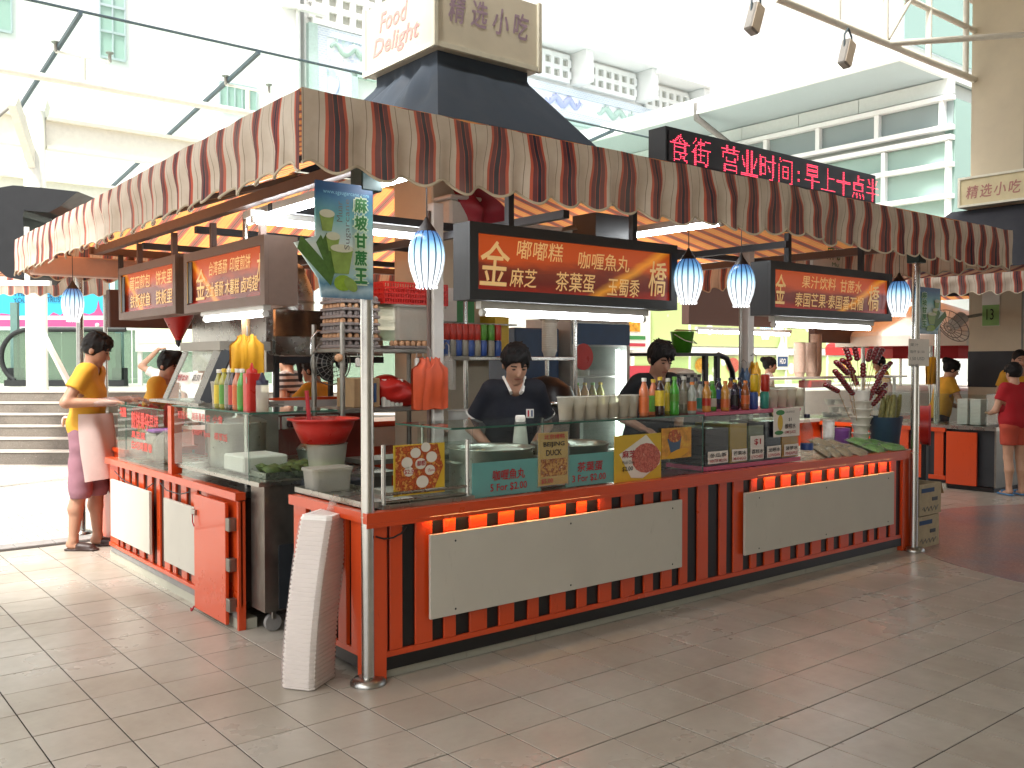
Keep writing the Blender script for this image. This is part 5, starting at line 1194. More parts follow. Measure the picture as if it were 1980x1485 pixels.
t, s = card('price_card', 'teal curry fish ball price card left of the duck card', .63, 1.095, .818, 1.0, .021, 'card_teal')
lettering(s, '咖喱魚丸', (.76, .021, .90), X_, Z_, .22, .055, 'ink_red', bold=.012, shear=.1); lettering(s, '5 For $2.00', (.745, .021, .838), X_, Z_, .25, .045, 'ink_red', bold=.01)
t, s = card('price_card', 'teal tea egg price card right of the duck card', 1.285, 1.70, .82, 1.0, .024, 'card_teal')
lettering(s, '茶葉蛋', (1.37, .024, .90), X_, Z_, .2, .055, 'ink_red', bold=.012, shear=.1); lettering(s, '3 For $2.00', (1.33, .024, .838), X_, Z_, .265, .045, 'ink_red', bold=.01)
t, s = card('duck_card', 'tall yellow BEIJING DUCK price card on the glass', 1.075, 1.29, .845, 1.135, .014, 'card_yellow')
part('clear_holder', MB().box(1.062, 1.30, .012, .0135, .838, 1.175), 'clear_plastic', t); part('food_photo', MB().box(1.09, 1.28, .0115, .0138, .895, .99), 'photo_duck', s)
lettering(s, '北京烤鸭', (1.11, .0115, 1.098), X_, Z_, .15, .028, 'ink_red', bold=.01); lettering(s, 'BEIJING', (1.105, .0115, 1.052), X_, Z_, .155, .032, 'ink_black', bold=.015); lettering(s, 'DUCK', (1.125, .0115, 1.008), X_, Z_, .115, .032, 'ink_black', bold=.015); lettering(s, '$5.00', (1.09, .0115, .855), X_, Z_, .085, .028, 'ink_red', bold=.015)
t, s = card('muah_chee_poster', 'poster of a square plate of pink snacks on the glass', 1.66, 2.065, .815, 1.09, .016, 'card_yellow', 'poster')
part('plate', flat(MB(), [(1.7, .98), (1.93, 1.085), (2.06, .97), (2.05, .9), (1.9, .825), (1.8, .835)], (0, .0145, 0), X_, -Y_, 0), 'bowl_white', s); part('snack_heap', flat(MB(), ellp(1.93, .945, .125, .09), (0, .0125, 0), X_, -Y_, 0), 'photo_pink', s)
lettering(s, '麻芝', (1.72, .0125, .955), X_, Z_, .11, .045, 'ink_red', bold=.01); lettering(s, 'Muah Chee', (1.72, .0125, .92), X_, Z_, .1, .02, 'ink_black'); lettering(s, '$2.00', (1.72, .0125, .875), X_, Z_, .09, .03, 'ink_black', bold=.01)
t, s = card('corn_poster', 'small poster of corn in a paper cup on the glass', 2.07, 2.345, .925, 1.115, .015, 'photo_corn', 'poster')
part('paper_cup', flat(MB(), [(2.12, 1.05), (2.15, .965), (2.23, .965), (2.25, 1.06)], (0, .0135, 0), X_, -Y_, 0), 'plastic_blue', s); disc(s, 'corn_heap', 2.185, 1.065, .06, .04, .0115, 'photo_noodle'); disc(s, 'cob', 2.22, .955, .1, .025, .0105, 'plastic_yellow', rot=.2)
# --- drinks
def bottle(x, y, z, h, r, body, label, cap, text, lab, lz=(.32, .62)):
    t = thing('drink_bottle', lab, 'bottle', (x, y, z), 'bottled drinks on the glass case')
    pr = [(.0, 0), (r * .9, 0), (r, .03 * h), (r, .3 * h), (r * .93, .36 * h), (r * .97, .42 * h), (r, .62 * h), (r * .9, .7 * h), (r * .6, .8 * h), (r * .42, .87 * h), (r * .4, .93 * h)]
    part('body', MB().lathe(pr, (x, y, z), 18, caps=False), body, t)
    part('wrapper', MB().lathe([(r * 1.025, lz[0] * h), (r * 1.03, (lz[0] + lz[1]) / 2 * h), (r * 1.025, lz[1] * h)], (x, y, z), 18, caps=False), label, t)
    part('cap', MB().lathe([(r * .5, .91 * h), (r * .5, .985 * h), (r * .44, h), (0, h)], (x, y, z), 14), cap, t); return t
cols = {'peach': '#b8653c', 'green_tea': '#6f7d3a', 'cola': '#2a120c', 'lemon': '#8f8a2c', 'lime': '#3f9a2c', 'barley': '#6c6a58', 'water': '#9fa8a0', 'juice': '#c08a3c', 'grape': '#1c1430', 'tea': '#8a4a1c', 'milk': '#a8905c'}
for k, v in cols.items(): mat('drink_' + k, v, .12, var=.06, coat=.6)
wr = {'w_orange': '#c0602c', 'w_green': '#4f8a2c', 'w_yellow': '#c8b02c', 'w_red': '#a82c1c', 'w_white': '#c4c4b8', 'w_blue': '#2c4a8a', 'w_grey': '#8a8678', 'w_teal': '#2c8a78', 'w_black': '#1a1818', 'c_white': '#d0cec4', 'c_yellow': '#c8a81c', 'c_green': '#5fa02c', 'c_navy': '#1c2038', 'c_orange': '#c8701c'}
for k, v in wr.items(): mat(k, v, .35, var=.1, scale=60)
row = [(1245, .235, 'peach', 'w_orange', 'c_white', 'peach coloured bottle with white cap first in the front row', (.1, .5)), (1263, .225, 'peach', 'w_green', 'c_yellow', 'bottle with green wrapper and yellow cap behind the peach one', (.1, .55)),
       (1276, .24, 'cola', 'w_yellow', 'c_yellow', 'dark cola bottle with yellow wrapper and cap', (.25, .65)), (1291, .23, 'lemon', 'w_yellow', 'c_white', 'lemon tea bottle with yellow wrapper and white cap', (.1, .6)),
       (1304, .24, 'lime', 'w_green', 'c_green', 'bright lime green bottle with green cap', (.35, .55)), (1322, .24, 'barley', 'w_grey', 'c_white', 'greyish barley drink bottle with white cap', (.25, .6)),
       (1338, .205, 'water', 'w_orange', 'c_orange', 'clear bottle with orange wrapper and orange cap', (.1, .4)), (1354, .2, 'water', 'w_teal', 'c_navy', 'clear bottle with teal wrapper', (.1, .45)),
       (1366, .2, 'juice', 'w_red', 'c_orange', 'orange juice bottle with red wrapper', (.2, .45)), (1377, .2, 'lime', 'w_white', 'c_green', 'pale bottle with green cap beside the juices', (.15, .42)),
       (1402, .2, 'juice', 'w_orange', 'c_orange', 'wide mouthed orange juice bottle with orange cap', (.12, .4)), (1421, .205, 'grape', 'w_black', 'c_yellow', 'black bottle with white lettering', (.15, .5)),
       (1441, .2, 'tea', 'w_orange', 'c_orange', 'amber tea bottle with orange cap', (.2, .5))]
for k, (u, h, bo, wp, cp_, lab, lz) in enumerate(row):
    yy = .10 + .05 * (k % 2); zz = GZ1 + .012; c = PY(u, 800, yy); zz = zz if c[0] < 2.47 else 1.197
    bottle(c[0], yy, zz, h, .031 if h > .21 else .029, 'drink_' + bo, wp, cp_, None, lab, lz)
for k, u in enumerate((1310, 1345, 1390, 1412, 1430, 1452)):
    c = PY(u, 800, .3); zz = GZ1 + .012 if c[0] < 2.47 else 1.197; bottle(c[0], .3, zz, .215, .029, 'drink_' + ('cola', 'barley', 'grape', 'tea', 'cola', 'grape')[k], ('w_blue', 'w_grey', 'w_blue', 'w_white', 'w_blue', 'w_black')[k], 'c_navy', None, 'second row bottle with navy cap ' + ('behind the lime green bottle', 'behind the teal wrapped bottle', 'behind the wide mouthed juice', 'behind the black bottle', 'behind the amber tea', 'just left of the soda cans')[k])
def can(x, y, z, mt, lab, grp='soda cans'):
    t = thing('soda_can', lab, 'can', (x, y, z), grp)
    part('body', MB().lathe([(.025, 0), (.031, .008), (.031, .105), (.026, .117)], (x, y, z), 18), mt, t); part('lid', MB().lathe([(.026, .1175), (.026, .12), (.023, .1185), (0, .1185)], (x, y, z), 18, caps=False), 'stainless', t)
for u, dz, mt, lab in ((1457, 0, 'w_blue', 'blue soda can with round emblem under the gold can'), (1478, 0, 'w_teal', 'green soda can under the red can'), (1459, .121, 'c_yellow', 'gold soda can stacked on the blue can'), (1479, .121, 'w_red', 'red soda can stacked on the green can')):
    c = PY(u, 800, .12); can(c[0], .12, 1.197 + dz, mt, lab)
cupset = []
def drink_cup(x, y, z, lab, grp, r=.05, h=.135, fill=.6):
    t = thing('drink_cup', lab, 'cup', (x, y, z), grp)
    part('cup', MB().lathe([(r * .72, 0), (r * .95, h * .93), (r * 1.02, h * .95), (r * 1.02, h * .98), (r * .95, h)], (x, y, z), 24, caps=False), 'milky_plastic', t)
    part('drink', MB().lathe([(r * .70, .003), (r * (.7 + .25 * fill), h * fill), (0, h * fill)], (x, y, z), 24), 'soy_milk', t)
    part('sealed_lid', MB().lathe([(r * 1.0, h * .985), (0, h * .99)], (x, y, z), 24, caps=False), 'clear_plastic', t); return t
dc = drink_cup(PY(1093, 815, .14)[0], .14, GZ1 + .012, 'sealed cup of soya milk at the left end of the row on the glass', 'sealed soya milk cups')
for k, u in enumerate((1117, 1140, 1163, 1184, 1203, 1220)):
    c = PY(u, 812, .14 + .0 * k); clone(dc, (c[0], .14, GZ1 + .012), 'sealed cup of soya milk, %s from the left in the row on the glass' % ('second', 'third', 'fourth', 'fifth', 'sixth', 'seventh')[k])
for k, u in enumerate((1492, 1510, 1527, 1543)):
    c = PY(u, 790, .14); clone(dc, (c[0], .14, 1.197), 'sealed cup %s on the pink dispenser lid' % ('nearest the soda cans', 'second from the soda cans', 'third from the soda cans', 'at the right end'[0:16])[k])
for k, u in enumerate((1495, 1513, 1531)):
    c = PY(u, 760, .24); clone(dc, (c[0], .25, 1.197), 'sealed cup in the back row, %s on the dispenser lid' % ('left', 'middle', 'right')[k])
dd = thing('drink_dispenser', 'row of acrylic juice tanks with pink lids and price labels', 'dispenser', (3.0, .22, .81))
DX = [PY(u, 850, .05)[0] for u in (1363, 1411, 1447, 1479, 1512, 1546)]
liq = ['#2a1a14', '#a8862c', '#6f7358', '#1c1a26', '#b8842c']
for k in range(5):
    a, b = DX[k] + .004, DX[k + 1] - .004
    tk = part('tank', MB().box(a, b, .05, .36, .845, 1.17), 'case_glass', dd)
    mat('juice_%d' % k, liq[k], .2, var=.08); part('juice', MB().box(a + .006, b - .006, .056, .354, .85, 1.09 + .02 * (k % 2)), 'juice_%d' % k, tk)
    lb_ = part('price_label', MB().box(a + (b - a) * .1, b - (b - a) * .08, .045, .0485, .86, .94 if k != 2 else 1.02), 'paper_white', tk)
    tx = (('冬瓜茶', 'WINTER MELON'), ('芒果冰', 'MANGO'), ('荔枝冰', 'LYCHEE'), ('龙眼冰', 'LONGAN'), ('菠萝冰', 'PINEAPPLE'))[k]; w_ = (b - a) * .7
    lettering(lb_, tx[0], (a + (b - a) * .15, .045, .9), X_, Z_, w_, .028, 'ink_black', bold=.01, lift=.002); lettering(lb_, tx[1], (a + (b - a) * .15, .045, .868), X_, Z_, w_, .02, 'ink_red', bold=.01, lift=.002)
    if k == 2: lettering(lb_, '$1', (a + (b - a) * .3, .045, .955), X_, Z_, (b - a) * .42, .045, 'ink_red', bold=.02, lift=.002)
part('lid', MB().box(DX[0], DX[-1], .04, .38, 1.175, 1.195), 'plastic_pink', dd); part('base', MB().box(DX[0], DX[-1], .04, .38, .816, .844), 'plastic_pink', dd)
t, s = card('lime_juice_poster', 'white lime juice poster on the right end of the dispenser', PY(1496, 850, .03)[0], PY(1546, 850, .03)[0], 1.0, 1.2, .03, 'paper_white', 'poster')
lx = PY(1496, 850, .03)[0]; disc(s, 'pineapple', lx + .075, 1.1, .03, .055, .0285, 'card_yellow'); disc(s, 'leaf', lx + .075, 1.17, .05, .018, .0285, 'print_green'); disc(s, 'leaf', lx + .06, 1.03, .05, .015, .0285, 'print_green')
lettering(s, 'CALAMANSI', (lx + .13, .03, 1.165), X_, Z_, .11, .016, 'ink_grey'); lettering(s, '$1', (lx + .17, .03, 1.105), X_, Z_, .035, .025, 'ink_black'); lettering(s, '酸柑水', (lx + .13, .03, 1.055), X_, Z_, .125, .035, 'ink_black', bold=.01); lettering(s, 'LIME JUICE', (lx + .13, .03, 1.015), X_, Z_, .125, .025, 'ink_red', bold=.01)
# clear bottle wrapped beside the dispenser
wbx = PY(1560, 850, .12)[0]; bottle(wbx, .12, .81, .33, .045, 'clear_plastic', 'w_blue', 'c_navy', None, 'large water bottle with blue label right of the dispenser', (.2, .35))
# --- right end: skewers in a tower of bowls, cups, sugarcane bucket, snack bags
SX, SY = PY(1665, 800, .3)[0], .3
bw = thing('bowl_tower', 'tower of stacked white bowls holding the candied skewers', 'bowls', (SX, SY, .81))
for k in range(6):
    r_ = .078 - .006 * abs(k - 3) * .4 + .012 * (k > 2); part('bowl', MB().lathe([(r_ * .72, 0), (r_ * .95, .055), (r_ * 1.05, .06), (r_ * 1.05, .066), (r_ * .9, .066), (r_ * .66, .012), (0, .012)], (SX, SY, .812 + k * .066), 28), 'bowl_white', bw)
zt_ = .812 + 6 * .066
part('drum', MB().lathe([(.062, 0), (.07, .08), (.07, .082), (0, .082)], (SX, SY, zt_), 24), 'plastic_white', bw)
rs = np.random.RandomState(5)
SK = [(1440 + a / 5.303, 640 + b / 5.303, 1440 + c / 5.303, 640 + d / 5.303) for a, b, c, d in [(1035,130,1080,300),(1125,125,1155,300),(930,270,1060,440),(995,255,1045,330),(1040,275,1120,430),(920,360,1110,650),(965,400,1060,590),(820,505,960,620),(1215,290,1213,470),(1290,150,1265,310),(1360,125,1310,290),(1415,140,1330,330),(1500,280,1350,480),(1450,310,1260,720),(1385,470,1255,690),(1450,500,1350,640),(1440,570,1310,760),(1075,340,1150,550)]]
whr = ('upright at far left', 'upright beside the far left one', 'leaning left high up', 'short stub leaning left', 'leaning left just above the bowls', 'longest of those leaning left', 'leaning left in the middle', 'almost flat, pointing left', 'short and upright in the centre', 'upright right of centre', 'tallest upright on the right', 'upright furthest right', 'leaning right highest', 'longest of those leaning right', 'leaning right nearest the bowls', 'short, leaning right', 'leaning right lowest', 'leaning left into the drum')
for k, (u0, v0, u1, v1) in enumerate(SK):
    dy = .05 * math.sin(k * 2.3); tip = PY(u0, v0 + 8, SY + dy); mid = PY(u1, v1, SY + dy * .6); root = np.array([SX + (mid[0] - SX) * .5, SY + dy * .3, max(.83, mid[2] - .22)])
    t = thing('candied_skewer', 'dark red candied fruit skewer %s' % whr[k], 'skewer', tuple(root), 'candied fruit skewers')
    d = mid - tip; L = np.linalg.norm(d); n_ = max(4, int(L / .031)); part('stick', MB().tube([root, mid, tip - d / L * .012], .0028, 6), 'stick_wood', t)
    for q in range(n_):
        p = tip + d * (q + .5) / n_; part('berry', MB().ball(p, (.0245 + .003 * rs.uniform(), .0245 + .003 * rs.uniform(), .0205), 10, 8), 'candy_red', t)
def cupstack(x, y, z, r, n_, lab, mt='foam_white', h=.11, step=.014):
    t = thing('cup_stack', lab, 'cups', (x, y, z))
    mb = MB()
    for q in range(n_): mb.lathe([(r * .75, q * step), (r, q * step + h), (r * 1.06, q * step + h + .003), (r * 1.06, q * step + h + .009)] if q == n_ - 1 else [(r * 1.0 - r * .25 * (1 - .9), q * step + h - .014), (r * 1.06, q * step + h), (r * 1.06, q * step + h + .006), (r * .98, q * step + h + .007)], (x, y, z), 20, caps=(q == n_ - 1))
    mb.lathe([(r * .75, 0), (r, h)], (x, y, z), 20, caps=False); o = part('cups', mb, mt, t); o['kind'] = 'stuff'; return t
c = PY(1602, 850, .4); cupstack(c[0], .4, .81, .045, 10, 'white tapered stack of foam cups beside the purple tub')
c = PY(1627, 850, .45); tb2 = thing('purple_tub', 'purple plastic tub with darker lid behind the snack bags', 'tub', (c[0], .45, .81)); part('body', MB().lathe([(.06, 0), (.066, .14)], (c[0], .45, .81), 24), 'plastic_purple', tb2); part('lid', MB().lathe([(.069, .14), (.069, .165), (0, .166)], (c[0], .45, .81), 24), 'plastic_purple', tb2)
c = PY(1711, 850, .2); bk = thing('blue_bucket', 'dull blue bucket full of wrapped corn cobs at the right end', 'bucket', (c[0], .2, .81))
part('body', MB().lathe([(0, 0), (.105, 0), (.138, .26), (.142, .262), (.134, .258), (.1, .01)], (c[0], .2, .81), 32, caps=False), 'plastic_blue', bk)
for k in range(9):
    a = k * 2.399; q = .075 * math.sqrt(k / 8.); bx0 = c[0] + q * math.cos(a); by0 = .2 + q * math.sin(a) * .8; lean = .16 + .06 * math.sin(k * 1.7)
    t = thing('wrapped_cob', 'brown husked cob in the blue bucket, %s' % ('centre one', 'right of centre', 'at the back left', 'front one', 'back one', 'front left', 'right one', 'rear left one', 'front right one')[k], 'corn', (bx0, by0, .83), 'husked cobs in the bucket')
    top = (bx0 + lean * .7, by0, 1.24 + .05 * math.sin(k * 3.1)); part('husk', MB().tube([np.array((bx0, by0, .83)) + (np.array(top) - (bx0, by0, .83)) * f for f in np.linspace(0, 1, 9)], [.02, .024, .027, .027, .026, .027, .026, .022, .012], 9), 'corn_husk', t)
def pillow(mb, c, a, w, d, h, tilt, n=8):
    ca, sa = math.cos(a), math.sin(a); ct_, st_ = math.cos(tilt), math.sin(tilt)
    for sgn in (1, -1):
        vs = []; fs = []
        for j in range(n + 1):
            for i in range(n + 1):
                x = (i / n - .5) * 2; y = (j / n - .5) * 2; z = h * sgn * ((1 - x ** 4) * (1 - y ** 4)) ** .6 * (1 + .18 * math.sin(5 * x + 3 * y))
                px_, py_, pz_ = x * w / 2, y * d / 2 * ct_ - z * st_, y * d / 2 * st_ + z * ct_
                vs.append((c[0] + px_ * ca - py_ * sa, c[1] + px_ * sa + py_ * ca, c[2] + pz_))
        for j in range(n):
            for i in range(n):
                q = (j * (n + 1) + i, j * (n + 1) + i + 1, (j + 1) * (n + 1) + i + 1, (j + 1) * (n + 1) + i); fs.append(q if sgn > 0 else q[::-1])
        mb.add(vs, fs, True)
    return mb
def snackbag(u, v, y, mt, lab, a, tilt, grp):
    c = PY(u, v, y); c[2] = max(c[2], .835); t = thing('snack_bag', lab, 'bag', (c[0], c[1], .81), grp)
    part('snack', pillow(MB(), c, a, .19, .14, .026, tilt), mt, t); part('wrapper', pillow(MB(), c, a, .235, .17, .03, tilt), 'clear_plastic', t)
pos = ('first', 'second', 'third', 'fourth', 'fifth', 'sixth', 'seventh')
for k, (u, v, y, a, tl) in enumerate(((1592, 872, .1, .3, .5), (1612, 878, .07, .35, .55), (1632, 880, .06, .3, .5), (1588, 858, .2, .2, .45), (1612, 860, .2, .3, .4), (1640, 868, .15, .1, .35), (1655, 884, .04, .2, .3))): snackbag(u, v, y, 'snack_tan', 'clear bag of tan dried snack, %s from the left at the counter end' % pos[k], a, tl, 'bags of tan snack')
for k, (u, v, y, a, tl) in enumerate(((1660, 855, .22, .1, .3), (1690, 858, .2, -.1, .3), (1715, 868, .12, .1, .25), (1690, 872, .08, .2, .3), (1725, 878, .05, -.1, .2))): snackbag(u, v, y, 'snack_green', 'clear bag of green snack, %s from the left at the counter end' % pos[k], a, tl, 'bags of green snack')

# --- foam box stack in a bag, leaning on the corner
fs_ = thing('foam_box_stack', 'tall stack of white foam boxes in a plastic bag leaning on the corner post', 'foam boxes', (-.2, .2, 0))
e1 = np.array([.55, -.83, 0]); e1 /= np.linalg.norm(e1); e2 = np.array([-e1[1], e1[0], 0])
def axis_pt(t): # bends towards the counter
    return np.array([-.205, .2, .0]) + np.array([.15, .1, 0]) * (t ** 1.35) + Z_ * (.004 + t * .78) + np.array([-.02, -.02, 0]) * math.sin(math.pi * t)
mb = MB(); N = 76
for k in range(N):
    p = axis_pt(k / N); q = axis_pt((k + .92) / N); w, d = (.085, .118)
    w -= .0034 * (k % 2); d -= .0034 * (k % 2)
    r_ = [(w, d - .02), (w - .02, d), (-w + .02, d), (-w, d - .02), (-w, -d + .02), (-w + .02, -d), (w - .02, -d), (w, -d + .02)]
    mb.add([p + e1 * a + e2 * b for a, b in r_] + [q + e1 * a + e2 * b for a, b in r_], [(i, (i + 1) % 8, 8 + (i + 1) % 8, 8 + i) for i in range(8)] + [tuple(range(8))[::-1], tuple(range(8, 16))])
o = part('foam_boxes', mb, 'foam_white', fs_); o['kind'] = 'stuff'
def bagfn(u, v):
    t = v * 1.02; p = axis_pt(t); a = 2 * math.pi * u; k = 1.03 + .05 * math.sin(a * 5 + v * 9) * .5 + .06 * max(0, math.sin(a - 1.0)) * (1 - v * .4); s = 1 if v < .96 else max(.15, 1 - (v - .96) * 20)
    sx = math.copysign(abs(math.cos(a)) ** .35, math.cos(a)); sy = math.copysign(abs(math.sin(a)) ** .35, math.sin(a)); return p + e1 * sx * .088 * k * s + e2 * sy * .121 * k * s
M['thin_bag'] = film('thin_bag', '#f6f2f0', .16, .2, '#e6dede'); mb = MB().grid(bagfn, 72, 40); part('bag', mb, 'thin_bag', fs_)
p = axis_pt(1.02); part('bag_knot', MB().tube([p + [.02, -.01, -.01], p + [.03, 0, .03], p + [.05, .01, .045], p + [.055, .02, .02]], [.03, .018, .022, .008], 8), 'poly_bag', fs_)
# --- cartons behind the right post
for k, (z, lab, dx) in enumerate(((0, 'lower printed fruit carton on the floor by the right post', 0), (.262, 'open printed fruit carton on top of the lower one by the right post', .03))):
    t = thing('fruit_carton', lab, 'carton', (5.28 + dx, .02, z)); x0, x1, y0, y1, h = 5.06 + dx, 5.42 + dx, -.06, .3, .258
    part('front', MB().box(x0, x1, y0, y0 + .01, z + .003, z + h), 'cardboard_pale', t); part('back', MB().box(x0, x1, y1 - .01, y1, z + .003, z + h), 'cardboard_pale', t); part('side', MB().box(x0, x0 + .01, y0 + .011, y1 - .011, z + .003, z + h), 'cardboard_pale', t); part('side', MB().box(x1 - .01, x1, y0 + .011, y1 - .011, z + .003, z + h), 'cardboard_pale', t); part('bottom', MB().box(x0 + .011, x1 - .011, y0 + .011, y1 - .011, z + .003, z + .012), 'cardboard_pale', t)
    pr = MB()
    pr.box(x0 + .03, x0 + .24, y0 - .003, y0 - .001, z + .19, z + .225)
    part('blue_print', pr, 'banner_navy', t); hh = MB()
    hh.cbox((x0 + .25, y0 - .0025, z + .13), (.09, .003, .03))
    part('vent_hole', hh, 'black_panel', t)
    part('fruit_print', MB().tube([(x0 + .05 + .02 * q, y0 - .001, z + .055 + .022 * math.sin(q * 2.1)) for q in range(14)], .004, 5), 'ink_grey', t)
    if k: part('flap', MB().add([(x0, y1, z + h), (x1, y1, z + h), (x1 + .02, y1 - .1, z + h + .1), (x0 + .02, y1 - .1, z + h + .1)], [(0, 1, 2, 3)]).add([(x1, y0, z + h), (x1, y1, z + h), (x1 + .05, y1 - .02, z + h - .1), (x1 + .05, y0, z + h - .1)], [(0, 1, 2, 3)]), 'cardboard', t)

# --- left counter: glass showcase, food, sauce bottles
sh = thing('side_glass_showcase', 'glass showcase with green edges on the side counter', 'display case', (.15, 1.7, .86))
part('front_glass', MB().box(-.12, -.114, 1.08, 2.28, .862, 1.232), 'case_glass', sh); part('end_glass', MB().box(-.113, .42, 1.08, 1.086, .862, 1.232), 'case_glass', sh); part('top_glass', MB().box(-.12, .42, 1.07, 2.3, 1.233, 1.243), 'case_glass', sh)
part('glass_edge', MB().box(-.123, -.1205, 1.08, 1.085, .862, 1.232).box(-.124, .42, 1.066, 1.0695, 1.233, 1.243).box(-.1245, -.1205, 1.07, 2.3, 1.233, 1.243), 'glass_edge', sh)
part('orange_post', MB().box(-.13, -.06, 2.305, 2.37, .787, 1.235), 'orange_paint', sh)
mat('print_red', '#c0342c', .5)
for (y, z, w, h, s) in ((2.2, 1.16, .18, .05, '泰国香米'), (1.95, 1.16, .3, .05, '越南春卷 $2'), (1.6, 1.16, .15, .05, '小食'), (1.95, 1.06, .3, .045, 'CRISPY 3pcs'), (1.58, 1.06, .2, .045, '椰浆饭')): lettering(sh, s, (-.122, y, z), -Y_, Z_, w, h, 'print_red', bold=.01, lift=.001)
s2 = thing('side_glass_screen', 'glass sneeze screen with red lettering beside the young man', 'glass screen', (-.1, 2.9, .79))
part('glass_pane', MB().box(-.14, -.134, 2.42, 3.44, .787, 1.2), 'case_glass', s2); part('glass_pane', MB().box(-.133, .3, 3.44, 3.446, .787, 1.2), 'case_glass', s2); part('edge', MB().box(-.142, -.132, 2.42, 3.45, 1.2005, 1.206), 'glass_edge', s2)
for (y, z, w, h, s) in ((3.38, 1.12, .16, .07, '福'), (3.1, 1.05, .4, .12, '煎饼果子'), (3.1, .98, .3, .05, '臭豆腐'), (3.1, .9, .45, .06, '白切鸡蛋卷'), (2.8, 1.08, .28, .08, '红豆饼')): lettering(s2, s, (-.142, y, z), -Y_, Z_, w, h, 'print_red', bold=.02, lift=.001)
s3 = thing('rear_glass_screen', 'green edged glass screen with big red characters behind the gloved hands', 'glass screen', (-.2, 4.2, .83))
part('glass_pane', MB().box(.02, .026, 3.80, 4.7, .831, 1.21), 'case_glass', s3); part('glass_pane', MB().box(.027, .55, 3.80, 3.806, .831, 1.21), 'case_glass', s3); part('edge', MB().box(.018, .028, 3.79, 3.7995, .831, 1.21), 'glass_edge', s3)
lettering(s3, '煎包', (.08, 3.795, 1.0), X_, Z_, .4, .18, 'print_red', bold=.04); lettering(s3, '上', (.16, 3.795, .86), X_, Z_, .12, .1, 'print_red', bold=.04)
ty = thing('leaf_food_tray', 'steel tray of green leaf wrapped food in the side showcase', 'tray', (.2, 1.35, .86)); part('tray', MB().box(.0, .4, 1.12, 1.62, .862, .875).box(-.01, .0, 1.11, 1.63, .862, .895).box(.4, .41, 1.11, 1.63, .862, .895).box(.0005, .3995, 1.11, 1.12, .862, .895), 'stainless', ty)
rs = np.random.RandomState(2); mat('leaf_wrap', '#55642c', .5, var=.4, scale=30)
for k in range(16): pl_ = MB(); pillow(pl_, (.05 + .08 * (k % 5) , 1.17 + .11 * (k // 5), .9 + .012 * rs.uniform()), rs.uniform(0, 3), .1, .07, .022, .3, 5); part('leaf_parcel', pl_, 'leaf_wrap', ty)
pt = thing('white_stock_pot', 'large pale enamel pot inside the side showcase', 'pot', (.16, 1.98, .86)); part('body', MB().lathe([(.17, 0), (.18, .02), (.18, .26), (.19, .27), (.19, .28), (.175, .272)], (.17, 1.95, .862), 36), 'pot_steel', pt); part('lid', MB().lathe([(.185, .281), (.15, .3), (.03, .315), (.03, .33), (0, .332)], (.17, 1.95, .862), 36), 'pot_steel', pt)
p2_ = thing('lidded_pan', 'aluminium pan with domed lid behind the green food', 'pan', (.55, 1.7, .86)); part('body', MB().lathe([(.12, 0), (.14, .09), (.145, .095)], (.62, 1.7, .862), 28), 'pot_steel', p2_); part('lid', MB().lathe([(.145, .097), (.11, .13), (.02, .15), (0, .15)], (.62, 1.7, .862), 28), 'stainless', p2_); part('handle', MB().tube([(.58, 1.7, 1.0), (.58, 1.7, 1.05), (.66, 1.7, 1.05), (.66, 1.7, 1.0)], .008, 8), 'rubber_black', p2_)
solo('paper_packet', MB().cbox((.1, 1.5, .92), (.28, .3, .1), .01), 'paper_white', 'white paper parcel behind the glass on the side counter', 'packet', base=(.1, 1.5, .87))
for k, (y, h, bo, wp, cp_, lab) in enumerate(((1.66, .235, 'lemon', 'w_yellow', 'c_white', 'yellow tea bottle with white cap on the side showcase'), (1.58, .24, 'lemon', 'w_green', 'c_yellow', 'green tea bottle with yellow cap on the side showcase'), (1.50, .24, 'barley', 'w_grey', 'c_white', 'grey barley bottle on the side showcase'), (1.44, .24, 'cola', 'w_red', 'c_yellow', 'dark bottle with yellow cap on the side showcase'), (1.38, .24, 'peach', 'w_orange', 'c_white', 'peach bottle on the side showcase'), (1.31, .24, 'lime', 'w_green', 'c_white', 'lime green bottle on the side showcase'))):
    bottle(-.06, y, 1.244, h, .03, 'drink_' + bo, wp, cp_, None, lab, (.12, .6))
kt = thing('ketchup_bottle', 'big red squeeze sauce bottle on the side showcase', 'bottle', (-.05, 1.2, 1.244)); part('body', rbox((-.05, 1.2, 1.244), .085, .085, .215, .02, .97), 'plastic_red', kt); part('nozzle', MB().lathe([(.032, .2155), (.03, .235), (.012, .245), (.004, .275), (0, .275)], (-.05, 1.2, 1.244), 16), 'plastic_red', kt); part('drip', MB().ball((-.093, 1.175, 1.42), (.004, .008, .02), 8, 6), 'milky_plastic', kt)
mu_ = thing('mayo_bottle', 'cloudy squeeze bottle with navy nozzle at the showcase corner', 'bottle', (-.03, 1.105, 1.244)); part('body', MB().lathe([(.034, 0), (.036, .005), (.036, .145), (.033, .15)], (-.03, 1.105, 1.244), 20), 'milky_plastic', mu_); part('sauce', MB().lathe([(.03, .004), (.032, .07), (0, .07)], (-.03, 1.105, 1.244), 20), 'soy_milk', mu_); part('nozzle', MB().lathe([(.034, .151), (.034, .175), (.02, .18), (.006, .22), (0, .22)], (-.03, 1.105, 1.244), 16), 'c_navy', mu_)
c = drink_cup(-.02, 1.78, 1.244, 'tall sealed cup of soya milk left of the tea bottles', 'sealed soya milk cups', .045, .16, .55)
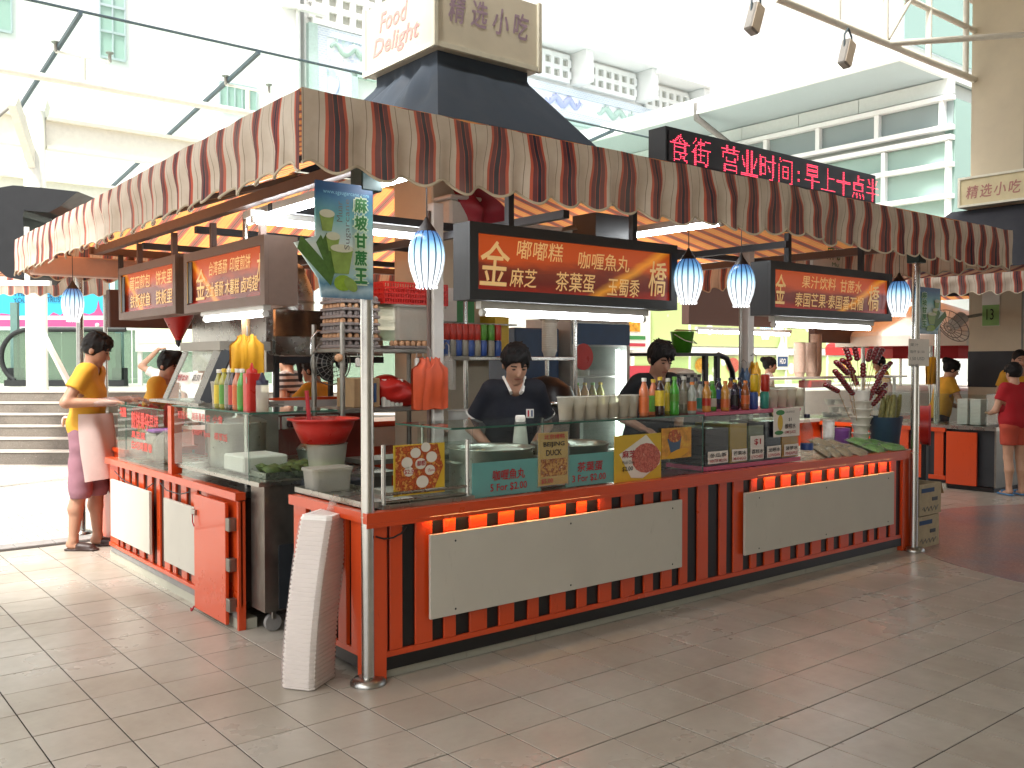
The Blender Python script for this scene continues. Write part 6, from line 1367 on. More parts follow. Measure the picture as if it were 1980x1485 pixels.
# aluminium food warmer with sloping glass
wm = thing('food_warmer', 'aluminium food warmer with sloping glass front behind the orange post', 'food warmer', (.2, 2.6, 1.2))
WX = .02; wy0, wy1 = 2.75, 2.02
part('shelf', MB().box(WX - .1, .5, 1.95, 2.9, 1.245, 1.262), 'stainless', wm); part('support', MB().box(.3, .48, 2.0, 2.85, .862, 1.244), 'stainless_dull', wm)
def slab(pts, th, mt, nm):
    v = [np.array(p, float) for p in pts]; n = np.cross(v[1] - v[0], v[2] - v[0]); n /= np.linalg.norm(n); k = len(v); part(nm, MB().add(v + [p - n * th for p in v], [tuple(range(k)), tuple(range(k, 2 * k))[::-1]] + [((i + 1) % k, i, k + i, k + (i + 1) % k) for i in range(k)]), mt, wm)
slab([(WX, 2.85, 1.263), (WX, 2.25, 1.263), (WX + .12, 2.2, 1.6), (WX + .12, 2.75, 1.6)], .006, 'case_glass', 'glass_front')
part('top_cap', MB().box(WX + .08, .45, 2.05, 2.78, 1.6, 1.66), 'stainless_dull', wm); part('side_frame', MB().bar((WX, 2.86, 1.263), (WX + .12, 2.77, 1.6), .03), 'stainless', wm); part('side_frame', MB().bar((WX, 2.24, 1.263), (WX + .12, 2.18, 1.6), .05), 'stainless', wm)
part('dark_frame', MB().bar((WX + .02, 2.14, 1.263), (WX + .14, 2.06, 1.6), .05, .07), 'dark_steel', wm)
for k, (y, w, col) in enumerate(((2.72, .22, 'ink_red'), (2.44, .16, 'ink_grey'))): lb2 = part('price_sticker', MB().add([(WX + .03, y, 1.38), (WX + .03, y - w, 1.38), (WX + .055, y - w, 1.45), (WX + .055, y, 1.45)], [(0, 1, 2, 3)]), 'paper_white', wm); lettering(lb2, ('特价 $2.50', '$3.50')[k], (WX + .03, y - .015, 1.39), -Y_, np.array([.025, 0, .07]), w * .85, .05, col, bold=.02, lift=.003)
# plastic bags of buns behind the glass
for k, (x, y, lab) in enumerate(((.0, 3.25, 'crumpled clear bag of buns behind the sneeze screen nearest the man'), (.05, 2.95, 'crumpled clear bag behind the sneeze screen nearer the post'))):
    S = SDF((x - .15, y - .2, .78), (x + .2, y + .2, 1.1), .02); S.ell((x, y, .88), (.11, .13, .1)).ell((x + .03, y + .05, .96), (.08, .08, .07)).wobble(.02, 60, k); solo('bun_bag', S.mesh(), 'poly_bag', lab, 'bag')
bx_ = thing('pink_lid_box', 'clear box with pink lid behind the sneeze screen', 'box', (.05, 3.1, .79)); part('body', MB().cbox((.12, 3.2, .9), (.2, .2, .2), .01), 'milky_plastic', bx_); part('lid', MB().cbox((.12, 3.2, 1.012), (.21, .21, .02), .005), 'plastic_purple', bx_)
# ================================================================== inside the stall
def rack(name, label, x0, x1, y0, y1, shelves, top, mt='stainless_dull'):
    t = thing(name, label, 'rack', ((x0 + x1) / 2, (y0 + y1) / 2, 0))
    for x in (x0, x1):
        for y in (y0, y1): part('upright', MB().tube([(x, y, 0), (x, y, top)], .018, 10), mt, t)
    for z in shelves: part('shelf', MB().cbox(((x0 + x1) / 2, (y0 + y1) / 2, z), (x1 - x0 + .02, y1 - y0 + .02, .03), .004), mt, t)
    return t
# left rack: egg trays, red basket, clear tub
ax0, ax1 = PY(662, 672, 1.6)[0], PY(850, 672, 1.6)[0]; zA = 1.60
rack('steel_rack', 'steel rack behind the corner carrying egg trays and crates', ax0, ax1, 1.6, 2.0, (.35, 1.2, zA), 1.78)
eg = thing('egg_tray_stack', 'tall stack of grey egg trays on the left rack', 'egg trays', (ax0 + .17, 1.8, zA + .016))
for k in range(7):
    z = zA + .016 + k * .05; tr0 = part('egg_tray', MB().cbox((ax0 + .17, 1.8, z + .011), (.3, .3, .02), .004), 'egg_grey', eg)
    e_ = MB()
    for i in range(6):
        for j in range(6):
            if 0 < j < 5 and 0 < i < 5: continue
            e_.ball((ax0 + .17 - .125 + .05 * i, 1.8 - .125 + .05 * j, z + .032), (.019, .019, .023), 8, 6)
    o = part('eggs', e_, 'egg_tan' if k % 2 else 'egg_grey', tr0); o['kind'] = 'stuff'
ex = PY(800, 640, 1.72)[0]
e2_ = thing('egg_tray_flat', 'flat egg trays under the clear storage tub', 'egg trays', (ex, 1.8, zA + .016)); part('egg_tray', MB().cbox((ex, 1.8, zA + .026), (.42, .34, .02), .004), 'egg_grey', e2_)
e_ = MB()
for i in range(9):
    for j in range(2): e_.ball((ex - .19 + .047 * i, 1.655 + .05 * j, zA + .05), (.019, .019, .023), 8, 6)
o = part('eggs', e_, 'egg_tan', e2_); o['kind'] = 'stuff'
tub = thing('storage_tub', 'cloudy plastic storage tub on the left rack under the red basket', 'tub', (ex, 1.8, zA + .075)); part('body', rbox((ex, 1.8, zA + .075), .42, .34, .23, .04, .88), 'milky_plastic', tub); part('rim', rbox((ex, 1.8, zA + .305), .45, .37, .014, .04, 1.), 'milky_plastic', tub)
rb_ = thing('red_basket', 'red perforated plastic basket on top of the storage tub', 'basket', (ex - .03, 1.8, zA + .32))
mb = MB(); bw_, bd2, bh = .52, .36, .14; bx0, by0, bz0 = ex - .04, 1.8, zA + .32
for s_ in (-1, 1):
    for z in np.linspace(0, bh, 5): mb.box(bx0 - bw_ / 2, bx0 + bw_ / 2, by0 + s_ * bd2 / 2 - .005, by0 + s_ * bd2 / 2 + .005, bz0 + z, bz0 + z + .012); mb.box(bx0 + s_ * bw_ / 2 - .005, bx0 + s_ * bw_ / 2 + .005, by0 - bd2 / 2, by0 + bd2 / 2, bz0 + z, bz0 + z + .012)
    for x in np.linspace(-bw_ / 2, bw_ / 2, 27): mb.box(bx0 + x - .005, bx0 + x + .005, by0 + s_ * bd2 / 2 - .003, by0 + s_ * bd2 / 2 + .003, bz0, bz0 + bh)
    for y in np.linspace(-bd2 / 2, bd2 / 2, 19): mb.box(bx0 + s_ * bw_ / 2 - .003, bx0 + s_ * bw_ / 2 + .003, by0 + y - .005, by0 + y + .005, bz0, bz0 + bh)
o = part('mesh_sides', mb, 'plastic_red', rb_); o['kind'] = 'stuff'; part('floor', MB().box(bx0 - bw_ / 2, bx0 + bw_ / 2, by0 - bd2 / 2, by0 + bd2 / 2, bz0 - .0, bz0 + .006), 'plastic_red', rb_); part('contents', MB().cbox((bx0, by0, bz0 + .06), (bw_ * .9, bd2 * .9, .09), .02), 'plastic_red', rb_)
S = SDF((ax0 + .2, 1.55, 1.2), (ax0 + .8, 2.0, 1.6), .015); S.ell((ax0 + .5, 1.78, 1.3), (.2, .13, .1)).ell((ax0 + .42, 1.75, 1.36), (.12, .1, .08)).wobble(.015, 45, 4); solo('red_sack', S.mesh(), 'plastic_red', 'slumped dark red plastic sack on the middle shelf of the left rack', 'sack')
cb = PY(707, 760, 1.68); bxo = thing('brown_carton', 'brown carton with blue mark on the middle shelf of the left rack', 'carton', (cb[0], 1.8, 1.216)); part('box', MB().cbox((cb[0], 1.78, 1.316), (.2, .24, .2), .004), 'cardboard', bxo); part('blue_mark', MB().box(cb[0] + .02, cb[0] + .07, 1.655, 1.659, 1.25, 1.38), 'banner_navy', bxo)
for k in range(5): c = PY(745 + k * 8, 770, 1.68); cupstack(c[0], 1.7, 1.216, .022, 6, 'slim stack of pale cups on the middle shelf, %s' % pos[k], 'bowl_white', .09, .018)
for k, u in enumerate((686, 702, 800, 812)):
    c = PY(u, 690, 1.62); t = thing('hanging_clip', 'white spray trigger hanging below the upper shelf, %s from the left' % pos[k], 'spray trigger', (c[0], 1.6, 1.47), 'spray triggers'); part('trigger', MB().cbox((c[0], 1.58, 1.52), (.03, .03, .06), .01), 'plastic_white', t); part('hook', MB().tube([(c[0], 1.58, 1.55), (c[0], 1.585, 1.585)], .004, 6), 'wire_grey', t)
# right rack behind the men: drinks and lids
bx0_, bx1_ = PY(900, 690, 1.75)[0], PY(1112, 690, 1.75)[0]; zB = 1.55
rack('steel_rack', 'tall steel rack behind the men carrying packs of cans', bx0_, bx1_, 1.75, 2.1, (.4, 1.0, zB), 2.2, 'steel_bright')
for k, u in enumerate((868, 880, 892, 904, 916, 928, 940, 955, 968)):
    c = PY(u, 660, 1.68); 
    if c[0] > bx0_ - .3: can(c[0], 1.72, zB + .135, ('w_red', 'w_red', 'w_red', 'w_red', 'w_red', 'w_red', 'w_green', 'w_green', 'w_red')[k], 'shrink wrapped can on the upper layer, %s from the left' % ('first', 'second', 'third', 'fourth', 'fifth', 'sixth', 'seventh', 'eighth', 'ninth')[k], 'upper layer of cans on the rack')
    can(c[0], 1.72, zB + .016, ('w_blue', 'w_grey')[k % 2], 'silver blue can on the lower layer, %s from the left' % ('first', 'second', 'third', 'fourth', 'fifth', 'sixth', 'seventh', 'eighth', 'ninth')[k], 'lower layer of cans on the rack')
cs0 = PY(862, 660, 1.72)[0]; part('can_shelf', MB().box(cs0, bx0_ - .03, 1.66, 2.1, zB - .015, zB + .014), 'stainless_dull', bpy.data.objects['steel_rack.001'])
c = PY(908, 600, 1.8); gx = thing('green_carton', 'bright green drink carton above the red cans', 'carton', (c[0], 1.9, 1.82)); part('box', MB().cbox((c[0], 1.95, 1.93), (.17, .2, .22), .004), 'print_green', gx); part('shelf', MB().box(c[0] - .5, c[0] + .5, 1.85, 2.08, 1.808, 1.82), 'stainless_dull', gx)
c = PY(880, 600, 1.85); wx = solo('white_carton', MB().cbox((c[0] - .08, 1.95, 1.95), (.2, .2, .25), .004), 'paper_white', 'white printed carton left of the green carton', 'carton')
c = PY(968, 640, 1.9); yb_ = solo('yellow_box', MB().cbox((c[0], 1.98, zB + .19), (.14, .2, .34), .004), 'card_yellow', 'yellow noodle box behind the cans', 'box')
c = PY(1064, 660, 1.85); t = cupstack(c[0], 1.86, zB + .016, .06, 15, 'tower of white lids in a knotted clear bag on the right rack', 'bowl_white', .05, .018)
S = SDF((c[0] - .15, 1.7, 1.8), (c[0] + .15, 2.05, 2.15), .015); S.ell((c[0], 1.86, 1.93), (.1, .1, .1)).wobble(.02, 60, 9); part('bag_top', S.mesh(), 'poly_bag', t)
# fridge
fx0, fx1 = PY(1103, 700, 2.3)[0], PY(1216, 700, 2.3)[0]; fg = thing('drinks_fridge', 'upright glass door drinks fridge with a bright inside tube', 'fridge', ((fx0 + fx1) / 2, 2.6, 0))
mat('fridge_white', '#b9bab2', .35); mat('fridge_blue', '#24466b', .35, var=.1); FZ = 1.92
part('back', MB().box(fx0, fx1, 2.88, 2.92, .02, FZ), 'fridge_white', fg); part('side', MB().box(fx0, fx0 + .04, 2.3, 2.879, .02, FZ), 'fridge_white', fg); part('side', MB().box(fx1 - .04, fx1, 2.3, 2.879, .02, FZ), 'fridge_white', fg)
part('top', MB().box(fx0 + .041, fx1 - .041, 2.3, 2.879, FZ - .04, FZ), 'fridge_white', fg); part('base', MB().box(fx0 + .041, fx1 - .041, 2.3, 2.879, .02, .3), 'fridge_white', fg)
part('header', MB().box(fx0 + .02, fx1 - .02, 2.27, 2.299, FZ - .24, FZ - .05), 'fridge_blue', fg); part('door_glass', MB().box(fx0 + .06, fx1 - .06, 2.275, 2.283, .34, FZ - .26), 'case_glass', fg); part('door_frame', MB().box(fx0 + .02, fx0 + .059, 2.27, 2.299, .32, FZ - .245).box(fx1 - .059, fx1 - .02, 2.27, 2.299, .32, FZ - .245), 'fridge_white', fg)
emit('fridge_tube', (.95, .98, 1.), 11.); part('inside_tube', MB().tube([(fx1 - .12, 2.33, .4), (fx1 - .12, 2.33, FZ - .28)], .018, 10), 'fridge_tube', fg)
for z in (.7, 1.05, 1.38): part('wire_shelf', MB().box(fx0 + .045, fx1 - .045, 2.36, 2.87, z, z + .012), 'wire_grey', fg)
for k in range(5): bottle(fx0 + .12 + k * .1, 2.45, 1.063, .27, .04, 'drink_juice' if k < 3 else 'drink_lemon', 'w_yellow' if k > 2 else 'c_orange', 'c_green' if k % 2 else 'c_yellow', None, 'orange juice bottle inside the fridge, %s from the left' % pos[k], (.3, .5))
for k in range(2): t = solo('clear_jug', MB().lathe([(.055, 0), (.065, .2), (.066, .205)], (fx0 + .14 + k * .16, 2.45, 1.393), 18), 'milky_plastic', 'cloudy jug on the fridge upper shelf, %s one' % ('left', 'right')[k], 'jug')
disc_ = part('round_sticker', MB().tube([(fx0 + .13, 2.268, FZ - .35), (fx0 + .13, 2.272, FZ - .35)], .12, 24), 'plastic_red', fg)
c = PY(1172, 625, 2.45); solo('flat_carton', MB().cbox(((fx0 + fx1) / 2 + .05, 2.55, FZ + .085), (.72, .5, .16), .006), 'cardboard_pale', 'flat printed carton on top of the fridge', 'carton')
bl0 = PY(990, 700, 2.4)[0]; solo('blue_cabinet', MB().cbox(((bl0 + fx0) / 2 - .03, 2.62, .92), (fx0 - bl0 - .08, .5, 1.8), .01), 'fridge_blue', 'dark blue cabinet standing left of the fridge', 'cabinet')
pk = PY(1055, 790, 1.6); bd3 = thing('black_wok_drum', 'black drum with a bright steel rim behind the man in the polo shirt', 'drum', (pk[0], 1.62, 0)); part('body', MB().lathe([(.25, 0), (.27, .1), (.27, 1.12), (.25, 1.2)], (pk[0] - .05, 1.55, .0), 36), 'black_panel', bd3); part('dome', MB().lathe([(.252, 1.201), (.2, 1.33), (.1, 1.40), (0, 1.42)], (pk[0] - .05, 1.55, 0), 36), 'black_panel', bd3); part('rim', MB().lathe([(.255, 1.19), (.275, 1.2), (.275, 1.225), (.255, 1.23)], (pk[0] - .05, 1.55, 0), 36), 'steel_bright', bd3)
sp_ = PY(895, 790, 1.6); t = thing('stock_pot', 'tall white stock pot with side handle left of the polo shirt', 'pot', (sp_[0], 1.5, 1.0)); part('body', MB().lathe([(.17, 0), (.18, .02), (.18, .27), (.19, .28)], (sp_[0] + .02, 1.5, .9), 32), 'fridge_white', t); part('handle', MB().tube([(sp_[0] + .0, 1.315, 1.1), (sp_[0] + .02, 1.28, 1.1), (sp_[0] + .1, 1.28, 1.1), (sp_[0] + .12, 1.31, 1.1)], .012, 8), 'stainless_dull', t)
wt = thing('work_table', 'stainless work table behind the front counter', 'table', (1.4, 1.5, 0)); part('top', MB().box(.75, 2.3, 1.3, 1.58, .87, .9), 'stainless_dull', wt)
for x in (.8, 2.25): part('leg', MB().tube([(x, 1.33, 0), (x, 1.33, .87)], .02, 8), 'stainless_dull', wt)
# air conditioner and red cloth on the column
ac = thing('wall_unit', 'cream equipment box with lid on the column behind the front sign', 'box', (2.2, 2.0, 2.2)); a = PY(872, 385, 1.9); b = PY(915, 440, 1.9); part('case', MB().cbox(((a[0] + b[0]) / 2, 1.97, (a[2] + b[2]) / 2), (b[0] - a[0] + .05, .2, a[2] - b[2]), .02), 'fridge_white', ac); part('lid', MB().cbox(((a[0] + b[0]) / 2, 1.96, a[2] + .015), (b[0] - a[0] + .08, .24, .03), .008), 'white_post', ac)
rc_ = MB(); a = PY(885, 355, 1.8); b = PY(985, 470, 1.8)
rc_.grid(lambda u, v: (a[0] + (b[0] - a[0]) * (u * (.55 + .45 * v) + .25 * v), 1.85 + .05 * math.sin(u * 9 + v * 3) + .03 * math.sin(v * 11), a[2] + .06 + (b[2] - a[2]) * v - .05 * math.sin(u * 3)), 24, 16); mat('red_drape', '#8f2430', .6, var=.15, scale=12)
solo('red_drape', rc_, 'red_drape', 'dark red plastic drape hanging under the roof behind the front sign', 'drape', base=(a[0], 1.85, b[2]))
dk = thing('roof_duct', 'big grey exhaust duct under the roof behind the front sign', 'duct', (3.0, 2.0, 2.3)); a = PY(1005, 400, 1.9); b = PY(1150, 420, 1.9)
part('duct', MB().box(a[0], b[0] + .1, 1.9, 2.5, 2.36, 2.62), 'stainless_dull', dk); part('edge_strip', MB().box(a[0], b[0] + .1, 1.885, 1.899, 2.6, 2.63), 'white_post', dk)
sk_ = thing('roof_speaker', 'black loudspeaker box under the awning behind the front sign', 'speaker', (2.2, .6, 2.15)); a = PY(1152, 410, .5); b = PY(1218, 465, .5); part('box', MB().box(a[0], b[0], .5, .72, b[2], a[2]), 'black_panel', sk_); part('bracket', MB().bar(((a[0] + b[0]) / 2, .6, a[2]), ((a[0] + b[0]) / 2, .6, 2.44), .05), 'dark_steel', sk_); 
hd_ = thing('hanging_fan', 'grey disc of a ceiling fan guard left of the loudspeaker', 'fan', (2.0, .75, 2.1)); c = PY(1140, 440, .7); part('guard', MB().lathe([(.16, 0), (.15, .03), (.05, .06), (0, .06)], (c[0], .75, c[2] - .03), 28), 'wire_grey', hd_); part('rod', MB().tube([(c[0], .75, c[2] + .03), (c[0], .75, 2.42)], .012, 8), 'dark_steel', hd_)
# carrier bags hanging on the inner posts
def carrier(u, v, y, w, h, mt, lab, n=1, seed=0, grp='carrier bags'):
    c = PY(u, v, y); t = thing('carrier_bags', lab, 'bags', (c[0], y, c[2] - h), grp)
    for k in range(n):
        x = c[0] + (k - (n - 1) / 2) * w * .35; yy = y - .012 * k
        def fn(a, b):
            ww = w / 2 * (1. if b > .22 else (.30 + .1 * abs(a - .5) if b < .14 else .55 + (b - .14) * 5.6)); q = (a - .5) * 2
            return (x + q * ww, yy - .022 * (1 - q * q) * math.sin(math.pi * min(1, b + .15)) + .006 * math.sin(a * 14 + seed + k) , c[2] - h * b - .006 * math.sin(a * 9 + k))
        m = MB().grid(fn, 16, 14); f2 = MB().grid(lambda a, b: np.array(fn(1 - a, b)) * [1, -1, 1] + [0, 2 * yy + .03, 0], 16, 14); m.add(f2.v, f2.f, True); part('bag', m, mt, t)
    part('hook', MB().tube([(c[0], y, c[2] - .02), (c[0], y, c[2] + .05), (c[0], y + .03, c[2] + .07), (c[0], y + .05, c[2] + .05)], .004, 6), 'wire_grey', t); return t
carrier(832, 692, .88, .18, .31, 'plastic_orange', 'bundle of orange carrier bags on the white inner post', 2, 1); carrier(868, 684, .9, .1, .22, 'poly_bag', 'small white carrier bag beside the orange ones', 1, 2)
carrier(478, 648, 1.6, .15, .27, 'plastic_yellow', 'bundle of yellow carrier bags on the hood post', 2, 3)
bp = PY(477, 640, 1.62); part('post_pole', MB().tube([(bp[0], 1.63, .0), (bp[0], 1.63, 2.42)], .016, 10), 'steel_bright', bpy.data.objects['stall_frame']); bt = PY(477, 660, 1.6); solo('tape_wrap', MB().lathe([(.02, 0), (.026, .02), (.026, .2), (.02, .22)], (bp[0], 1.63, bt[2] - .03), 14, caps=False), 'cardboard', 'brown tape wrapped round the thin post above the yellow bags', 'tape')
carrier(1443, 712, .88, .08, .2, 'plastic_blue', 'blue plastic bag on the grey inner post', 1, 4); carrier(1462, 700, .86, .12, .28, 'plastic_yellow', 'yellow carrier bags on the grey inner post', 1, 5)
# exhaust hood and stove on the left
hx0, hx1 = PY(532, 650, 2.5)[0], PY(664, 690, 2.5)[0] + .35; hz0, hz1 = 1.57, 1.71
hd3 = thing('exhaust_hood', 'stainless exhaust hood with a rising duct over the side stove', 'hood', (1.1, 2.9, 1.6))
part('skirt', MB().box(hx0, hx1, 2.5, 3.35, hz0, hz1), 'stainless', hd3)
tp = [(hx0, 2.5, hz1 + .001), (hx1, 2.5, hz1 + .001), (hx1, 3.35, hz1 + .001), (hx0, 3.35, hz1 + .001), (hx0 + .12, 2.75, 1.92), (hx1 - .1, 2.75, 1.92), (hx1 - .1, 3.2, 1.92), (hx0 + .12, 3.2, 1.92)]
part('taper', MB().add(tp, [(0, 1, 5, 4), (1, 2, 6, 5), (2, 3, 7, 6), (3, 0, 4, 7), (4, 5, 6, 7)]), 'steel_bright', hd3)
part('duct', MB().tube([(hx0 + .35, 2.95, 1.921), (hx0 + .35, 2.95, 2.05), (hx0 + .3, 2.93, 2.15), (hx0 + .12, 2.9, 2.22), (hx0 - .2, 2.88, 2.22)], .17, 24), 'stainless', hd3); part('duct_seam', MB().lathe([(.172, 0), (.176, .01), (.172, .02)], (hx0 + .35, 2.95, 1.98), 24, caps=False), 'stainless_dull', hd3)
part('side_panel', MB().box(hx0 - .06, hx0 - .005, 2.52, 4.0, 1.45, 2.0), 'stainless', hd3); part('hood_leg', MB().bar((hx0 + .02, 2.53, 0), (hx0 + .02, 2.53, hz0 - .001), .035), 'dark_steel', hd3); part('hood_leg', MB().bar((hx1 - .02, 3.33, 0), (hx1 - .02, 3.33, hz0 - .001), .035), 'dark_steel', hd3); part('rail', MB().bar((hx0, 2.515, 1.54), (hx1, 2.515, 1.54), .05), 'dark_steel', hd3)
rd_ = thing('red_cone_shade', 'red conical lampshade with black tip hanging below the left signs', 'lampshade', (.4, 2.6, 1.75)); c = PX(345, 640, .35); part('shade', MB().lathe([(.012, 0), (.02, .02), (.115, .21), (.12, .26), (.09, .3), (0, .31)], (c[0], c[1], c[2] - .1), 20), 'plastic_red', rd_); part('tip', MB().lathe([(0, -.03), (.02, -.005), (.026, .025), (.022, .03)], (c[0], c[1], c[2] - .1), 16, caps=False), 'black_panel', rd_); part('cord', MB().tube([(c[0], c[1], c[2] + .2), (c[0], c[1], 2.42)], .004, 6), 'dark_cable', rd_)
fn_ = thing('clip_fan', 'black desk fan with wire guard clipped to the left rack', 'fan', (1.0, 1.9, 1.5)); c = PY(640, 702, 1.95); fx, fz = c[0], c[2]
for r_ in (.03, .06, .09, .12, .15): part('guard_ring', MB().tube([(fx + r_ * math.cos(a), 1.95 - .06 * (1 - (r_ / .15) ** 2), fz + r_ * math.sin(a)) for a in np.linspace(0, 2 * math.pi, 29)], .0025 if r_ < .15 else .005, 5), 'wire_grey', fn_)
for k in range(20): a = k * math.pi / 10; part('guard_spoke', MB().tube([(fx + r_ * math.cos(a), 1.95 - .06 * (1 - (r_ / .15) ** 2), fz + r_ * math.sin(a)) for r_ in (.02, .07, .11, .15)], .0018, 4), 'wire_grey', fn_)
part('motor', MB().ball((fx, 2.04, fz), (.055, .07, .055), 14, 10), 'rubber_black', fn_)
for k in range(3):
    a = k * 2.094; part('blade', MB().grid(lambda u, v: (fx + (.03 + .1 * u) * math.cos(a + (v - .5) * 1.3), 1.945 + .03 * (v - .5), fz + (.03 + .1 * u) * math.sin(a + (v - .5) * 1.3)), 5, 5), 'rubber_black', fn_)
part('arm', MB().tube([(fx, 2.08, fz), (fx + .05, 2.08, fz), (ax0, 2.0, fz - .02)], .012, 8), 'rubber_black', fn_); part('handle', MB().tube([(fx - .15, 1.95, fz + .06), (fx - .15, 1.95, fz + .17), (fx - .1, 1.95, fz + .22), (fx + .07, 1.95, fz + .18)], .008, 6), 'steel_bright', fn_)
c = PY(655, 692, 1.58); solo('wood_knob', MB().ball(c, .028, 12, 8), 'egg_tan', 'round tan knob on the rack upright in front of the fan', 'knob', base=c)
# sockets on the rear counter trunking, red side board behind showcase
so = PY(500, 805, 3.8)
# board behind the side counter
mat('board_red', '#7c2a1c', .5, var=.08, scale=5); ic = thing('inner_side_board', 'dull red board with white sockets behind the side counter', 'partition', (1.0, 2.3, 0))
by = 2.35; a = PY(505, 790, by); b = PY(690, 790, by); zt2 = PY(600, 773, by)[2]
part('board', MB().box(a[0] - .05, b[0] + .1, by, by + .05, .0, zt2 - .1), 'board_red', ic); part('cap', MB().box(a[0] - .05, b[0] + .1, by - .01, by + .06, zt2 - .0, zt2 + .02), 'orange_paint', ic); part('trunking', MB().box(a[0] - .05, b[0] + .1, by - .03, by + .05, zt2 - .099, zt2 - .001), 'white_post', ic)
for k, u in enumerate((530, 560, 620, 645)):
    c = PY(u, 812, by - .03); so = part('socket', MB().cbox((c[0], by - .012, zt2 - .16), (.1, .02, .09), .004), 'plastic_white', ic); part('plug', MB().cbox((c[0], by - .045, zt2 - .165), (.045, .045, .05), .008), 'rubber_black' if k % 2 else 'plastic_white', so)
# --- showcase, bucket and basket at the back right
wc = thing('roast_showcase', 'black framed roast meat showcase with rounded end behind the bottles', 'display case', (4.8, 2.3, 0)); sx0, sx1 = PY(1285, 700, 2.0)[0], PY(1424, 700, 2.0)[0]; sz = 1.58
part('counter', MB().box(sx0, sx1, 2.0, 2.6, 0, 1.05), 'dark_steel', wc)
for x in (sx0 + .03, sx0 + .62, sx1 - .27): part('frame_post', MB().bar((x, 2.03, 1.051), (x, 2.03, sz), .045), 'black_panel', wc)
part('top', MB().box(sx0, sx1 - .25, 2.0, 2.6, sz, sz + .03), 'black_panel', wc); part('curved_end', MB().tube([(sx1 - .25, 2.03, sz + .015), (sx1 - .12, 2.03, sz - .02), (sx1 - .03, 2.03, sz - .15), (sx1, 2.03, sz - .35), (sx1, 2.03, 1.06)], .028, 8), 'black_panel', wc)
part('glass', MB().box(sx0 + .05, sx1 - .28, 2.02, 2.026, 1.06, sz - .01), 'case_glass', wc); part('inner_tray', MB().box(sx0 + .1, sx1 - .1, 2.1, 2.5, 1.25, 1.27), 'stainless', wc)
for k in range(7):
    x = sx0 + .15 + k * .14; sk2 = part('meat_skewer', MB().ball((x, 2.25, 1.295), (.06, .1, .025), 10, 6), 'broth', wc)
c = PY(1319, 683, 2.15); bu = thing('green_bucket', 'small bright green bucket with white handle on top of the showcase', 'bucket', (c[0], 2.15, sz + .031)); part('body', MB().lathe([(.0, 0), (.085, 0), (.115, .2), (.12, .205), (.11, .2), (.08, .01)], (c[0], 2.15, sz + .032), 28, caps=False), 'plastic_green', bu); part('handle', MB().tube([(c[0] - .115, 2.15, sz + .21), (c[0] - .08, 2.05, sz + .15), (c[0], 2.02, sz + .13), (c[0] + .1, 2.05, sz + .12), (c[0] + .13, 2.12, sz + .15)], .005, 6), 'plastic_white', bu)
for k in range(5): part('chopsticks', MB().tube([(c[0] - .15 + .03 * k, 2.12 + .02 * k, sz + .242 + .004 * k), (c[0] + .13 + .01 * k, 2.18 - .02 * k, sz + .25)], .004, 5), 'stick_wood', bu)
c = PY(1316, 735, 1.5); bk2 = thing('checked_basket', 'black and white checked basket of cakes in front of the showcase', 'basket', (c[0], 1.5, 1.3))
def chk():
    t = NT('checker'); ck = t.add('TexChecker'); ck.inputs['Scale'].default_value = 22; t.link(t.coord(), ck.inputs[0]); ck.inputs[1].default_value = rgba('#1c1c1c'); ck.inputs[2].default_value = rgba('#9a9a94'); t.bsdf(Base_Color=ck.outputs[0], Roughness=.5); M['checker'] = t.m
chk(); part('basket', rbox((c[0], 1.5, c[2] - .06), .32, .22, .11, .02, .9), 'checker', bk2); part('cakes', pillow(MB(), (c[0] - .03, 1.5, c[2] + .07), .1, .3, .2, .03, .1), 'bowl_white', bk2)
bk3 = thing('basket_stand', 'slim steel stand under the checked basket', 'stand', (c[0], 1.5, 0)); part('plate', MB().box(c[0] - .2, c[0] + .2, 1.38, 1.62, c[2] - .085, c[2] - .062), 'stainless_dull', bk3); part('pole', MB().tube([(c[0], 1.5, 0), (c[0], 1.5, c[2] - .085)], .025, 10), 'stainless_dull', bk3)
# ================================================================== second stall and hoarding on the right
k2 = thing('second_stall_counter', 'orange counter of the neighbouring stall with door and slats', 'counter', (9.3, 1.7, 0)); X2 = 8.9
part('carcass', MB().box(X2 + .03, 9.6, 1.02, 3.6, .06, .72), 'dark_steel', k2); part('end_panel', MB().box(X2 + .02, 9.6, 1.0, 1.019, .05, .74), 'stainless_dull', k2); part('top', MB().box(X2 - .03, 9.65, .98, 3.65, .721, .765), 'stainless', k2)
part('door', MB().box(X2 - .03, X2 - .005, 1.2, 1.56, .06, .69), 'orange_paint', k2); part('plinth', MB().box(X2, X2 + .1, 1.57, 3.6, 0, .055), 'plinth_white', k2); part('toe', MB().box(X2 + .02, 9.55, 1.02, 1.56, .0, .05), 'black_panel', k2)
part('ledge', MB().box(X2 - .04, X2 - .0, 1.57, 3.6, .68, .73), 'orange_paint', k2); part('bottom_rail', MB().box(X2 - .02, X2, 1.57, 3.6, .1, .15), 'orange_paint', k2)
for k in range(9): part('slat', MB().box(X2 - .02, X2, 1.6 + k * .22, 1.71 + k * .22, .151, .679), 'orange_paint', k2)
g2 = thing('second_stall_glass', 'glass screen on the neighbouring stall counter', 'glass screen', (8.95, 1.5, .77)); part('glass_pane', MB().box(X2 - .02, X2 - .012, 1.1, 2.5, .767, 1.14), 'case_glass', g2); part('glass_pane', MB().box(X2 - .011, 9.4, 1.1, 1.108, .767, 1.14), 'case_glass', g2); part('edge', MB().box(X2 - .02, 9.4, 1.095, 1.0995, 1.1405, 1.147), 'glass_edge', g2)
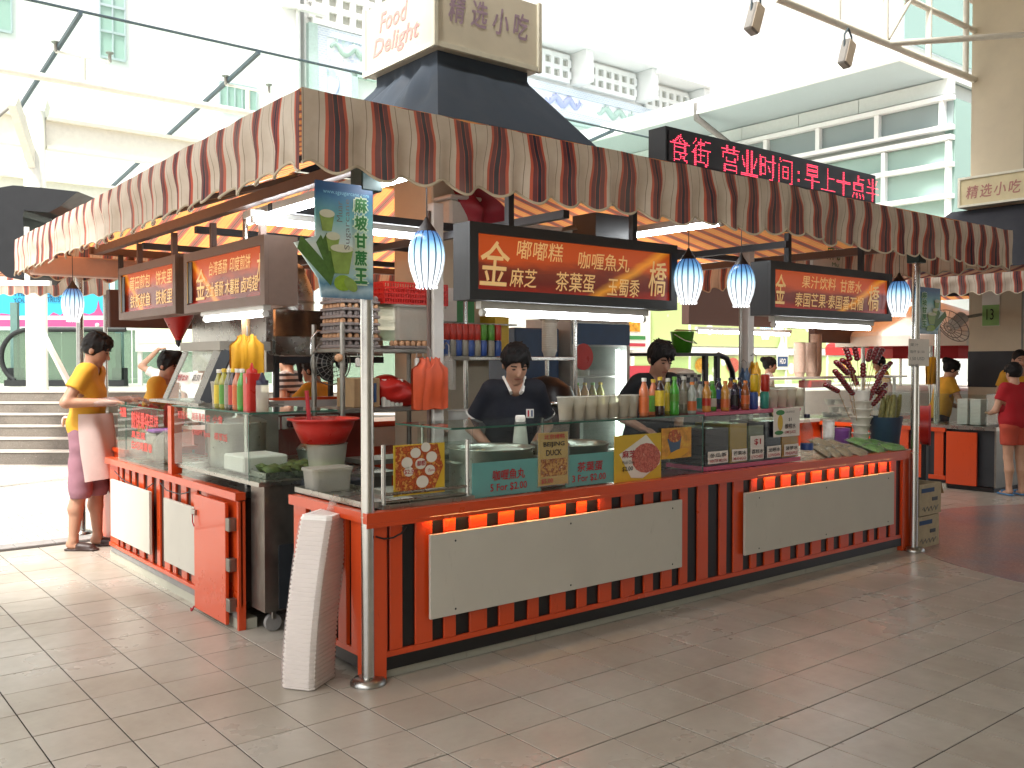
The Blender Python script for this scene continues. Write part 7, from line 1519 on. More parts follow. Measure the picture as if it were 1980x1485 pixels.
for k, u in enumerate((1868, 1893)):
    c = PX(u, 800, 9.15); t = thing('foam_box_pile', '%s white pile of foam boxes on the neighbouring counter' % ('left', 'right')[k], 'foam boxes', (9.15, c[1], .767), 'foam piles on the neighbouring counter'); mb = MB()
    for q in range(18): mb.cbox((9.15, c[1], .78 + q * .017), (.2, .125, .015), .005)
    o = part('boxes', mb, 'foam_white', t); o['kind'] = 'stuff'
# neighbour's awning
aw2 = thing('second_awning', 'sunlit orange striped awning of the neighbouring stall', 'awning', (9.4, 2, 2.4))
keep = aw; aw = aw2
valance((8.45, 5.0, 2.51), (8.45, -1.6, 2.51), .215, 11, (-1, 0, 0)); valance((8.45, -1.6, 2.51), (12.5, -1.6, 2.51), .215, 12, (0, -1, 0))
slope((8.45 + .004, 5.0, 2.51), (8.45 + .004, -1.6, 2.51), (9.9, 3.4, 2.95), (9.9, .6, 2.95)); slope((8.45, -1.596, 2.51), (12.5, -1.596, 2.51), (9.9, .6, 2.95), (11.2, .6, 2.95)); slope((12.5, -1.6, 2.51), (12.5, 5.0, 2.51), (11.2, .6, 2.95), (11.2, 3.4, 2.95)); slope((12.5, 5, 2.51), (8.45, 5, 2.51), (11.2, 3.4, 2.95), (9.9, 3.4, 2.95))
aw = keep
f2 = thing('second_stall_structure', 'steel posts and beams of the neighbouring stall', 'frame', (9.5, 2, 0))
c = PX(1812, 700, 9.2)
for (x, y) in ((9.2, c[1]), (12.2, -1.2), (12.2, 4.6), (8.9, 4.6)): part('post', MB().tube([(x, y, 0), (x, y, 2.55)], .035, 12), 'steel_bright', f2)
part('beam', MB().bar((9.2, -1.3, 2.42), (9.2, 4.8, 2.42), .05), 'dark_steel', f2)
# neighbour's sign facing us and hanging fan
s5 = thing('second_stall_sign', 'orange sign with pale brown frame seen behind the right hand post', 'sign', (7.8, 3.2, 1.75)); yb2 = 4.3; a = PY(1586, 610, yb2); b = PY(1772, 655, yb2)
part('frame', MB().box(a[0], b[0], yb2, yb2 + .1, b[2], a[2] + .22), 'sign_case_brown', s5); part('panel', MB().box(a[0] + .08, b[0] - .05, yb2 - .006, yb2 - .001, b[2] + .08, a[2] + .17), 'lightbox_b', s5)
lettering(s5, '卤肉煎饼果子', (a[0] + .25, yb2 - .006, b[2] + .12), X_, Z_, .95, .14, 'gold_letter', bold=.01, shear=.1); lettering(s5, '杂粮煎饼果', (a[0] + .35, yb2 - .006, b[2] + .32), X_, Z_, .85, .14, 'gold_letter', bold=.01, shear=.1)
for q in (.15, .85): part('hanger', MB().bar((a[0] + (b[0] - a[0]) * q, yb2 + .05, a[2] + .22), (a[0] + (b[0] - a[0]) * q, yb2 + .05, 2.46), .03), 'dark_steel', s5)
fan2 = thing('wall_fan', 'grey wall fan with wire guard beside the cream column', 'fan', (9.9, 2.2, 2.3)); c = PX(1845, 630, 9.6); q = c
ctr = np.array([9.55, c[1], c[2]]); ax_ = np.array([-.75, .3, -.55]); ax_ /= np.linalg.norm(ax_); u1 = np.cross(ax_, Z_); u1 /= np.linalg.norm(u1); u2 = np.cross(ax_, u1)
for r_ in (.08, .16, .24): part('guard_ring', MB().tube([ctr + ax_ * .06 * (1 - (r_ / .24) ** 2) + u1 * r_ * math.cos(a) + u2 * r_ * math.sin(a) for a in np.linspace(0, 2 * math.pi, 33)], .006, 6), 'wire_grey', fan2)
for k in range(16): a = k * math.pi / 8; part('guard_spoke', MB().tube([ctr + ax_ * .06 * (1 - (r_ / .24) ** 2) + u1 * r_ * math.cos(a) + u2 * r_ * math.sin(a) for r_ in (.02, .1, .18, .24)], .004, 5), 'wire_grey', fan2)
part('motor', MB().tube([ctr - ax_ * .02, ctr - ax_ * .2], .08, 16), 'white_post', fan2); part('arm', MB().tube([ctr - ax_ * .18, (10.0, c[1] - .15, c[2] + .15)], .02, 8), 'flood_grey', fan2)
carrier_c = PX(1805, 690, 9.15); 
t = carrier(1804, 690, PX(1804, 690, 9.15)[1], .2, .34, 'plastic_yellow', 'bundle of yellow carrier bags hanging at the neighbouring stall', 2, 8)
# hoarding with green bubbles behind the stall
def bubble_mat():
    t = NT('bubble_print'); v = t.add('TexVoronoi'); v.inputs['Scale'].default_value = 2.3; t.link(t.coord(), v.inputs['Vector']); r = t.ramp(v.outputs['Distance'], [(0, '#e8efd8'), (.28, '#e8efd8'), (.3, '#b9d08a')]); t.bsdf(Base_Color=r.outputs[0], Roughness=.5); M['bubble_print'] = t.m
bubble_mat(); mat('hoard_white', '#dadfd4', .5); mat('hoard_red', '#a8303c', .5)
ho = thing('bubble_hoarding', 'pale green shop hoarding with white bubbles behind the stall', 'hoarding', (9, 8.5, 0)); yh = 8.5; h0 = PY(1225, 700, yh)[0]; h1 = PY(1800, 700, yh)[0]
part('wall', MB().box(h0 - 3.0, h1 + 2, yh + .05, yh + .3, 0, 3.4), 'hoard_white', ho)
n_ = 7
for k in range(n_):
    xa = h0 + (h1 - h0) * k / n_; xb = h0 + (h1 - h0) * (k + 1) / n_; part('panel', MB().box(xa + .03, xb - .03, yh + .02, yh + .049, 1.85, 3.2), 'bubble_print', ho); part('panel', MB().box(xa + .03, xb - .03, yh + .02, yh + .049, .2, 1.65), 'bubble_print', ho); part('mullion', MB().box(xa - .025, xa + .025, yh, yh + .048, 0, 3.3), 'white_paint', ho)
part('rail', MB().box(h0, h1, yh - .01, yh + .019, 1.68, 1.82), 'white_paint', ho)
a = PY(1185, 700, yh - .05); part('red_band', flat(MB(), [(h0 - .6, 1.45), (h0 + .5, 1.45), (h0 + 1.6, 1.3), (h0 + 1.6, 1.1), (h0 - .6, 1.1)], (0, yh - .02, 0), X_, -Y_, 0), 'hoard_red', ho)
a = PY(1235, 640, yh - .05); part('poster', MB().box(a[0] - .7, a[0] + .35, yh - .03, yh - .012, 1.75, 2.6), 'hoard_white', ho); part('poster_stripe', MB().box(a[0] - .6, a[0] + .2, yh - .04, yh - .031, 1.95, 2.02), 'print_green', ho); part('poster_stripe', MB().box(a[0] - .6, a[0] + .2, yh - .04, yh - .031, 1.82, 1.88), 'hoard_red', ho); part('poster_photo', MB().box(a[0] - .6, a[0] + .05, yh - .04, yh - .031, 2.1, 2.55), 'photo_corn', ho)
a = PY(1515, 700, yh - .05); bt_ = part('bottle_print', flat(MB(), [(a[0] - .2, 1.35), (a[0] - .22, 1.75), (a[0] - .08, 1.98), (a[0] - .06, 2.1), (a[0] + .04, 2.1), (a[0] + .08, 1.96), (a[0] + .24, 1.72), (a[0] + .22, 1.35)], (0, yh - .015, 0), X_, -Y_, 0), 'hoard_white', ho); part('bottle_label', MB().box(a[0] - .17, a[0] + .2, yh - .022, yh - .018, 1.42, 1.64), 'banner_navy', ho); lettering(ho, 'H2O', (a[0] - .1, yh - .023, 1.48), X_, Z_, .22, .12, 'paper_white', bold=.02)
for k, u in enumerate((1360, 1420, 1580, 1640, 1700)): c = PY(u, 735, yh - .05); part('bowl_print', flat(MB(), ellp(c[0], 1.45, .22, .16), (0, yh - .014, 0), X_, -Y_, 0), ('photo_corn', 'photo_pink', 'photo_noodle', 'photo_corn', 'photo_pink')[k], ho)
# parasols far behind on the right
mat('parasol_red', '#b8242c', .6, var=.05); mat('parasol_white', '#e4e0d8', .6, var=.04)
for k, (u, v, d, r_, mt, lab) in enumerate(((1800, 640, 15, 1.5, 'parasol_white', 'large white parasol beyond the neighbouring stall'), (1800, 665, 16.5, 1.3, 'parasol_red', 'red parasol below the white one beyond the neighbouring stall'), (1742, 662, 19, 1.5, 'parasol_red', 'red and far parasol just left of the right hand post'))):
    c = PD(u, v, d); t = thing('parasol', lab, 'parasol', (c[0], c[1], 0), 'parasols beyond the stalls'); part('canopy', MB().lathe([(r_, 0), (r_ * .98, .06), (r_ * .5, .35), (.04, .6), (0, .62)], (c[0], c[1], c[2] - .1), 8, smooth=False, caps=False), mt, t); part('valance', MB().lathe([(r_, -.16), (r_ * 1.005, 0)], (c[0], c[1], c[2] - .1), 8, smooth=False, caps=False), mt, t); part('pole', MB().tube([(c[0], c[1], 0), (c[0], c[1], c[2] + .45)], .03, 8), 'steel_bright', t)
# middle distance counter behind the skewers: cup towers, bowls, red box
mc = thing('rear_stall_counter', 'pale counter of the rear stall with bowls and stacked cups', 'counter', (6.9, 3.4, 0)); ym_ = 3.3; m0, m1 = PY(1475, 800, ym_)[0], PY(1760, 800, ym_)[0]
part('body', MB().box(m0, m1, ym_, ym_ + .6, .05, .72), 'orange_paint', mc); part('top', MB().box(m0 - .03, m1, ym_ - .03, ym_ + .62, .721, .76), 'white_post', mc); part('screen', MB().box(m0, m1, ym_, ym_ + .008, .761, 1.28), 'case_glass', mc)
part('upper_shelf', MB().box(m0, m1, ym_ + .05, ym_ + .45, 1.29, 1.32), 'white_post', mc); 
for q in (0, .34, 1): part('shelf_post', MB().bar((m0 + .02 + (m1 - m0 - .04) * q, ym_ + .25, .761), (m0 + .02 + (m1 - m0 - .04) * q, ym_ + .25, 1.289), .035), 'white_post', mc)
mat('cup_print', '#b49a8a', .7, var=.12, scale=60)
for k, (u, n_, r_) in enumerate(((1546, 26, .075), (1568, 26, .075), (1580, 34, .075))): c = PY(u, 720, ym_ + .2 + .1 * (k == 2)); cupstack(c[0], ym_ + .2 + .12 * (k == 2), 1.322, r_, n_, 'tall tower of beige paper bowls on the rear stall, %s one' % ('left', 'middle', 'tallest')[k], 'cup_print', .07, .0155)
c = PY(1585, 750, ym_ + .05); solo('red_crate', MB().cbox((c[0], ym_ + .12, 1.225), (.5, .2, .1), .01), 'plastic_red', 'red plastic crate under the paper bowl towers', 'crate', base=(c[0], ym_ + .12, 1.17))
for k, (u, v) in enumerate(((1605, 775), (1622, 775), (1612, 790), (1632, 790), (1600, 800), (1617, 802), (1637, 802), (1495, 752), (1510, 752), (1526, 752))): c = PY(u, v, ym_ + .2); t = solo('paper_bowl', MB().lathe([(.055, 0), (.075, .07), (.08, .075), (.07, .073), (.05, .008), (0, .008)], (c[0], ym_ + .2, c[2] - .05), 20, caps=False), 'bowl_white', 'printed paper bowl on the rear stall, %s' % ('top left of the pyramid', 'top right of the pyramid', 'second row left', 'second row right', 'bottom row left', 'bottom row middle', 'bottom row right', 'left of the three above the cups', 'middle of the three above the cups', 'right of the three above the cups')[k], 'bowl', group='paper bowls on the rear stall')
# red drum lid beside the right post
c = PY(1789, 822, .7); AX = SR - .44 * SF; AX /= np.linalg.norm(AX); dl = thing('red_drum', 'red round drum mostly hidden behind the right hand post', 'drum', (c[0], .7, 0)); part('body', MB().tube([c - AX * .05, c + AX * .03], .19, 32), 'plastic_red', dl); part('rim', MB().tube([c + AX * .031, c + AX * .05], .2, 32), 'hoard_red', dl); part('stand', MB().bar((c[0], .7, 0), (c[0], .7, c[2] - .18), .05), 'dark_steel', dl)
# black curved duct and far stall valance on the left
bk4 = thing('black_duct_elbow', 'big black painted duct elbow at the left edge of the picture', 'duct', (-.9, 6.5, 1.9)); dd_ = 11.3
def q2(u, v, d=dd_): return cf((u - 990) / FPX * d, d, CAM[2] + (699.7 - v) / FPX * d)
prof = [(-60, 395), (-20, 368), (30, 360), (80, 364), (154, 372), (120, 400), (98, 412), (50, 408), (48, 420), (52, 530), (40, 541), (15, 536), (-15, 510), (-60, 450)]
k = len(prof); A = [q2(u, v, dd_) for u, v in prof]; Bk = [q2(u, v, dd_) + SF * .9 for u, v in prof]; part('casing', MB().add(A + Bk, [tuple(range(k)), tuple(range(k, 2 * k))[::-1]] + [((i + 1) % k, i, k + i, k + (i + 1) % k) for i in range(k)]), 'black_panel', bk4)
part('bracket', MB().bar(q2(55, 440), q2(55, 545), .05).bar(q2(-20, 548), q2(100, 548), .06), 'white_paint', bk4); part('support_post', MB().bar(q2(-40, 500), (q2(-40, 500)[0], q2(-40, 500)[1], 0), .1), 'black_panel', bk4)
a3 = thing('far_left_awning', 'orange striped valance of the stall beyond the left end', 'awning', tuple(q2(80, 560, 12.5))); keep = aw; aw = a3
p0 = q2(-150, 535, 12.5); p1 = q2(212, 548, 12.5); p1[2] = p0[2]; valance(p0, p1, .24, 21, -SF); r0 = p0 + SF * 2.0 + Z_ * .35; r1 = p1 + SF * 2.0 + Z_ * .35; slope(p0 + SF * .01, p1 + SF * .01, r0, r1); aw = keep
f3 = thing('far_left_structure', 'slim posts carrying the far left valance', 'frame', tuple(q2(80, 560, 13.5)))
for u in (-140, 205): p = q2(u, 540, 12.9); part('post', MB().tube([(p[0], p[1], 0), (p[0], p[1], p[2] + .15)], .03, 10), 'steel_bright', f3)
# ================================================================== people
mat('skin', '#a67d66', .5, var=.06, scale=9, sss=.08); mat('skin_fair', '#c39a80', .5, var=.05, scale=9, sss=.08); mat('hair_black', '#0d0b0b', .62, var=.4, scale=90, bump=.9, bscale=160, spec=.3)
mat('shirt_yellow', '#c9962a', .85, var=.1, scale=7, bump=.25, bscale=35); mat('shirt_navy', '#11141f', .85, var=.15, scale=8, bump=.25, bscale=35); mat('shirt_black', '#12151a', .85, var=.15, scale=8, bump=.25, bscale=35); mat('shirt_white', '#d4d2cc', .8, var=.04); mat('shirt_red', '#a3141f', .85, var=.08, scale=8, bump=.25, bscale=35)
mat('shorts_mauve', '#87606b', .85, var=.12, scale=9, bump=.4, bscale=30); mat('shorts_orange', '#b54a36', .8, var=.08, scale=9, bump=.3, bscale=30); mat('trousers_dark', '#23252b', .85, var=.1); mat('apron_pale', '#c9b3ad', .8, var=.06, scale=7, bump=.3, bscale=25); mat('sandal_brown', '#2c1a14', .5); mat('lip', '#8a4a42', .5); mat('sandal_blue', '#4a7fae', .5)
def stripes_shirt():
    t = NT('shirt_striped'); w = t.add('TexWave'); w.bands_direction = 'Z'; w.inputs['Scale'].default_value = 5.2; w.inputs['Distortion'].default_value = .6; t.link(t.coord(), w.inputs['Vector']); r = t.ramp(w.outputs[0], [(.45, '#33302e'), (.5, '#b9b2aa')]); t.bsdf(Base_Color=r.outputs[0], Roughness=.85); M['shirt_striped'] = t.m
stripes_shirt()
def rotm(f, up=(0, 0, 1)):
    f = np.array(f, float); f /= np.linalg.norm(f); r = np.cross(f, up); r /= np.linalg.norm(r); u = np.cross(r, f); return r, f, u
def person(label, loc, fwd, H=1.7, lean=0., head=(0., 0., 0.), arms=None, shirt='shirt_yellow', pants='trousers_dark', plen=.9, hair='short', res=.011, skin='skin', girth=1., collar=None, female=False, legs=None, sleeve=.55, hands=True, extra=None, badge=False):
    """body frame: x right, y forward, z up. arms = {side: (elbow, wrist, finger direction)} in that frame, metres"""
    k = H / 1.7; rz = math.atan2(-fwd[0], fwd[1]); t = thing('person', label, 'person', loc, rz=rz); b0 = np.array(loc, float); BASE[t.name] = np.zeros(3)
    tv = np.array([0, math.sin(lean), math.cos(lean)]); tf = np.array([0, math.cos(lean), -math.sin(lean)])
    Pv = np.array([0, 0, .90 * k]); sh = Pv + tv * .50 * k; nk = Pv + tv * .545 * k; sw = (.148 if female else .163) * k
    hp, hy, ht = head; f = np.array([math.sin(hy) * math.cos(hp), math.cos(hy) * math.cos(hp), -math.sin(hp)]); r, f, u = rotm(f, (math.sin(ht), 0, math.cos(ht)))
    Hc = nk + (tv * .7 + Z_ * .3) * .085 * k + f * .02 * k + u * .055 * k; HR = np.stack([r, f, u], 1); s = k
    arms = arms or {}
    A = {}
    for side, sg in (('R', 1), ('L', -1)):
        S_ = sh + np.array([sg * sw, 0, -.01 * k]); el, wr, fd = arms.get(side, ((sg * .235, -.03, 1.13), (sg * .25, .06, .88), (0, .1, -1)))
        A[side] = (S_, np.array(el, float) * k, np.array(wr, float) * k, np.array(fd, float))
    if legs is None: legs = {'R': ((.085, .01, .48), (.09, -.02, .08), (.1, 1)), 'L': ((-.085, .01, .48), (-.09, -.02, .08), (-.1, 1))}
    pts = [Hc, Pv] + [p for v in A.values() for p in v[:3]] + [np.array(l[q]) * k for l in legs.values() for q in (0, 1)]; lo = np.min(pts, 0) - .24; hi = np.max(pts, 0) + .24; lo[2] = -.02
    B = SDF(lo, hi, res); g = girth * k
    # torso
    B.cap((-.06 * g, 0, .93 * k), (.06 * g, 0, .93 * k), .115 * g, .115 * g, .03).cap(Pv + tv * .14 * k + [-.045 * g, 0, 0], Pv + tv * .14 * k + [.045 * g, 0, 0], .092 * g, .092 * g, .03)
    B.cap(Pv + tv * .33 * k + [-.072 * g, 0, 0], Pv + tv * .33 * k + [.072 * g, 0, 0], .088 * g, .088 * g, .04, flat=((0, 1, 0), .84)).cap(sh + [-sw * .8, 0, 0], sh + [sw * .8, 0, 0], .052 * k, .052 * k, .03)
    B.cap(nk - tv * .04 * k, Hc - u * .05 * s - f * .012 * s, .058 * k, .052 * k, .03)
    # head
    B.ell(Hc + u * .022 * s - f * .01 * s, np.array([.077, .098, .1]) * s, .02, rot=HR).ell(Hc + f * .03 * s - u * .055 * s, np.array([.055, .06, .056]) * s, .025, rot=HR).ell(Hc + f * .04 * s - u * .02 * s, np.array([.064, .055, .07]) * s, .02, rot=HR)
    B.cap(Hc + f * .088 * s + u * .008 * s, Hc + f * .11 * s - u * .03 * s, .008 * s, .0145 * s, .01).cap(Hc + f * .083 * s - u * .062 * s - r * .014 * s, Hc + f * .083 * s - u * .062 * s + r * .014 * s, .011 * s, .011 * s, .008).ell(Hc + f * .07 * s - u * .098 * s, np.array([.026, .022, .02]) * s, .02, rot=HR)
    for sg in (1, -1):
        B.ell(Hc + f * .104 * s + r * sg * .033 * s + u * .012 * s, np.array([.018, .017, .011]) * s, .012, sub=True, rot=HR)
        B.ell(Hc + r * sg * .08 * s - f * .008 * s - u * .012 * s, np.array([.012, .022, .034]) * s, .006, rot=HR)
    G = {}
    for side, sg in (('R', 1), ('L', -1)):
        S_, E, W, fd = A[side]; B.cap(S_, E, .052 * k, .041 * k, .03).cap(E, W, .042 * k, .028 * k, .015)
        fd = fd / np.linalg.norm(fd); pr, pf, pu = rotm(fd, (0.001, 0, 1) if abs(fd[2]) < .9 else (0, 1, 0)); side_v = pr * (-sg)        # thumb side
        pc = W + fd * .05 * k; G[side] = (W, fd, side_v, pu, pc)
        B.cap(W, pc + fd * .02 * k, .026 * k, .034 * k, .012, flat=(pu, .55))
        if hands:
            for q in range(4):
                base = pc + fd * .035 * k + side_v * (-.03 + .019 * q) * k; L = (.055, .068, .072, .062)[q] * k; mid = base + fd * L * .6 - pu * .01 * k; tip = mid + fd * L * .45 - pu * .028 * k
                B.cap(base, mid, .0092 * k, .0085 * k, .004).cap(mid, tip, .0085 * k, .0075 * k, .004)
            tb_ = W + fd * .03 * k + side_v * .025 * k; m_ = tb_ + side_v * .03 * k + fd * .03 * k - pu * .01 * k; B.cap(tb_, m_, .012 * k, .0105 * k, .006).cap(m_, m_ + fd * .032 * k - pu * .012 * k, .0105 * k, .008 * k, .004)
        lg = legs[side]; hipj = np.array([sg * .085 * k, 0, .88 * k]); K, An = np.array(lg[0]) * k, np.array(lg[1]) * k; fo = np.array([lg[2][0] * 0.6, lg[2][1], 0], float); fo /= np.linalg.norm(fo)
        B.cap(hipj, K, .088 * g, .056 * k, .03).cap(K, (K * .62 + An * .38) - [0, .018 * k, 0], .055 * k, .058 * k, .02).cap((K * .62 + An * .38) - [0, .012 * k, 0], An, .054 * k, .034 * k, .02)
        B.cap(An - [0, 0, .0], An + fo * -.02 * k - Z_ * .03 * k, .038 * k, .036 * k, .015).cap(An - Z_ * .045 * k, An + fo * .14 * k - Z_ * .055 * k, .032 * k, .026 * k, .02, flat=(Z_, .8))
    body = part('body', B.mesh(), skin, t)
    # shirt
    C = SDF(lo - .03, hi + .03, res); ins = .016 * k; sl_lo = .0
    YF = ((0, 1, 0), .86); C.cap((-.062 * g, 0, .95 * k), (.062 * g, 0, .95 * k), .125 * g, .125 * g, .03).cap(Pv + tv * .1 * k + [-.058 * g, 0, 0], Pv + tv * .1 * k + [.058 * g, 0, 0], .118 * g, .118 * g, .06).cap(Pv + tv * .22 * k + [-.068 * g, 0, 0], Pv + tv * .22 * k + [.068 * g, 0, 0], .114 * g, .114 * g, .06).cap(Pv + tv * .34 * k + [-.078 * g, 0, 0], Pv + tv * .34 * k + [.078 * g, 0, 0], .102 * g + ins, .102 * g + ins, .09, flat=YF).cap(sh + [-sw * .8, 0, -.005], sh + [sw * .8, 0, -.005], .056 * k + ins, .056 * k + ins, .09)
    C.wobble(.010, 26, int(abs(loc[0]) * 10) + 3)
    C.cut((0, 0, -1), (0, 0, .80 * k)); n0 = nk + f * .03 * k
    for side in ('R', 'L'):
        S_, E = A[side][0], A[side][1]; d = (E - S_); L = np.linalg.norm(d); d /= L; C.cap(S_, S_ + d * L * sleeve, .055 * k + ins * .4, .052 * k + ins, .03)
        S2 = C.sl(S_ + d * L * sleeve - .12, S_ + d * L * sleeve + .16); X, Y, Z = C.pts(S2); q = S_ + d * L * sleeve; pl = (X - q[0]) * d[0] + (Y - q[1]) * d[1] + (Z - q[2]) * d[2]; rad = np.sqrt(np.maximum((X - q[0]) ** 2 + (Y - q[1]) ** 2 + (Z - q[2]) ** 2 - pl ** 2, 0)); C.F[S2] = np.where((rad < .1 * k), np.maximum(C.F[S2], pl), C.F[S2])
    C.cap(nk - tv * .03 * k + tf * .02, nk + tv * .2, .064 * k, .075 * k, .006, sub=True)
    if collar == 'v': C.cap(nk + tf * .1 * k - tv * .07 * k, nk + tf * .1 * k + tv * .06, .03 * k, .06 * k, .01, sub=True)
    shirt_o = part('shirt', C.mesh(), shirt, t)
    if collar == 'v':
        for sg in (1, -1): part('collar', MB().bar(nk + tf * .075 * k + [sg * .035 * k, 0, -.05 * k], nk + [sg * .07 * k, -.01, .03 * k], .016 * k, .04 * k, up=tf), 'shirt_white', shirt_o)
        for side in ('R', 'L'):
            S_, E = A[side][0], A[side][1]; d = (E - S_); L = np.linalg.norm(d); d /= L; p = S_ + d * (L * sleeve - .006); part('cuff', MB().tube([p - d * .006, p + d * .008], .062 * k + ins, 20, caps=False), 'shirt_white', shirt_o)
    # trousers or shorts
    D = SDF(lo - .02, hi + .02, res); D.cap((-.06 * g, 0, .93 * k), (.06 * g, 0, .93 * k), .122 * g, .122 * g, .03)
    for side, sg in (('R', 1), ('L', -1)):
        hipj = np.array([sg * .085 * k, 0, .88 * k]); K, An = np.array(legs[side][0]) * k, np.array(legs[side][1]) * k; D.cap(hipj, K, .102 * g, .088 * k if plen < .8 else .072 * k, .03)
        if plen > .55: D.cap(K, An, .07 * k, .055 * k, .02)
    D.wobble(.009, 30, 5); D.cut((0, 0, 1), (0, 0, .99 * k)); D.cut((0, 0, -1), (0, 0, (.97 - plen) * k)); part('trousers' if plen > .6 else 'shorts', D.mesh(), pants, t)
    # hair
    E_ = SDF(Hc - .28 * s, Hc + .28 * s, min(res, .009)); th = .016 if hair != 'buzz' else .006
    E_.ell(Hc + u * .03 * s - f * .014 * s, np.array([.077 + th, .098 + th * .9, .1 + th]) * s, .02, rot=HR)
    E_.wobble(.006 if hair != 'buzz' else .001, 130, 2)
    E_.ell(Hc + f * .085 * s - u * .05 * s, np.array([.083, .085, .108 if hair != 'bangs' else .085]) * s, .012, sub=True, rot=HR); E_.ell(Hc - u * .13 * s + f * .01 * s, np.array([.13, .12 if hair in ('short', 'buzz') else .09, .085]) * s, .012, sub=True, rot=HR)
    if hair == 'short': E_.cap(Hc + u * .1 * s + f * .06 * s - r * .03 * s, Hc + u * .075 * s + f * .1 * s + r * .02 * s, .022 * s, .012 * s, .015)
    rs_ = np.random.RandomState(int(abs(loc[0] * 7 + loc[1] * 13) * 10) % 9999)
    if hair != 'buzz':
        for q in range(46):
            a_ = rs_.uniform(-2.6, 2.6); hgt = rs_.uniform(.035, .085); dr = f * math.cos(a_) + r * math.sin(a_); rx_ = (.1 if abs(a_) < 1 else .088) * s
            p0_ = Hc + u * (hgt + .02) * s + dr * rx_ * .88 - f * .012 * s; ln = rs_.uniform(.03, .055) * (1.25 if abs(a_) > 1.2 else 1.) * s
            E_.cap(p0_, p0_ + dr * .02 * s - u * ln + r * rs_.uniform(-.018, .018) * s, .013 * s, .004 * s, .008)
        for q in range(26):
            a_ = rs_.uniform(0, 6.28); w_ = rs_.uniform(0, .06); p0_ = Hc + u * .125 * s + (f * math.cos(a_) + r * math.sin(a_)) * w_ * s - f * .015 * s; E_.cap(p0_, p0_ + (f * math.cos(a_ + .6) + r * math.sin(a_ + .6)) * .035 * s + u * .006 * s, .011 * s, .004 * s, .008)
    if hair == 'bun': E_.ell(Hc + u * .085 * s - f * .12 * s, np.array([.05, .05, .048]) * s, .02)
    if hair == 'topbun': E_.cap(Hc + u * .11 * s - f * .02 * s, Hc + u * .14 * s + f * .06 * s, .04 * s, .042 * s, .02)
    if hair == 'pony': E_.cap(Hc + u * .06 * s - f * .1 * s, Hc - f * .15 * s - u * .05 * s, .035 * s, .04 * s, .02).cap(Hc - f * .15 * s - u * .05 * s, Hc - f * .13 * s - u * .24 * s, .04 * s, .022 * s, .02)
    part('hair', E_.mesh(), 'hair_black', t)
    for sg in (1, -1):
        part('eye', MB().ball((0, 0, 0), (.0135 * s, .006 * s, .0042 * s), 10, 6).xform(lambda p: Hc + f * .0925 * s + r * sg * .033 * s + u * .008 * s + HR @ p), 'hair_black', body)
        part('eyebrow', MB().tube([Hc + f * .096 * s + r * sg * .016 * s + u * .03 * s, Hc + f * .095 * s + r * sg * .035 * s + u * .034 * s, Hc + f * .084 * s + r * sg * .054 * s + u * .029 * s], .0042 * s, 6), 'hair_black', body)
    part('mouth', MB().tube([Hc + f * .089 * s - u * .064 * s - r * .022 * s, Hc + f * .0965 * s - u * .062 * s, Hc + f * .089 * s - u * .064 * s + r * .022 * s], .0042 * s, 6), 'lip', body)
    if badge:
        p = Pv + tv * .36 * k - r * 0 + np.array([-.095 * k, 0, 0]) + tf * (.098 * g * .9 + ins + .012)
        bd_ = part('badge', MB().cbox(p, (.05, .006, .06), .003), 'shirt_white', shirt_o)
        for q, c_ in ((-.012, 'banner_navy'), (.012, 'ink_red')): part('badge_stripe', MB().cbox(p + [q, .0045, 0], (.01, .004, .045)), c_, bd_)
    return dict(t=t, A=A, G=G, k=k, Hc=Hc, legs=legs, Pv=Pv)
SF_, SR_ = SF[:2], SR[:2]
def dirv(r, d): v = SR_ * r + SF_ * d; return v / np.linalg.norm(v)
def ground_at(u, dist): c = cf((u - 990) / FPX * dist, dist, 0); return (c[0], c[1], 0)
# 1 the young man in yellow at the left
m1 = person('young man in yellow T-shirt, mauve shorts and apron working with gloved hands', ground_at(166, 7.56), dirv(.97, .12), 1.76, .07, (.45, 0, 0), {'R': ((.25, -.07, 1.16), (.19, .20, 1.16), (-.1, 1, .05)), 'L': ((-.24, -.02, 1.14), (-.10, .30, 1.17), (.15, 1, .06))}, 'shirt_yellow', 'shorts_mauve', .56, 'short', .0085, 'skin', .97, legs={'R': ((.09, -.02, .48), (.085, -.08, .08), (.15, 1)), 'L': ((-.085, .05, .48), (-.085, .05, .08), (-.1, 1))})
t = m1['t']; k = m1['k']
part('apron', MB().grid(lambda a, b: (.205 * math.sin((a - .42) * 2.5), .222 * math.cos((a - .42) * 2.5) - .02 + .012 * math.sin(a * 16 + b * 4) + .03 * b, (1.07 - .50 * b - .05 * abs(a - .5) * (b > .5)) * k), 28, 18), 'apron_pale', t); part('apron_tie', MB().tube([(.15 * math.sin(x), -.15 * math.cos(x) - .01, 1.04 * k) for x in np.linspace(-1.8, 1.8, 14)], .008, 6), 'apron_pale', t); part('apron_bow', MB().ball((.0, -.165, 1.03 * k), (.03, .012, .02), 8, 6).ball((.05, -.165, 1.0 * k), (.02, .01, .04), 8, 6), 'apron_pale', t)
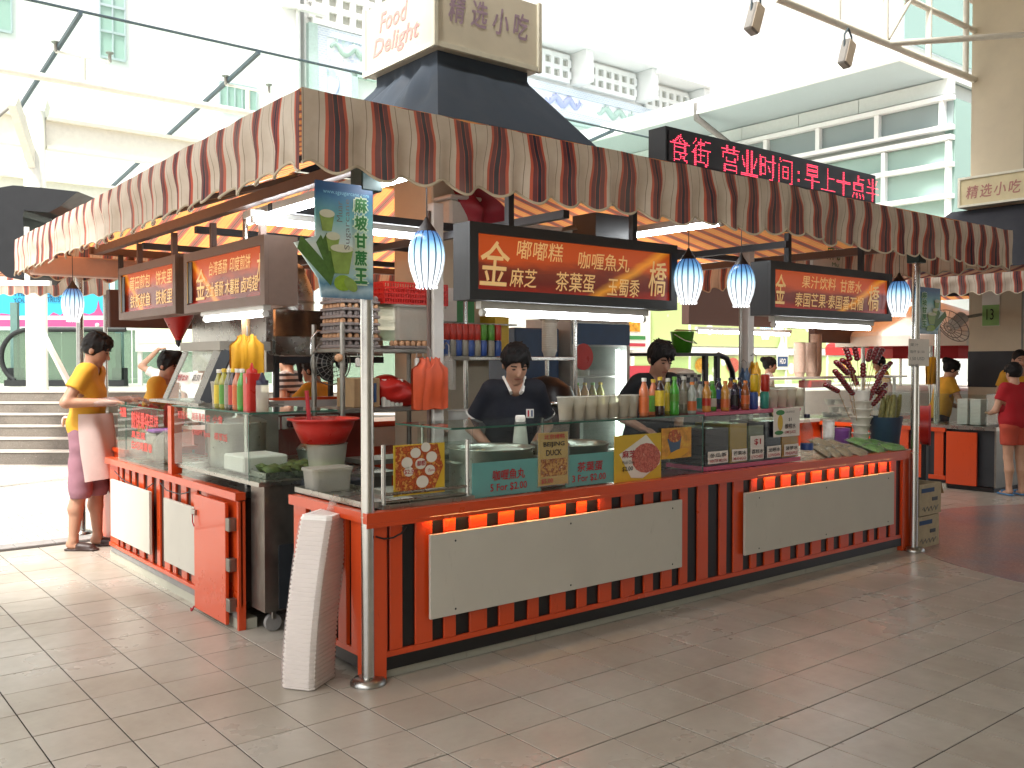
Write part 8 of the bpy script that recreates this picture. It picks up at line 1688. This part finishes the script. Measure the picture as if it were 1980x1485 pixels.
for side, sg in (('R', 1), ('L', -1)):
    W, fd, sv, pu, pc = m1['G'][side]; S = SDF(np.minimum(W, pc) - .16, np.maximum(W, pc) + .16, .009); S.cap(W - fd * .07, pc, .042, .046, .02, flat=(pu, .8)).cap(pc, pc + fd * .1 - pu * .03, .045, .03, .02, flat=(pu, .7)).wobble(.006, 120, 3); part('glove', S.mesh(), 'thin_bag', t)
    An = np.array(m1['legs'][side][1]) * k; fo = np.array([m1['legs'][side][2][0] * .6, 1, 0]); fo /= np.linalg.norm(fo); S = SDF(An - [.12, .15, .16], An + [.12, .25, .06], .008); S.cap((An + fo * -.035) * [1, 1, 0] + Z_ * .008, (An + fo * .155) * [1, 1, 0] + Z_ * .008, .04, .05, .01, flat=(Z_, .3)).cap((An + fo * .06) * [1, 1, 0] + Z_ * .035, (An + fo * .13) * [1, 1, 0] + Z_ * .025, .045, .043, .012, flat=(Z_, .75)); part('sandal', S.mesh(), 'sandal_brown', t)
# 2 woman with bun behind the warmer
c = PX(300, 720, .62); person('woman in yellow with a high hair bun reaching behind the food warmer', (c[0], c[1], 0), dirv(.8, -.2), 1.62, .18, (.4, 0, 0), {'R': ((.22, .12, 1.05), (.12, .26, .95), (0, 1, -.1)), 'L': ((-.24, .0, 1.1), (-.2, .25, 1.0), (.1, 1, -.1))}, 'shirt_yellow', 'trousers_dark', .9, 'topbun', .012, female=True, hands=False)
# 3 passer-by with an arm over the head, 4 customer's head, 5 man in white polo
person('passer-by in white shading the head with a raised arm near the steps', ground_at(322, 12.6), dirv(-.3, 1), 1.66, 0, (.1, 0, 0), {'L': ((-.33, .02, 1.5), (-.1, .02, 1.74), (1, 0, .1)), 'R': ((.24, -.02, 1.1), (.25, .02, .9), (0, .1, -1))}, 'shirt_white', 'trousers_dark', .9, 'short', .014, 'skin_fair', hands=False, female=True)
person('customer with short dark hair half hidden behind the food warmer', ground_at(396, 10.2), dirv(.1, -1), 1.64, .1, (.5, 0, 0), None, 'shirt_white', 'trousers_dark', .9, 'short', .014, hands=False)
p5 = ground_at(442, 14.75); person('man in white polo shirt coming down the terrace steps', (p5[0], p5[1], .516), dirv(.1, -1), 1.68, 0, (.3, 0, 0), None, 'shirt_white', 'trousers_dark', .9, 'short', .014, 'skin_fair', hands=False)
# 6 striped woman, 7 yellow seller reaching left
c = PY(562, 740, 5.3); person('woman with ponytail in a black and white striped top waiting at the rear counter', (c[0], c[1], 0), dirv(-1, .25), 1.66, .03, (.15, 0, 0), None, 'shirt_striped', 'trousers_dark', .9, 'pony', .013, 'skin_fair', female=True, hands=False)
c = PY(632, 740, 3.5); person('seller in yellow T-shirt stretching an arm across the rear counter', (c[0], c[1], 0), dirv(-1, .35), 1.58, .22, (.05, 0, 0), {'L': ((-.2, .30, 1.18), (-.15, .58, 1.12), (0, 1, 0)), 'R': ((.2, .2, 1.1), (.1, .42, 1.05), (0, 1, 0))}, 'shirt_yellow', 'trousers_dark', .9, 'bangs', .011, 'skin', hands=False)
# 8 navy polo, 9 black T-shirt
c = PY(985, 700, 1.02); person('man in navy polo shirt with white collar looking down at the pots', (c[0], c[1], 0), dirv(.22, -1), 1.66, .27, (.5, .0, .0), {'R': ((.27, .0, 1.12), (.17, .22, .98), (-.2, 1, -.2)), 'L': ((-.26, .02, 1.12), (-.1, .25, .98), (.2, 1, -.2))}, 'shirt_navy', 'trousers_dark', .9, 'short', .0095, 'skin', 1.0, collar='v', sleeve=.7, badge=True)
c = PY(1250, 700, 1.0); person('man in black T-shirt looking down behind the row of bottles', (c[0], c[1], 0), dirv(.45, -1), 1.69, .25, (.42, .0, 0), {'R': ((.28, .02, 1.14), (.2, .26, 1.05), (-.2, 1, -.2)), 'L': ((-.26, .05, 1.12), (-.1, .28, 1.02), (.2, 1, -.2))}, 'shirt_black', 'trousers_dark', .9, 'short', .0095, 'skin', 1.02, sleeve=.6)
# 10-14 right hand side
c = PY(1482, 740, 4.6); person('woman with low bun seen in profile at the rear stall', (c[0], c[1], 0), dirv(1, -.1), 1.58, .05, (.1, 0, 0), None, 'shirt_white', 'trousers_dark', .9, 'bun', .014, 'skin_fair', female=True, hands=False)
c = PY(1712, 740, 4.3); person('seller in yellow bending behind the candied skewers', (c[0], c[1], 0), dirv(-1, .1), 1.62, .12, (.35, 0, 0), None, 'shirt_yellow', 'trousers_dark', .9, 'bangs', .013, 'skin', hands=False)
c = PX(1838, 740, 9.62); person('woman in yellow with a small bun cooking at the neighbouring stall', (9.55, c[1] + .12, 0), dirv(.95, -.05), 1.56, .22, (.4, 0, 0), {'R': ((.22, .2, 1.12), (.15, .46, 1.02), (0, 1, 0)), 'L': ((-.22, .1, 1.1), (-.12, .35, 1.02), (0, 1, 0))}, 'shirt_yellow', 'trousers_dark', .9, 'bun', .011, 'skin_fair', female=True, hands=False)
c = PX(1967, 720, 9.9); person('man with shaved head in yellow shirt at the right edge', (9.75, c[1] - .08, 0), dirv(-.15, -1), 1.66, .0, (.1, 0, 0), None, 'shirt_yellow', 'trousers_dark', .9, 'buzz', .011, 'skin', hands=False)
p14 = person('woman in red T-shirt and orange shorts seen from behind at the right edge', (8.93, .80, 0), dirv(-.15, 1), 1.50, .03, (.1, 0, 0), {'R': ((.24, .08, 1.08), (.14, .26, 1.05), (0, 1, 0)), 'L': ((-.24, .05, 1.1), (-.16, .26, 1.05), (0, 1, 0))}, 'shirt_red', 'shorts_orange', .32, 'short', .010, 'skin_fair', 1.05, female=True, hands=False)
for side in ('R', 'L'):
    An = np.array(p14['legs'][side][1]) * p14['k']; S = SDF(An - [.1, .12, .14], An + [.1, .22, .04], .01); S.cap(An * [1, 1, 0] + [0, -.03, .008], An * [1, 1, 0] + [0, .14, .008], .04, .045, .01, flat=(Z_, .3)).cap(An * [1, 1, 0] + [-.03, .08, .04], An * [1, 1, 0] + [.03, .08, .04], .014, .014, .01); part('slipper', S.mesh(), 'sandal_blue', p14['t'])
